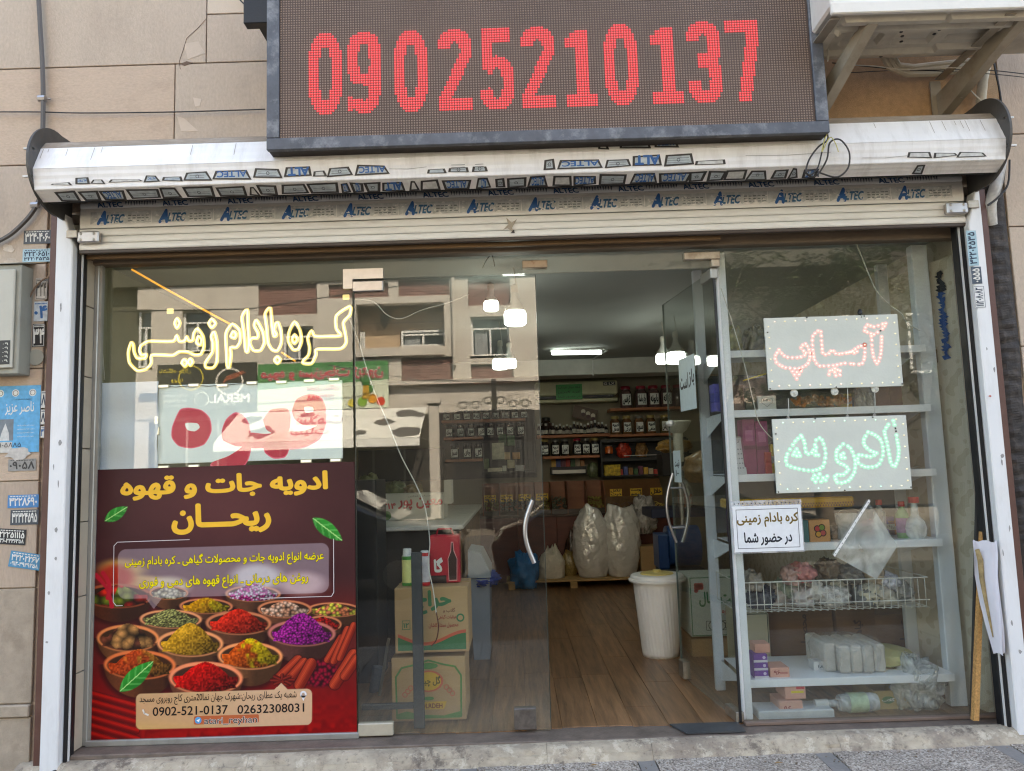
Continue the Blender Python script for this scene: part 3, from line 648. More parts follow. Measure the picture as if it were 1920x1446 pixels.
# ================================================================== GUIDE POSTS
def post(name, label, xi, xo, sg):
    t = thing(name, label, 'shutter guide', ((xi+xo)/2, 0, .02))
    zt = 3.03 if sg < 0 else 2.99
    # white guide, bent outwards at the top where the curtain enters it
    n_ = 16; rg = []
    for i in range(n_+1):
        z = .03+(zt-.03)*i/n_; cut = .0
        f_ = max(0, (z-(zt-.16))/.16); cut = sg*.05*f_**1.6
        rg.append([(xi+cut, -.03, z), (xi+cut, -.065, z), (xi+cut+sg*.006, -.070, z), (xo-sg*.004, -.070, z), (xo, -.066, z), (xo, .0, z), (xi+cut, .0, z)])
    MB().loft(rg).build('guide_rail', M('white_guide_rail', c(226, 226, 226), .35, var=.02, dirt=.25, dcol=c(170, 165, 158), dscale=6, st=(2, 2, .5)), t)
    MB().box(xo+sg*.001, xo+sg*.048, -.045, .0, -.02, zt+.02, .003).build('brown_frame', brown_metal, t)
    MB().box(xi-sg*.004, xi-sg*.018, -.025, .03, .05, 2.9).build('brush_seal', black_rub, t)
    MB().box(xi-sg*.019, xi-sg*.024, -.012, .03, .05, 2.88).build('slot_lip', white_metal, t)
    MB().box(xi-sg*.025, xi-sg*(.034 if sg > 0 else .028), .0, .05 if sg > 0 else .032, .05, 2.84).build('inner_channel', black, t)
    rs_ = random.Random(31+sg)
    for k in range(9):      # scuffs and glue marks on the white rail
        zz = .5+rs_.random()*2.1; xx = min(xi, xo)+.012+rs_.random()*.05; w3, h3 = .004+.010*rs_.random(), .006+.022*rs_.random(); q3 = [(xx+math.cos(a3)*w3*(.4+.6*rs_.random()), zz+math.sin(a3)*h3*(.4+.6*rs_.random())) for a3 in (0, 1, 2, 3, 4, 5)]
        MB().prism([(a3, -.0702, b3) for a3, b3 in q3], [(a3, -.0712, b3) for a3, b3 in q3]).build('scuff_mark', M('grey_scuff', c(150, 148, 146), .7, var=.3), t)
    return t
gl = post('shutter_guide', 'white shutter guide with brown frame on the left side, beside the meter box', -2.396, -2.488, -1)
gr_ = post('shutter_guide', 'white shutter guide with stuck-on phone number labels, beside the tarred strip', 2.542, 2.618, 1)

# ================================================================== WINDOW FRAME AND GLASS
wf = thing('window_frame', 'grey aluminium frame around the fixed shop window glass', 'window frame', (-2.36, .15, FZ))
GX0, GX1 = -2.355, 2.56; GT = 2.80
MB().box(-2.405, -2.352, .124, .17, FZ, GT, .004).box(-2.3515, -2.336, .130, .16, FZ, GT).build('frame_upright', alu, wf)
MB().box(-2.36, -.885, .12, .17, FZ-.004, FZ+.028, .004).build('frame_sill', alu, wf)
MB().box(-2.40, 2.60, .10, .18, GT-.02, 2.86, .005).build('frame_head', M('dusty_head_rail', c(120, 104, 86), .6, var=.2, dirt=.5, dcol=c(70, 58, 48), dscale=6, st=(.4, 1, 1)), wf)
MB().box(-2.40, 1.2, .02, .05, 2.79, 2.815, .003).build('timber_batten', M('stained_batten', c(120, 92, 60), .6, var=.3, dirt=.4, st=(.3, 1, 1)), wf)
MB().box(1.2, 2.58, .12, .17, FZ-.002, FZ+.016, .003).build('frame_sill', M('dirty_sill_rail', c(120, 100, 88), .6, dirt=.6), wf)
def pane(name, label, x0, x1, z0, z1, m=glass_clear, y=.145):
    o = MB().box(x0, x1, y, y+.010, z0, z1).build(name, m, None, origin=((x0+x1)/2, y, z0)); return tag(o, label, 'window pane')
pane('window_glass', 'large fixed pane behind the spice poster left of the door', -2.352, -.903, FZ+.02, GT-.03)
pane('window_glass', 'transom pane above the two glass doors', -.899, 1.205, 2.66, GT-.03)
pane('window_glass', 'dusty fixed pane in front of the white goods rack', 1.212, 2.56, FZ+.01, GT-.03, glass_dirty)
# door leaf left (closed)
dl = thing('glass_door', 'closed frameless glass door leaf with curved steel pull handle', 'glass door', (-.89, .15, FZ))
MB().box(-.893, .155, .145, .155, FZ+.006, 2.652).build('glass_leaf', glass_clear, dl)
MB().box(-.893, -.890, .1445, .1555, FZ+.006, 2.652).box(.152, .1555, .1445, .1555, FZ+.006, 2.652).build('polished_edge', M('dark_glass_edge', c(48, 58, 54), .3), dl)
def bend(path_px, Y): return [P(a, b, Y) for a, b in path_px]
hd = [P(1000+3*math.sin(0), 938, .10)]
hpts = []
for i in range(15):
    t = i/14; y_ = 938+t*118; x_ = 999-16*math.sin(math.pi*t)+3*t; hpts.append(P(x_, y_, .085))
MB().tube(hpts, .0125, 10).build('pull_handle', steel, dl, smooth=True)
for i in (3, 11):
    q = hpts[i]; MB().tube([(q.x, .086, q.z), (q.x, .145, q.z)], .007, 8).build('handle_standoff', black, dl)
MB().box(-.89, -.70, .128, .172, FZ+.004, FZ+.07, .004).build('bottom_pivot_patch', M('cream_patch_fitting', c(200, 190, 170), .45, metal=.3, dirt=.3), dl)
q = P(660, 533, .13); tp = MB().box(-.898, -.722, .128, .172, 2.583, 2.643, .004).build('top_pivot_patch', steel, dl)
lk = MB().box(-.045, .075, .125, .175, FZ+.012, FZ+.125, .005).build('lock_patch', darksteel, dl)
MB().lathe([(.013, 0), (.013, .004), (.003, .005)], 0, 0, 0, 16, sx=.8, sy=1.4).build('lock_cylinder', black, lk)
lc = lk.children[0]; lc.rotation_euler = (math.pi/2, 0, 0); lc.location = (.89+.015, .122-.15, .07)
# transom patch fittings (L shaped on the left, small in the middle, plate right)
def solo(name, label, cat, mb, mats, origin, group=None, **k):
    return tag(mb.build(name, mats, None, origin=origin, **k), label, cat, group)
L_ = MB().prism([(x_, .126, z_) for x_, z_ in ((-.95, 2.715), (-.72, 2.715), (-.72, 2.655), (-.896, 2.655), (-.896, 2.60), (-.95, 2.60))], [(x_, .173, z_) for x_, z_ in ((-.95, 2.715), (-.72, 2.715), (-.72, 2.655), (-.896, 2.655), (-.896, 2.60), (-.95, 2.60))])
solo('patch_fitting', 'L shaped steel patch fitting holding the transom at the left door hinge', 'glass fitting', L_, steel, (-.83, .15, 2.65))
fx = P(1002, 495, .13); solo('patch_fitting', 'small rusty steel stop plate in the middle of the transom', 'glass fitting', MB().box(fx.x-.07, fx.x+.075, .126, .173, fx.z-.024, fx.z+.022, .004), M('rusty_steel_plate', c(160, 140, 118), .5, metal=.5, dirt=.7, dcol=c(120, 72, 40), dscale=30), (fx.x, .15, fx.z))
fx = P(1315, 482, .13); solo('patch_fitting', 'grey steel hinge plate above the open right door', 'glass fitting', MB().box(fx.x-.10, fx.x+.11, .126, .173, fx.z-.015, fx.z+.03, .004).box(fx.x+.055, fx.x+.105, .1262, .1728, fx.z-.06, fx.z-.0155, .004), oldsteel, (fx.x, .15, fx.z))
# fixed jamb between doorway and right window: white upright of the rack seen through the glass edge
# door leaf right (open inwards)
HX, HY = 1.185, .16
fr_ = Vector((1.075, 1.115)); ang = math.atan2(fr_.y-HY, fr_.x-HX)
dr = thing('glass_door', 'glass door leaf standing open inwards, with paper notices on it', 'glass door', (HX, HY, FZ))
ux = Vector((math.cos(ang), math.sin(ang), 0)); uy = Vector((-math.sin(ang), math.cos(ang), 0)); DW = .96
def D(a, b, z): return Vector((HX, HY, 0))+ux*a+uy*b+Vector((0, 0, z))
def dbox(a0, a1, b0, b1, z0, z1, ch=0):
    t = MB().box(a0, a1, b0, b1, z0, z1, ch); m = MB(); m.add([D(*v) for v in t.v], t.f); return m
dbox(.004, DW, -.005, .005, FZ+.008, 2.652).build('glass_leaf', glass_clear, dr)
dbox(-.004, .004, -.007, .007, FZ+.008, 2.652).build('polished_edge', black, dr)
dbox(DW, DW+.003, -.0055, .0055, FZ+.008, 2.652).build('polished_edge', M('pale_glass_edge', c(120, 135, 128), .3), dr)
dbox(.0, .17, -.022, .022, FZ+.004, FZ+.06, .004).build('bottom_pivot_patch', oldsteel, dr)
dbox(-.01, .16, -.022, .022, 2.60, 2.66, .004).build('top_pivot_patch', alu, dr)
dbox(DW-.10, DW, -.024, .024, FZ+.01, FZ+.12, .004).build('lock_patch', oldsteel, dr)
for s_ in (-1, 1):
    pts = [D(DW-.085, s_*(.02+.055*math.sin(math.pi*i/14)), 1.02+.46*i/14) for i in range(15)]
    o = MB().tube(pts , .010, 10).build('pull_handle', steel, dr, smooth=True)
    for i in (3, 11):
        a_ = pts[i]; MB().tube([a_, D(DW-.085, 0, 1.02+.46*i/14)], .007, 8).build('handle_standoff', steel, o)
dbox(DW-.07, DW+.02, -.02, .02, 1.80, 1.84, .015).build('glass_stop', white, dr)
# ================================================================== LED NUMBER SIGN
SX0, SX1, SZ0, SZ1, SY = -1.207, 1.652, 3.190, 4.40, -.45
sg = thing('led_sign', 'large dot matrix sign showing a red phone number above the shutter box', 'sign', (.22, -.3, SZ0))
frm = M('blue_grey_scuffed_frame', c(86, 90, 98), .5, metal=.1, var=.3, scale=9, dirt=.95, dcol=c(146, 148, 152), dscale=12, st=(1, 1, 1))
B = .062
MB().box(SX0, SX1, SY, SY+.03, SZ0, SZ0+B, .003).build('frame_bar', frm, sg)
MB().box(SX0, SX1, SY, SY+.03, SZ1-B, SZ1, .003).build('frame_bar', frm, sg)
MB().box(SX0, SX0+B, SY, SY+.03, SZ0+B+.001, SZ1-B-.001, .003).build('frame_bar', frm, sg)
MB().box(SX1-B, SX1, SY, SY+.03, SZ0+B+.001, SZ1-B-.001, .003).build('frame_bar', frm, sg)
dk = M('dark_sign_case', c(46, 38, 34), .6, var=.3, dirt=.3, dcol=c(90, 80, 70), dscale=20)
MB().box(SX0+.003, SX1-.003, SY+.031, SY+.20, SZ0+.002, SZ1, .002).build('case', dk, sg)
for xx in (SX0+.03, SX0+.5): pass
PXL, PXR, PZL = SX0+B+.002, SX1-B-.002, SZ0+B+.002
pnl = MB().box(PXL-.001, PXR+.001, SY+.014, SY+.03, PZL-.001, SZ1-B).build('matrix_panel', M('matrix_panel_plastic', c(86, 70, 62), .6, var=.12, scale=2, bump=0), sg)
pt = .01335; NX = int((PXR-PXL)/pt); NZ = 62
DIG = {   # 13 wide columns of the number font, drawn as rows top to bottom
 '0': [(3, 9)]*0}
def glyph(ch, Wd=13, Hd=33):
    g = np.zeros((Hd, Wd), bool); t = 5
    yy, xx = np.mgrid[0:Hd, 0:Wd]
    def oval(cx, cy_, rx, ry, e=2.6): return (np.abs((xx-cx)/rx)**e+np.abs((yy-cy_)/ry)**e) <= 1
    C_ = (Wd-1)/2
    if ch == '0': return oval(C_, 16, 6.9, 16.8, 2.4) & ~oval(C_, 16, 2.2, 10.6, 3.0)
    if ch in '96':
        o = (oval(C_, 10.5, 6.7, 11) & ~oval(C_, 10.5, 2.1, 6)) | (oval(C_, 16, 6.7, 16.8) & ~oval(C_, 16, 2.1, 11.5) & ((xx > C_+1.5) | ((yy > 26))) )
        o &= ~((yy > 20) & (yy < 26) & (xx < C_)); o[26:, 0:2] |= True & (yy[26:, 0:2] < 32)
        return o
    if ch == '1':
        g[2:28, 5:10] = True; g[28:33, 1:13] = True; g[5:9, 1:6] = True; g[3:6, 3:6] = True; return g
    if ch == '2':
        o = oval(C_, 9, 6.7, 9.4) & ~oval(C_, 9.5, 2.1, 4.6) & (yy < 11); o &= ~((yy > 7) & (xx < C_))
        for y in range(10, 28):
            x0 = 8.2-(y-10)*.46; o[y, max(0, int(round(x0))):min(Wd, int(round(x0))+5)] = True
        o[28:33, 0:13] = True; return o
    if ch == '5':
        g[0:6, 1:12] = True; g[0:17, 1:5] = True
        o = oval(C_, 22, 6.7, 11) & ~oval(C_, 22, 2.1, 6); o &= ~((yy < 25) & (xx < 3)); o &= ~((yy > 18) & (yy < 24) & (xx < C_))
        o[12:17, 1:4] = True; return g | o
    if ch == '3':
        a_ = oval(C_, 9.2, 6.6, 9.6) & ~oval(C_, 9.4, 2, 4.7); b_ = oval(C_, 23.2, 6.7, 9.8) & ~oval(C_, 23, 2, 4.9)
        o = a_ | b_; o &= ~((xx < 4) & (yy > 8) & (yy < 24)); o[13:18, 4:9] = True; o &= ~((xx < C_-1) & (yy > 7) & (yy < 13)); o &= ~((xx < C_-1) & (yy > 18) & (yy < 24)); return o
    if ch == '7':
        g[0:5, 0:13] = True
        for y in range(5, 33):
            x0 = 8.5-(y-5)*.17; g[y, int(round(x0)):min(13, int(round(x0))+5)] = True
        return g
lit = np.zeros((NZ, NX), int)-1; dig_l = []
gx = [PX(a, b, SY+.01) for a, b in ((577, 60), (652, 55), (738, 50), (820, 47), (896, 45), (974, 43), (1054, 38), (1127, 36), (1212, 34), (1284, 32), (1357, 34))]
for k, (ch, x0) in enumerate(zip('09025210137', gx)):
    g = glyph(ch); cx = int(round((x0-PXL)/pt)); ctr = int(round((P(620, 216, SY+.01).z-PZL)/pt))
    for r_i in range(33):
        for q in range(13):
            if g[r_i, q] and 0 <= cx+q < NX: lit[ctr+32-r_i, cx+q] = k
led_red = EM('lit_red_led', (1, .03, .04), .40); led_core = EM('lit_red_led_core', (1, .15, .16), .48)
led_off = M('unlit_led_lens', c(150, 128, 114), .35, var=.15, bump=0)
def dots(cells, r0, y0, y1):
    mb = MB(); n_ = 6
    for (i, j) in cells:
        X, Z = PXL+(j+.5)*pt, PZL+(i+.5)*pt
        b = len(mb.v)
        mb.v += [(X+math.cos(t*math.pi/3)*r0, y0, Z+math.sin(t*math.pi/3)*r0) for t in range(n_)]+[(X+math.cos(t*math.pi/3)*r0*.62, y1, Z+math.sin(t*math.pi/3)*r0*.62) for t in range(n_)]
        mb.f += [tuple(range(b+6, b+12))]+[(b+t, b+(t+1) % 6, b+6+(t+1) % 6, b+6+t) for t in range(6)]; mb.mi += [1]+[0]*6
    return mb
off = [(i, j) for i in range(NZ) for j in range(NX) if lit[i, j] < 0 and PZL+i*pt < 4.02]
o = dots(off, .0046, SY+.0138, SY+.0115); o.mi = [0]*len(o.mi); o.build('unlit_dots', led_off, sg, kind='stuff')
for k in range(11): dots([(i, j) for i in range(NZ) for j in range(NX) if lit[i, j] == k], .0064, SY+.0138, SY+.0112).build('lit_digit', [led_red, led_core], sg)
# bracket and cable behind the sign's left edge
solo('sign_bracket', 'dark steel bracket behind the top left corner of the number sign', 'bracket', MB().box(-1.36, -1.20, -.36, -.30, 3.93, 4.1, .004).box(-1.32, -1.22, -.30, .0, 3.98, 4.03), black, (-1.28, -.3, 3.93))
solo('signal_cable', 'thin dark cable running down to the number sign from the upper left', 'cable', MB().tube([P(440, -10, -.02), P(462, 12, -.02), P(497, 45, -.03), P(520, 60, -.2)], .004, 6), cable, P(470, 20, 0))

# ================================================================== AC OUTDOOR UNIT
ac = thing('air_conditioner_outdoor_unit', 'white outdoor air conditioner unit seen from below, on steel brackets', 'air conditioner', (2.2, -.45, 3.687))
acw = M('ac_cabinet_white', c(226, 222, 214), .4, var=.03, dirt=.3, dcol=c(170, 160, 145))
acu = M('ac_base_pan_metal', c(196, 188, 172), .45, var=.08, scale=4, dirt=.5, dcol=c(120, 108, 92), dscale=4)
MB().box(1.60, 2.86, -.685, -.24, 3.72, 4.35, .012).build('cabinet', acw, ac)
MB().box(1.595, 2.865, -.700, -.676, 3.675, 3.735, .005).build('front_lip', acw, ac)
# embossed base pan as a height field
n1, n2 = 64, 26; mb = MB()
for i in range(n2+1):
    for j in range(n1+1):
        X = 1.612+1.236*j/n1; Y = -.672+.425*i/n2; z = 3.687
        for (xa, xb, ya, yb, h) in ((1.68, 2.18, -.64, -.60, .014), (2.2, 2.8, -.64, -.60, .014), (1.68, 2.8, -.56, -.53, .012), (1.75, 1.95, -.48, -.38, -.012), (2.02, 2.22, -.48, -.38, -.012), (2.3, 2.55, -.5, -.42, -.012), (1.65, 2.4, -.34, -.31, .014), (2.28, 2.6, -.37, -.34, .014), (2.5, 2.8, -.5, -.46, .013), (1.64, 1.70, -.55, -.35, .012)):
            if xa < X < xb and ya < Y < yb: z -= h*1.8
        mb.v.append((X, Y, z))
for i in range(n2):
    for j in range(n1):
        a = i*(n1+1)+j; mb.f.append((a, a+n1+1, a+n1+2, a+1)); mb.mi.append(0)
bp_ = mb.build('base_pan', acu, ac)
for (a, b) in ((1620, 60), (1637, 58), (1690, 62), (1692, 70), (1690, 80), (1762, 58), (1752, 66), (1652, 108), (1628, 62)):
    q = None
    t = P(a, b, -.45); d = (t-CAM); s_ = (3.674-CAM.z)/d.z; q = CAM+d*s_
    MB().lathe([(.009, 0), (.009, -.003), (.001, -.0032)], q.x, q.y, 3.681, 8).build('drain_hole', black, bp_)
bm = M('galvanised_bracket', c(160, 150, 134), .5, metal=.35, var=.12, dirt=.5, dcol=c(110, 96, 78), dscale=8)
for k, (xb, lab) in enumerate(((1.70, 'slanted steel wall bracket under the outdoor unit beside the number sign'), (2.50, 'slanted steel wall bracket under the outdoor unit at the right edge'))):
    br = thing('wall_bracket', lab, 'bracket', (xb, -.02, 3.38))
    A = Vector((xb, -.02, 3.30+.06*k)); Bq = Vector((xb+(.24 if k == 0 else .26), -.66, 3.72))
    if k == 0: A = Vector((1.60, -.02, 3.20)); Bq = Vector((1.80, -.62, 3.70))
    else: A = Vector((2.46, -.02, 3.44)); Bq = Vector((2.57, -.66, 3.73))
    d = (Bq-A); nrm = Vector((1, 0, 0)); up = Vector((0, 0, .10))
    w_ = .055
    mb = MB()
    # L section brace, wider at the wall, tapering
    mb.prism([A+Vector((0, 0, 0)), A+Vector((0, 0, .13 if k == 0 else .14)), Bq+Vector((0, 0, .02)), Bq+Vector((0, 0, -.04))], [p+Vector((.004, 0, 0)) for p in (A, A+Vector((0, 0, .13 if k == 0 else .14)), Bq+Vector((0, 0, .02)), Bq+Vector((0, 0, -.04)))])
    mb.prism([A+Vector((.0045, 0, 0)), A+Vector((w_, 0, 0)), Bq+Vector((w_, 0, -.04)), Bq+Vector((.0045, 0, -.04))], [p+Vector((0, -.002, .004)) for p in (A+Vector((.0045, 0, 0)), A+Vector((w_, 0, 0)), Bq+Vector((w_, 0, -.04)), Bq+Vector((.0045, 0, -.04)))])
    br_o = mb.build('brace', bm, br)
    MB().box(A.x-.03, A.x+.03, -.02, -.012, 3.30 if k else 3.18, 3.66, .001).build('wall_rail', bm, br)
    MB().box(A.x-.0, A.x+.05, -.66, -.02, 3.668, 3.673).build('top_arm', bm, br)
    for t in (.2, .5, .8):
        q = A+d*t+Vector((w_*.6, -.004, .0)); MB().tube([q+Vector((0, .0, -.006)), q+Vector((0, 0, .01))], .009, 6).build('bolt', oldsteel, br)
# insulated pipes behind the unit
pin = M('pipe_insulation', c(206, 196, 176), .8, var=.1, dirt=.4)
for k, off_ in enumerate((0, 14, 28)):
    pts = [P(1650+off_*.6, 95, -.20), P(1668+off_*.6, 128-off_*.2, -.14), P(1700+off_*.5, 140-off_*.5, -.08), P(1745, 139-off_*.6, -.06), P(1850, 128-off_*.6, -.05)]
    solo('insulated_pipe', ('lowest', 'middle', 'topmost')[k]+' of the three taped pipes curving behind the outdoor unit', 'pipe', MB().tube(pts, .016, 8), pin, pts[0], smooth=True)
pts = [P(1858, 60, -.05), P(1853, 105, -.05), P(1843, 150, -.05), P(1838, 205, -.05)]
solo('drain_pipe', 'thick white vertical pipe between the outdoor unit and the housing end', 'pipe', MB().tube(pts, .026, 10), pin, pts[-1], smooth=True)
pts = [P(1868, 250, .0), P(1870, 300, -.05), P(1862, 345, -.07), P(1850, 380, -.06), P(1852, 420, -.02)]
solo('drain_pipe', 'crumpled silver flexible duct behind the right end plate of the housing', 'pipe', MB().tube([p+Vector((.03, .02, 0)) for p in pts], .032, 10), FILM('foil_duct', (.7, .68, .64), 1.0, .35), pts[-1], smooth=True)
def wire(name, label, px_pts, Y, r=.0035, m=cable, group=None):
    "a smooth cable through photo points, pinned at its own distance"
    p = [P(a, b, (Y if not isinstance(Y, (list, tuple)) else Y[i])) for i, (a, b) in enumerate(px_pts)]
    out = []
    for i in range(len(p)-1):
        p0, p1, p2, p3 = p[max(0, i-1)], p[i], p[i+1], p[min(len(p)-1, i+2)]
        for k in range(5):
            t = k/5; out.append(.5*((2*p1)+(-p0+p2)*t+(2*p0-5*p1+4*p2-p3)*t*t+(-p0+3*p1-3*p2+p3)*t**3))
    out.append(p[-1])
    return solo(name, label, 'cable', MB().tube(out, r, 6), m, tuple(p[0]), group, smooth=True)
wire('cable', 'black cable bundle hanging right of the shutter housing end', [(1862, 110), (1868, 140), (1875, 175), (1880, 215)], -.05, .006)
wire('cable', 'black cable curving down below the right housing end plate', [(1893, 300), (1890, 345), (1872, 370), (1852, 385)], -.08, .006)
wire('cable', 'thinner black cable beside it below the right end plate', [(1885, 310), (1880, 345), (1862, 362), (1848, 372)], -.04, .004)
wire('cable', 'thin pale wire crossing behind the outdoor unit brackets', [(1590, 122), (1640, 124), (1700, 131), (1790, 127), (1840, 130)], -.20, .003, wcable)
wire('cable', 'upper thin black wire leaving the picture on the right', [(1560, 118), (1700, 131), (1840, 131), (1930, 140)], -.12, .003)
wire('cable', 'lower thin black wire leaving the picture on the right', [(1570, 138), (1700, 132), (1845, 138), (1930, 146)], -.10, .0025)
wire('cable', 'pale wire falling diagonally to the top of the shutter housing', [(1812, 160), (1830, 180), (1858, 203)], -.10, .0035, wcable)
wire('cable', 'pale cable hanging behind the right edge of the number sign', [(1572, -5), (1568, 40), (1555, 80), (1552, 115)], -.35, .004, wcable)
wire('cable', 'long thin black wire strung across the stone wall left of the sign', [(-10, 210), (70, 210), (160, 212), (330, 210), (497, 205)], -.03, .004)
# tangle of cable under the sign's corner
wire('cable_coil', 'loop of black cable tied up below the corner of the number sign', [(1548, 240), (1552, 262), (1535, 275), (1517, 300), (1512, 325), (1530, 330), (1550, 300), (1556, 268), (1575, 262), (1592, 285), (1590, 315), (1570, 332), (1540, 325), (1528, 318)], [-.40, -.40, -.40, -.40, -.40, -.40, -.41, -.42, -.42, -.42, -.41, -.41, -.4, -.4], .0045)
wire('cable_coil', 'second tighter loop of cable knotted inside the larger one', [(1550, 238), (1546, 262), (1540, 290), (1533, 315), (1520, 328), (1512, 322), (1532, 318), (1534, 332)], -.415, .004)
wire('cable_tie', 'yellowish cord tied round the cable loop below the sign', [(1552, 250), (1546, 262), (1541, 285), (1556, 258), (1566, 268), (1572, 285)], -.425, .0025, M('straw_cord', c(190, 180, 110), .7))

# ================================================================== LEFT WALL THINGS
cdm = M('grey_conduit', c(88, 82, 78), .5, var=.1)
pts = [(72, -10), (76, 60), (80, 130), (81, 200), (80, 262)]
wire('conduit', 'grey conduit running down the stone wall into the shutter housing', pts, -.03, .014, cdm)
wire('conduit', 'grey conduit curving out to the left below the housing end plate', [(78, 355), (72, 378), (58, 402), (38, 424), (15, 443), (-15, 458)], -.03, .013, cdm)
for k, (a, b, lb) in enumerate(((79, 185, 'on the vertical conduit'), (66, 385, 'on the curved conduit'))):
    q = P(a, b, -.03); t = thing('pipe_clip', 'small metal clip '+lb+' left of the shutter', 'pipe clip', tuple(q))
    MB().tube([(q.x-.02, -.03, q.z-.0), (q.x+.02, -.03, q.z+.0)], .018, 8).build('band', steel, t); MB().lathe([(.009, -.002), (.009, .004)], q.x+.035, -.02, q.z, 8).build('screw', steel, t)
# meter box
mbx = thing('meter_box', 'grey metal utility meter box on the stone wall at the left edge', 'meter box', (-2.95, 0, 2.2))
gm = M('grey_green_box_paint', c(150, 148, 136), .5, var=.06, dirt=.3, dcol=c(110, 104, 92), dscale=6)
zt, zb = PZ(20, 505, -.12), PZ(20, 690, -.12); xw = PX(60, 600, -.0); xr = PX(25, 600, -.12)
MB().box(-3.3, xw, -.105, -.0, zb-.03, zt+.03, .004).build('case', gm, mbx)
MB().box(-3.3, xr, -.122, -.106, zb, zt, .005).build('door', M('pale_box_door', c(186, 182, 168), .5, var=.04, dirt=.25, dcol=c(130, 122, 108)), mbx)
MB().prism([(-3.3, -.12, zt+.032), (xw+.004, -.12, zt+.032), (xw+.012, .0, zt+.060), (-3.3, .0, zt+.060)], [(-3.3, -.12, zt+.036), (xw+.004, -.12, zt+.036), (xw+.012, .0, zt+.064), (-3.3, .0, zt+.064)]).build('rain_hood', gm, mbx)
q = P(66, 670, -.01); MB().loft([[(q.x+math.cos(t*math.pi/8)*.045, y, q.z+math.sin(t*math.pi/8)*.045) for t in range(16)] for y in (-.002, -.008)]).build('mounting_ear', gm, mbx)
pr = Print(.16, .13); pr.rect(0, 0, .16, .13, c(40, 38, 36), 1)
for k in range(5): pr.text('۲۴ ۳۱ ۰۹', .01, .012+k*.023, .15, .026+k*.023, c(210, 205, 190), 2)
pr.build('rating_plate', (xr-.17, -.1235, zb+.02), parent=mbx)
wire('cable', 'two brown wires sticking out of the meter box to the brown frame', [(47, 602), (52, 570), (62, 545), (80, 525), (98, 517)], -.02, .005, M('brown_wire', c(120, 96, 76), .5))
def sticker(label, x0, y0, x1, y1, bg, lines, fg, rot=0, name='phone_sticker', cat='sticker', Y=-.0035, edge=None, extra=None):
    a, b = P(x0, y1, Y), P(x1, y0, Y); W, H = b.x-a.x, b.z-a.z
    pr = Print(W, H); pr.rect(0, 0, W, H, bg, 1)
    if edge: pr.frame(.004, .004, W-.004, H-.004, .003, edge, 2)
    n_ = len(lines)
    hs_ = [1.0 if i == 0 or n_ == 1 else .7 for i in range(n_)]
    top = H*.96-(H*.13 if extra is None else 0)
    if extra is None:
        for k in range(9): pr.rect(W*(.08+.095*k), H*.86, W*(.08+.095*k+.07), H*.92, fg, 2)
    tot = sum(hs_); z = top
    for t, h in zip(lines, hs_):
        hh = (top-H*.08)*h/tot; pr.text(t, W*.06, z-hh*.88, W*.94, z-hh*.08, fg, 2, bold=.03); z -= hh
    ca, sa = math.cos(rot), math.sin(rot)
    o = pr.build(name, a, (ca, 0, sa), (-sa, 0, ca), None, mat=vcol_mat('weathered_sticker', .6, grain=.22)); return tag(o, label, cat)
W_, NV, LB = c(224, 222, 214), c(36, 52, 74), c(168, 200, 210)
sticker('dark grey sticker with big white phone digits, topmost beside the brown frame', 44, 431, 97, 458, c(84, 88, 92), ['۳۲۴۰۴۰۶۰'], W_)
sticker('pale blue sticker with two rows of navy digits under the conduit', 42, 466, 96, 492, LB, ['۳۲۲۰۶۵۱۰', '۳۲۲۰۴۵۳۵'], NV)
sticker('small torn pale sticker beside the meter box hood', 66, 521, 89, 562, c(206, 200, 190), ['۳۲۴'], c(90, 84, 78), edge=c(120, 110, 100))
sticker('pale sticker with blue figures half behind the meter box', 63, 565, 90, 603, c(196, 204, 208), ['۰۴'], c(40, 100, 160))
sticker('black framed sticker with white figures below the blue one', 60, 607, 85, 651, c(36, 34, 34), ['۳۴'], W_, edge=W_)
sticker('white scrap with black figures, upper of two right of the blue poster', 77, 733, 90, 765, W_, ['۸۰'], NV)
sticker('white scrap with black figures, lower of two right of the blue poster', 76, 768, 89, 796, W_, ['۸۰'], NV)
sticker('tiny white and blue scrap right of the blue poster', 76, 799, 87, 821, W_, ['۳۲'], c(40, 100, 160))
sticker('torn grey paper remnant under the blue poster', 15, 860, 68, 884, c(150, 146, 140), ['۰۹۰۵۸'], c(60, 56, 54))
sticker('blue and white sticker with phone digits, top of the lower four', 14, 927, 73, 953, c(66, 132, 186), ['۳۲۲۸۶۹۰'], W_)
sticker('dark grey sticker with white phone digits, second of the lower four', 19, 955, 73, 985, c(70, 76, 82), ['۳۲۳۲۴۵۹۵'], W_)
sticker('black sticker with two rows of white digits, third of the lower four', -6, 989, 48, 1020, c(34, 34, 36), ['۲۲۲۵۱۱۱۵', '۰۳۶-۳۳۳۶۳۵۸'], W_, rot=-.08)
sticker('tilted blue sticker with white digits, lowest on the left wall', 15, 1030, 75, 1062, c(66, 140, 176), ['۳۲۲۰۲۲۶۷', '۰۹۱۲-۳۹۳۹۳۵۸'], W_, rot=-.17)
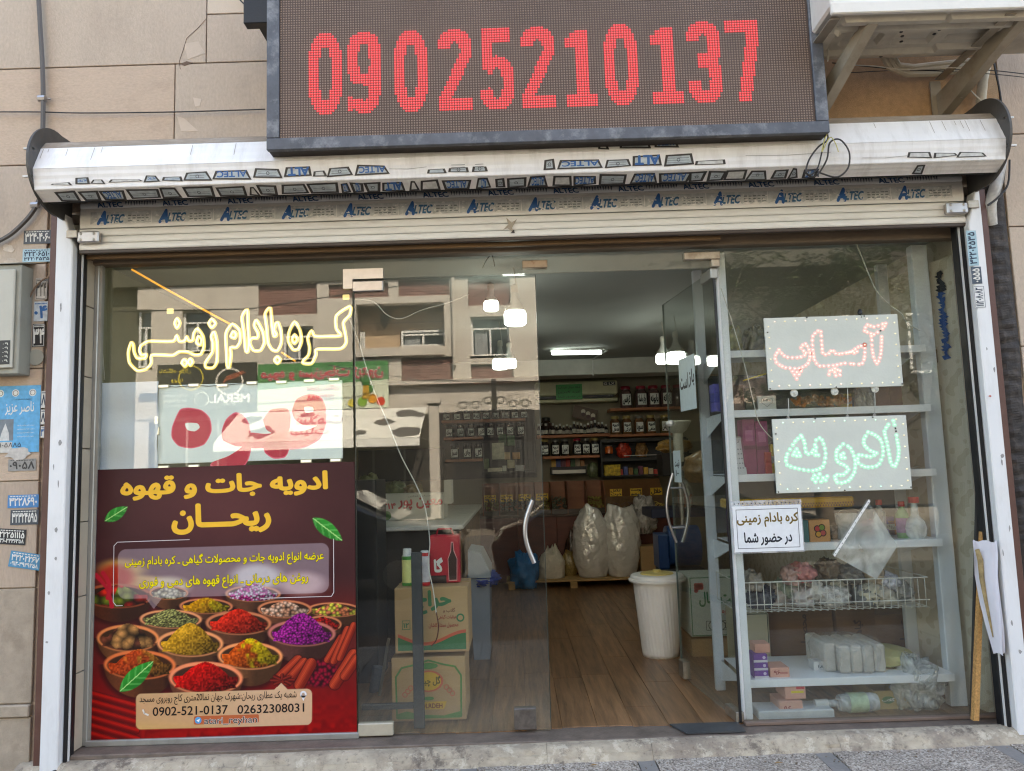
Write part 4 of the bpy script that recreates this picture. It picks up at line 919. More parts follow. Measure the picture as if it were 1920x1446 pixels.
# scraps of torn white paper
r_ = random.Random(4)
def torn(label, x, y, w_, h_, col, Y=-.0035):
    q = P(x, y, Y); pr = Print(w_, h_); pts = []
    for k in range(18): a = 2*math.pi*k/18; f_ = .55+.45*r_.random(); pts.append((w_/2+math.cos(a)*w_/2*f_, h_/2+math.sin(a)*h_/2*f_))
    pr.poly(pts, col, 1); tag(pr.build('torn_paper', (q.x, Y, q.z), parent=None, mat=vcol_mat('weathered_sticker', .6, grain=.22)), label, 'paper scrap')
torn('torn white paper scrap with faded writing left of the phone stickers', 2, 476, .08, .06, c(214, 200, 184)); torn('scatter of pale glue remains above the meter box', 4, 500, .10, .05, c(200, 182, 164))
torn('ragged white paper remains hanging from the blue poster', 4, 868, .16, .09, c(196, 190, 182), -.006); torn('small rust coloured smear on the tarred side by the white guide', 1853, 745, .02, .012, c(196, 70, 40), -.0725)
# blue funeral style poster
a, b = P(-12, 850, -.005), P(77, 722, -.005); W, H = b.x-a.x, b.z-a.z; pr = Print(W, H)
pr.rect(0, 0, W, H, c(88, 170, 214), 1)
for k, u in enumerate((.10, .44, .82)): pr.circ(W*u, H*.89, .02, W_, 2); pr.ring(W*u, H*.89, .012, .015, c(90, 90, 96), 3)
pr.text('ناصر عزیز', W*.22, H*.56, W*.86, H*.76, W_, 2, bold=.01)
for k in range(4): pr.text('دعوت نامه مراسم یادبود', W*.50, H*(.22+k*.055), W*.88, H*(.25+k*.055), W_, 2)
for k in range(3): pr.text('با نهایت تاسف و تاثر', W*.40, H*(.78+k*.0), W*.8, H*.81, W_, 2)
pr.rect(0, H*.18, W*.42, H*.50, c(120, 128, 134), 2); pr.poly([(W*.12, H*.18), (W*.34, H*.18), (W*.32, H*.30), (W*.24, H*.44), (W*.16, H*.30)], c(206, 206, 202), 3)
pr.rect(0, 0, W*.40, H*.16, c(200, 196, 188), 2); pr.text('۰۹۰۵۸۸۵', W*.05, H*.08, W*.6, H*.15, c(40, 40, 40), 4)
tag(pr.build('wall_poster', a, mat=vcol_mat('weathered_sticker', .6, grain=.22)), 'light blue notice poster with white calligraphy on the stone wall below the meter box', 'poster')
# vertical stickers on the right guide
def vsticker(label, x, y0, y1, w_, txt, bg, fg, edge=None):
    a, b = P(x, y1, -.0722), P(x, y0, -.0722); H = b.z-a.z; pr = Print(H, w_); pr.rect(0, 0, H, w_, bg, 1)
    if edge: pr.frame(.002, .002, H-.002, w_-.002, .002, edge, 2)
    pr.text(txt, .01, w_*.2, H-.01, w_*.86, fg, 3, bold=.03)
    tag(pr.build('phone_sticker', (a.x+0.0, -.0722, a.z), (0, 0, 1), (-1, 0, 0), mat=vcol_mat('weathered_sticker', .6, grain=.22)), label, 'sticker')
vsticker('upright pale sticker with navy digits at the top of the right white guide', 1836, 432, 498, .055, '۳۲۲۰۴۵۳۵', LB, NV)
vsticker('upright dark sticker with white figures in the middle of three on the right guide', 1842, 500, 532, .055, '۰۵۵۵', c(70, 82, 94), W_)
vsticker('upright white sticker with boxed digits, lowest on the right white guide', 1849, 536, 577, .06, '۱۱۲۰۸۰۸۲', c(228, 228, 226), NV, edge=NV)
# ================================================================== SPICE POSTER (a printed sheet; its picture is painted per vertex)
PX0, PX1, PZ0, PZ1 = -2.350, -.897, .150, 1.612
def vnoise(x, y, s, seed=0):
    g = np.random.default_rng(seed).random((256, 256)); X = x/s; Y = y/s; xi = np.floor(X).astype(int); yi = np.floor(Y).astype(int); fx = X-xi; fy = Y-yi
    fx = fx*fx*(3-2*fx); fy = fy*fy*(3-2*fy); a = g[yi % 256, xi % 256]; b = g[yi % 256, (xi+1) % 256]; c_ = g[(yi+1) % 256, xi % 256]; d = g[(yi+1) % 256, (xi+1) % 256]
    return (a*(1-fx)+b*fx)*(1-fy)+(c_*(1-fx)+d*fx)*fy
def cellular(x, y, s, seed=0):
    "pellet pattern: distance to jittered points"
    g = np.random.default_rng(seed).random((64, 64, 3)); X = x/s; Y = y/s; xi = np.floor(X).astype(int); yi = np.floor(Y).astype(int); best = np.full(X.shape, 9.); idv = np.zeros(X.shape)
    for dx in (-1, 0, 1):
        for dy in (-1, 0, 1):
            q = g[(yi+dy) % 64, (xi+dx) % 64]; d = np.hypot(X-(xi+dx+q[..., 0]), Y-(yi+dy+q[..., 1])); m = d < best; best = np.where(m, d, best); idv = np.where(m, q[..., 2], idv)
    return best, idv
NXP, NYP = 430, 434
uu, vv = np.meshgrid(np.linspace(0, 1, NXP), np.linspace(0, 1, NYP))      # v down
def crop_xy(u, v):
    yt, yb = 65-50*u, 1390-60*u; y = yt+v*(yb-yt); xl = 72-32*(y-65)/1325; xr = 1328+22*(y-15)/1315; return xl+u*(xr-xl), y
cx_, cyy = crop_xy(uu, vv)
def uv_of(x, y):
    xl = 72-32*(y-65)/1325; xr = 1328+22*(y-15)/1315; u = (x-xl)/(xr-xl); return u, (y-(65-50*u))/(1325-10*u)
img = np.zeros((NYP, NXP, 3))
def lerp(m, col): global img; img = img*(1-m[..., None])+np.array(col, float)*m[..., None]
def sm(x, a, b): t = np.clip((x-a)/(b-a), 0, 1); return t*t*(3-2*t)
n1_ = vnoise(cx_, cyy, 90, 1); n2_ = vnoise(cx_, cyy, 22, 2); n3_ = vnoise(cx_, cyy, 7, 3)
img[:] = np.array([58, 28, 32.]); lerp(.55*np.exp(-(((cx_-700)/420)**2+((cyy-230)/240)**2)), (112, 66, 66)); lerp(.25*n1_*sm(cyy, 0, 300), (88, 52, 50))
lerp(sm(cyy, 560, 760)*.9, (92, 30, 30)); lerp(sm(cyy, 900, 1300)*.9, (150, 14, 18)); lerp(sm(cyy, 820, 1400)*n2_*.45, (70, 6, 10))
lerp((sm(cyy, 1130, 1380)*(np.sin((cyy+cx_*.22)/13+n2_*5)*.5+.5))*.35, (214, 40, 30))
def ell(x, y, rx, ry, soft=.05): d = np.hypot((cx_-x)/rx, (cyy-y)/ry); return 1-sm(d, 1-soft, 1+soft), d
def bowl(x, y, rx, ry, wood_, kind, c1, c2, dep=.62, dome=.5):
    # body below the rim
    body = ((cx_-x)/rx)**2+((np.maximum(cyy-y, 0))/(ry+rx*dep))**2; m = (1-sm(body, .96, 1.02))*(cyy > y-2)
    sh = ((cx_-x)/rx)**2/1.3+((np.maximum(cyy-y+8, 0))/(ry+rx*dep+26))**2; lerp((1-sm(sh, .8, 1.15))*.6*(cyy > y), (26, 6, 8))
    lerp(m, [v*.42 for v in wood_]); lerp(m*np.clip(.7-((cx_-x+rx*.45)/rx)**2*2, 0, 1)*.55, [min(255, v*1.05) for v in wood_]); lerp(m*n3_*.18, [v*.2 for v in wood_])
    a, d = ell(x, y, rx, ry); lerp(a, [min(255, v*1.35) for v in wood_]); lerp(a*(cyy > y+ry*.55)*.5, [v*.8 for v in wood_])
    b, d2 = ell(x, y+ry*.06, rx*.90, ry*.84); lerp(b, [v*.35 for v in wood_])
    hgt = ry*(1.0+dome); y0 = y+ry*.62
    t = (y0-cyy)/hgt; half = rx*.84*np.clip(1-np.clip(t, 0, 1)**1.25, 0, 1)**.62; dm = ((cyy <= y0) & (t < 1) & (np.abs(cx_-x) < half)) | ((d2 < .97) & (cyy > y-ry*.1)); dm = dm.astype(float)
    lit_ = np.clip(.55+.5*(-(cx_-x)/rx)*.7+.35*t+(n3_-.5)*.35, .1, 1.25)
    if kind == 'powder': base = np.array(c1)[None, None]*(lit_[..., None]); lerp2 = base+(n3_[..., None]-.5)*34
    elif kind == 'two':
        w = sm((cx_-x)/rx+(n2_-.5)*.9+(t-.5)*.4, -.15, .25)[..., None]; lerp2 = (np.array(c2)*(1-w)+np.array(c1)*w)*lit_[..., None]+(n3_[..., None]-.5)*30
    else:
        s_ = {'beans': 17, 'seeds': 11, 'nuts': 44, 'fennel': 12}[kind]; bx, idv = cellular(cx_ + (cyy*.8 if kind == 'fennel' else 0), cyy*(1.9 if kind == 'fennel' else 1.15), s_, int(x)); w = (idv > .5)[..., None]
        lerp2 = (np.array(c1)*(1-w)+np.array(c2)*w)*(np.clip(1.35-bx*1.25, .18, 1.2)*lit_**.4)[..., None]
    global img; img = img*(1-dm[..., None])+lerp2*dm[..., None]
WD = (150, 92, 66)
# spoons and blurred bowls at the back
for (x, y, rx, ry, col) in ((200, 560, 110, 50, (196, 150, 80)), (300, 620, 120, 30, (206, 160, 90)), (430, 640, 95, 45, (214, 196, 160)), (860, 590, 120, 62, (206, 200, 196)), (1080, 620, 110, 55, (190, 150, 144)), (170, 600, 90, 60, (160, 30, 24))): a, _ = ell(x, y, rx, ry, .4); lerp(a*.85, col)
bowl(180, 690, 170, 60, (120, 60, 40), 'nuts', (110, 120, 40), (190, 40, 30), .4)
for (x0, y0, x1, y1) in ((75, 590, 150, 740), (110, 580, 130, 700)):
    t = np.clip(((cx_-x0)*(x1-x0)+(cyy-y0)*(y1-y0))/((x1-x0)**2+(y1-y0)**2), 0, 1); d = np.hypot(cx_-x0-t*(x1-x0)-20*np.sin(t*3), cyy-y0-t*(y1-y0)); lerp(1-sm(d, 9, 14), (176, 30, 50))
bowl(430, 672, 95, 34, (150, 90, 60), 'beans', (214, 206, 170), (170, 160, 120), .5)
bowl(840, 672, 135, 40, WD, 'seeds', (190, 50, 130), (226, 200, 214), .4, .9); bowl(1235, 745, 130, 36, WD, 'beans', (206, 196, 80), (220, 130, 90), .4)
bowl(612, 735, 130, 38, WD, 'two', (228, 196, 40), (214, 150, 30), .4, .7); bowl(995, 745, 132, 44, WD, 'beans', (206, 150, 120), (226, 186, 160), .5, .5)
bowl(1180, 815, 92, 40, WD, 'seeds', (190, 30, 30), (150, 20, 24), .6)
bowl(440, 800, 152, 46, (168, 112, 80), 'fennel', (182, 180, 112), (120, 116, 70), .5, .7); bowl(770, 815, 160, 58, WD, 'powder', (222, 48, 30), None, .5, .8)
bowl(232, 895, 152, 66, (170, 104, 66), 'nuts', (190, 136, 84), (110, 60, 44), .42, .7); bowl(1078, 860, 165, 64, (140, 84, 76), 'seeds', (190, 54, 160), (140, 26, 120), .5, 1.15)
bowl(535, 915, 162, 66, (176, 116, 80), 'powder', (222, 164, 50), None, .45, 1.1); bowl(828, 972, 158, 66, (180, 116, 78), 'two', (236, 200, 40), (214, 92, 30), .5, .9)
bowl(290, 1022, 176, 70, (170, 92, 56), 'two', (206, 130, 50), (196, 74, 30), .5, .7); bowl(612, 1080, 180, 78, (190, 110, 80), 'powder', (214, 20, 18), None, .45, .6)
def stick(x0, y0, x1, y1, r, c1, c2):
    L2 = (x1-x0)**2+(y1-y0)**2; t = np.clip(((cx_-x0)*(x1-x0)+(cyy-y0)*(y1-y0))/L2, 0, 1); s_ = ((cx_-x0)*(y1-y0)-(cyy-y0)*(x1-x0))/math.sqrt(L2); d = np.hypot(cx_-x0-t*(x1-x0), cyy-y0-t*(y1-y0))
    lerp((1-sm(d, r*1.0, r*1.35))*.6, (30, 6, 8)); m = 1-sm(d, r-1.5, r+1.5); k = np.clip(1-np.abs(s_/r-.35)*1.1, 0, 1); lerp(m, c2); lerp(m*k, c1); lerp(m*(np.sin(s_*.9+n2_*6)*.5+.5)*.25, (60, 10, 8))
bx, idv = cellular(cx_, cyy, 17, 77); pm = ell(1165, 1050, 100, 65, .2)[0]; lerp(pm, (40, 8, 16)); lerp(pm*np.clip(1.2-bx*1.6, 0, 1), (150, 20, 50))
for q in ((965, 1080, 1060, 990, 24), (1010, 1090, 1090, 1000, 22), (1070, 1105, 1125, 1005, 26), (1205, 985, 1270, 880, 17), (1235, 990, 1300, 840, 17), (1265, 975, 1330, 820, 16), (1240, 1100, 1330, 960, 26), (1290, 1060, 1345, 980, 22)): stick(*q, (206, 84, 56), (120, 34, 26))
for k in range(7): stick(40, 1160+k*38, 255+6*k, 1215+k*40, 15, (206, 34, 26), (110, 8, 12))
for k in range(8):
    a = k*math.pi/4; stick(985+14*math.cos(a), 1085+8*math.sin(a), 985+52*math.cos(a), 1085+24*math.sin(a), 8, (150, 50, 40), (70, 14, 14))
def leaf(x0, y0, x1, y1, w_, seed):
    L_ = math.hypot(x1-x0, y1-y0); tx, ty = (x1-x0)/L_, (y1-y0)/L_; s_ = ((cx_-x0)*tx+(cyy-y0)*ty)/L_; d = -(cx_-x0)*ty+(cyy-y0)*tx
    hw = w_*np.clip(np.sin(np.clip(s_, 0, 1)*math.pi), 0, 1)**.75*(1-.25*s_); m = (1-sm(np.abs(d)-hw, -2, 2))*((s_ > 0) & (s_ < 1)); lerp(m, (34, 140, 52)); lerp(m*sm(d, -w_, w_)*.5, (14, 84, 30)); lerp(m*(np.sin((s_*L_-np.abs(d)*1.1)/7) > .55)*.35, (150, 214, 130)); lerp(m*(np.abs(d) < 2.2), (170, 220, 140))
leaf(118, 322, 228, 250, 34, 1); leaf(1128, 298, 1272, 408, 40, 2); leaf(193, 1150, 355, 1005, 46, 3)
def rr_mask(x0, y0, x1, y1, r):
    slope = -0.042; yy_ = cyy-slope*(cx_-x0); dx = np.maximum(np.maximum(x0+r-cx_, cx_-(x1-r)), 0); dy = np.maximum(np.maximum(y0+r-yy_, yy_-(y1-r)), 0); return 1-sm(np.hypot(dx, dy), r-1.5, r+1.5)
m = rr_mask(182, 462, 1208, 706, 40); m = np.maximum(m, ((cyy > 690) & (cyy < 752) & (np.abs(cx_-357) < (752-cyy)*.75)).astype(float)); lerp(m*.45, (206, 198, 206))
m = rr_mask(272, 1160, 1130, 1330, 26); m = np.maximum(m, ((cyy > 1100) & (cyy < 1135) & (np.abs(cx_-980) < (cyy-1100)*1.1)).astype(float)); lerp(m*.95, (212, 172, 130)); lerp(m*.6*sm(cyy-(cx_-300)*.05, 1250, 1380), (222, 180, 96)); lerp(m*.45*sm(cx_, 500, 900), (222, 190, 168))
gm = img.mean(-1, keepdims=True); img = np.clip(gm+(img-gm)*1.15, 0, 255)
lin = np.where(img <= 10, img/255/12.92, ((img/255+.055)/1.055)**2.4).astype(np.float32)*.95
me = bpy.data.meshes.new('poster_picture')
vx = np.stack([PX0+uu*(PX1-PX0), np.full(uu.shape, .1375), PZ1-vv*(PZ1-PZ0)], -1).reshape(-1, 3).astype(np.float32)
ii = np.arange(NYP*NXP).reshape(NYP, NXP); q = np.stack([ii[1:, :-1], ii[1:, 1:], ii[:-1, 1:], ii[:-1, :-1]], -1).reshape(-1, 4)
me.vertices.add(len(vx)); me.loops.add(q.size); me.polygons.add(len(q)); me.loops.foreach_set('vertex_index', q.ravel().astype(np.int32))
me.polygons.foreach_set('loop_start', np.arange(0, q.size, 4, dtype=np.int32)); me.polygons.foreach_set('loop_total', np.full(len(q), 4, np.int32))
PO = Vector((PX0, .14, PZ0)); vx -= np.array(PO, np.float32); me.vertices.foreach_set('co', vx.ravel()); me.update(calc_edges=True)
ca = me.color_attributes.new('Col', 'FLOAT_COLOR', 'POINT'); ca.data.foreach_set('color', np.concatenate([lin.reshape(-1, 3), np.ones((NYP*NXP, 1), np.float32)], 1).ravel())
vin = vcol_mat('glossy_vinyl_print', .42, grain=.04, coat=0); vin.node_tree.nodes['Principled BSDF'].inputs['Specular IOR Level'].default_value = .22; me.materials.append(vin)
po = thing('spice_poster', 'dark red printed poster of spice bowls on the left window pane', 'poster', PO)
MB().box(PX0, PX1, .138, .1435, PZ0, PZ1).build('vinyl_sheet', M('vinyl_backing', c(70, 40, 42), .4), po)
link_mesh('picture', me, po)
pr = Print(PX1-PX0, PZ1-PZ0); pr.step = .0003; PW, PH = PX1-PX0, PZ1-PZ0
def pt_(x, y, w0, h0, w1, h1, col, **k):      # crop pixel box of the lettering -> sheet
    u0, v0 = uv_of(w0, (h1+h0)/2); u1, v1 = uv_of(w1, (h0+h1)/2); vm = uv_of((w0+w1)/2, h0)[1]; vM = uv_of((w0+w1)/2, h1)[1]
    pr.text(x, u0*PW, (1-vM)*PH, u1*PW, (1-vm)*PH, col, k.pop('L', 2), **k)
YE = c(246, 188, 60)
pt_('ادویه جات و قهوه', 0, 200, 84, 1195, 196, YE, bold=.045); pt_('ریحـــان', 0, 450, 232, 920, 372, YE, bold=.045)
pt_('عرضه انواع ادویه جات و محصولات گیاهی ـ کره بادام زمینی', 0, 218, 474, 1182, 540, c(236, 214, 30), bold=.02, out=c(84, 70, 20), ow=.03)
pt_('روغن های درمانی ـ انواع قهوه های دمی و فوری', 0, 288, 582, 1108, 646, c(236, 214, 30), bold=.02, out=c(84, 70, 20), ow=.03)
BK = c(30, 24, 22)
pt_('شعبه یک عطاری ریحان:شهرک جهان نما20متری کاج روبروی مسجد', 0, 290, 1150, 1055, 1200, BK, bold=.005)
pt_('0902-521-0137', 0, 355, 1215, 720, 1256, BK, bold=.012); pt_('02632308031', 0, 768, 1200, 1092, 1240, BK, bold=.012)
u0, v0 = uv_of(555, 1282); u1, _ = uv_of(872, 1282); pr.rrect(u0*PW, (1-v0)*PH-.022, u1*PW, (1-v0)*PH+.022, .008, c(196, 100, 60), 2)
pt_('atari_reyhan', 0, 606, 1262, 864, 1302, BK, L=3, bold=.005, out=c(236, 226, 214), ow=.03)
pr.circ(u0*PW+.024, (1-v0)*PH, .018, c(80, 160, 210), 4); pr.poly([(u0*PW+.014, (1-v0)*PH), (u0*PW+.034, (1-v0)*PH+.009), (u0*PW+.028, (1-v0)*PH-.010)], (1, 1, 1), 5)
u, v = uv_of(1088, 1156); pr.circ(u*PW, (1-v)*PH+.006, .018, c(230, 226, 226), 2); pr.poly([(u*PW-.014, (1-v)*PH), (u*PW+.014, (1-v)*PH), (u*PW, (1-v)*PH-.03)], c(230, 226, 226), 2); pr.circ(u*PW, (1-v)*PH+.006, .008, c(180, 150, 130), 3)
u, v = uv_of(320, 1248); pr.stroke([(u*PW-.015, (1-v)*PH+.014), (u*PW-.008, (1-v)*PH-.004), (u*PW+.014, (1-v)*PH-.014)], .009, c(236, 226, 214), 2)
def cp(x, y): u, v = uv_of(x, y); return (u*PW, (1-v)*PH)
pr.stroke([cp(530, 410), cp(180, 426), cp(163, 445), cp(160, 720), cp(175, 738), cp(205, 737)], .0035, c(214, 204, 206), 2)
pr.stroke([cp(1230, 400), cp(1233, 660), cp(1222, 680), cp(880, 694)], .0035, c(214, 204, 206), 2)
pr.build('lettering', (PX0, .1368, PZ0), parent=po, mat=vin)

# ================================================================== NEON LETTERS
def N(x, y, Y=.20): return P(150+x/3.442, 480+y/3.442, Y)
ne = thing('neon_sign', 'yellow white outline lighting of the words peanut butter in Persian, hung in the left window', 'neon sign', tuple(N(700, 740)))
def smooth_loop(pts, k=5, closed=True):
    n_ = len(pts); out = []
    for i in range(n_ if closed else n_-1):
        g = lambda j: Vector(pts[j % n_]) if closed else Vector(pts[min(max(j, 0), n_-1)])
        p0, p1, p2, p3 = g(i-1), g(i), g(i+1), g(i+2)
        for q in range(k):
            t = q/k; m = .5*((2*p1)+(-p0+p2)*t+(2*p0-5*p1+4*p2-p3)*t*t+(-p0+3*p1-3*p2+p3)*t**3); out.append(p1.lerp(p2, t).lerp(m, .7))
    if not closed: out.append(Vector(pts[-1]))
    return out
neon_core = EM('neon_core', (1, .93, .62), 1.2); neon_side = EM('neon_side', (1, .74, .22), .75)
loops = [[(1745, 325), (1742, 380), (1700, 430), (1712, 500), (1718, 560), (1680, 600), (1530, 603), (1522, 640), (1495, 695), (1445, 695), (1440, 680), (1475, 640), (1482, 590), (1470, 530), (1495, 482), (1515, 518), (1600, 520), (1685, 515), (1655, 470), (1655, 385)],
 [(1385, 425), (1350, 490), (1345, 550), (1375, 605), (1410, 600), (1430, 550), (1420, 480)], [(1385, 508), (1370, 540), (1385, 566), (1402, 540)],
 [(1230, 335), (1195, 372), (1205, 460), (1215, 560), (1240, 605), (1275, 612), (1300, 560), (1298, 490), (1280, 432), (1262, 440), (1255, 480), (1270, 510), (1252, 518), (1240, 450)], [(1275, 650), (1256, 672), (1275, 695), (1294, 672)],
 [(1140, 415), (1125, 450), (1150, 500), (1145, 530), (1110, 532), (1095, 560), (1120, 610), (1165, 610), (1190, 560), (1180, 490)],
 [(1080, 345), (1045, 395), (1060, 500), (1070, 612), (1085, 616), (1092, 560), (1085, 440)],
 [(985, 440), (950, 480), (940, 520), (945, 600), (950, 710), (965, 716), (975, 640), (972, 592), (1010, 590), (1035, 550), (1030, 480)], [(990, 488), (975, 520), (1000, 530), (1008, 505)],
 [(850, 408), (832, 438), (852, 464), (876, 436)], [(868, 490), (848, 520), (858, 560), (855, 620), (810, 690), (815, 722), (860, 722), (885, 680), (885, 560)],
 [(330, 560), (312, 620), (320, 690), (370, 740), (430, 730), (460, 690), (462, 642), (530, 640), (600, 642), (640, 620), (700, 622), (740, 638), (780, 635), (800, 590), (795, 520), (760, 470), (735, 500), (728, 545), (702, 548), (690, 520), (678, 548), (642, 552), (625, 512), (605, 550), (520, 552), (440, 552), (395, 580), (385, 612), (402, 640), (430, 636), (418, 660), (370, 660), (350, 620), (345, 572)],
 [(765, 520), (752, 560), (778, 576), (786, 540)], [(628, 403), (612, 435), (628, 467), (645, 435)], [(675, 668), (658, 690), (678, 714), (694, 690)], [(712, 664), (700, 686), (714, 708), (728, 684)]]
for lp in loops:
    pts = [N(a, b) for a, b in smooth_loop(lp, 4)]
    o = MB().tube(pts, .0105, 8, closed=True, flat=.6).build('light_tube', neon_side, ne, smooth=True)
    pf = [p+Vector((0, -.006, 0)) for p in pts]; MB().tube(pf, .0045, 6, closed=True).build('glowing_core', neon_core, o, smooth=True)
for (x, y) in ((585, 358), (1718, 268)):
    q = N(x, y); MB().box(q.x-.02, q.x+.02, .19, .20, q.z-.016, q.z+.016, .004).build('mounting_block', EM('warm_block', (1, .75, .3), .8), ne)
solo('lit_cord', 'orange glowing cord running diagonally above the neon letters', 'light cord', MB().tube([N(335, 88), N(530, 200), N(730, 310), N(965, 438)], .006, 6), EM('orange_glow', (1, .42, .04), .9), tuple(N(335, 88)))
solo('lit_cord', 'short orange glowing cord below the neon letter dot', 'light cord', MB().tube([N(1300, 622), N(1390, 680)], .005, 6), EM('orange_glow', (1, .42, .04), .9), tuple(N(1300, 622)))

# ================================================================== COFFEE LIGHT PANEL
def Pn(x, y, Y=.175): return P(150+x/3.442, 480+y/3.442, Y)
a, b = Pn(497, 1355, .19), Pn(1690, 800, .19); lp_ = thing('light_panel', 'white panel with large red letters of the word coffee in Persian, ringed by small lights', 'sign panel', tuple(a))
MB().box(a.x, b.x, .190, .205, a.z+.01, b.z-.0, .002).build('board', EM('lit_white_acrylic', (.82, .88, .86), .16), lp_)
pr = Print(b.x-a.x, b.z-a.z); RD = c(196, 30, 66); RL = c(236, 96, 128); G_ = c(228, 232, 230)
def K(pts, k=5): return [((Pn(x, y, .188).x-a.x), (Pn(x, y, .188).z-a.z)) for x, y in (smooth_loop(pts, k))]
def grow(pts, d):
    cx = sum(p[0] for p in pts)/len(pts); cy2 = sum(p[1] for p in pts)/len(pts); return [(cx+(x-cx)*(1+d), cy2+(y-cy2)*(1+d)) for x, y in pts]
he = K([(700, 985), (645, 1000), (600, 1100), (597, 1170), (640, 1222), (720, 1236), (800, 1210), (842, 1130), (832, 1050), (780, 1000)])
vav = K([(1000, 1018), (945, 1060), (918, 1130), (925, 1190), (1000, 1225), (1045, 1232), (960, 1290), (855, 1330), (862, 1356), (1040, 1356), (1082, 1310), (1100, 1230), (1090, 1100), (1050, 1035)])
hm = K([(1290, 990), (1230, 1000), (1185, 1060), (1205, 1120), (1240, 1150), (1190, 1200), (1195, 1262), (1250, 1300), (1320, 1292), (1345, 1245), (1330, 1180), (1350, 1110), (1355, 1030), (1335, 995)])
qf = K([(1475, 900), (1400, 930), (1372, 1000), (1385, 1050), (1440, 1090), (1530, 1095), (1440, 1130), (1300, 1140), (1300, 1235), (1430, 1235), (1540, 1180), (1580, 1090), (1580, 980), (1545, 915)])
base = K([(1080, 1145), (1200, 1150), (1320, 1140), (1320, 1232), (1200, 1238), (1075, 1232)])
for g_ in (he, vav, hm, qf, base): pr.poly(grow(g_, .05), RL, 1)
for g_ in (he, vav, hm, qf, base): pr.poly(g_, RD, 2)
for hole in ([(680, 1080), (755, 1080), (772, 1108), (740, 1132), (692, 1122)], [(1448, 975), (1500, 975), (1505, 1005), (1455, 1010)]):
    pr.poly(K(hole), G_, 3)
pr.build('red_lettering', (a.x, .1895, a.z), parent=lp_, mat=vcol_mat('lit_print', .3, emit=.30))
warm = EM('warm_led_module', (1, .93, .78), 1.1)
for (x, y) in ((540, 842), (735, 835), (920, 836), (1110, 820), (1300, 815), (1480, 806), (1640, 797), (540, 1365), (735, 1358), (1460, 1325), (1650, 1318), (495, 1060), (500, 1130)):
    q = Pn(x, y, .185); v_ = x in (495, 500); w2, h2 = (.008, .020) if v_ else (.027, .0065)
    o = MB().box(q.x-w2-.006, q.x+w2+.006, .180, .188, q.z-h2-.004, q.z+h2+.004, .003).build('light_module', M('clear_module_case', c(206, 200, 180), .3), lp_)
    MB().box(q.x-w2, q.x+w2, .177, .1795, q.z-h2, q.z+h2, .001).build('lens', warm, o)
MB().tube([Pn(x, y, .186) for x, y in ((500, 838), (620, 846), (735, 835), (830, 840), (920, 835), (1020, 826), (1110, 820), (1300, 812), (1480, 803), (1690, 795))], .002, 5).build('module_wire', cable, lp_)
# white paper sheet left
a, b = P(183, 884, .17), P(297, 715, .17)
n_ = 14; mb = MB()
for i in range(n_+1):
    for j in range(n_+1):
        X = a.x+(b.x-a.x)*j/n_; Z = a.z-.02+(b.z-a.z+.02)*i/n_; mb.v.append((X, .172+.008*math.sin(Z*24+X*3)+.006*noise.noise((X*6, Z*5, 0)), Z))
for i in range(n_):
    for j in range(n_): q = i*(n_+1)+j; mb.f.append((q, q+1, q+n_+2, q+n_+1)); mb.mi.append(0)
solo('paper_sheet', 'creased blank white paper sheet behind the glass left of the coffee panel', 'paper', mb, M('white_paper', c(222, 226, 236), .7, var=.03), tuple(a), smooth='all')

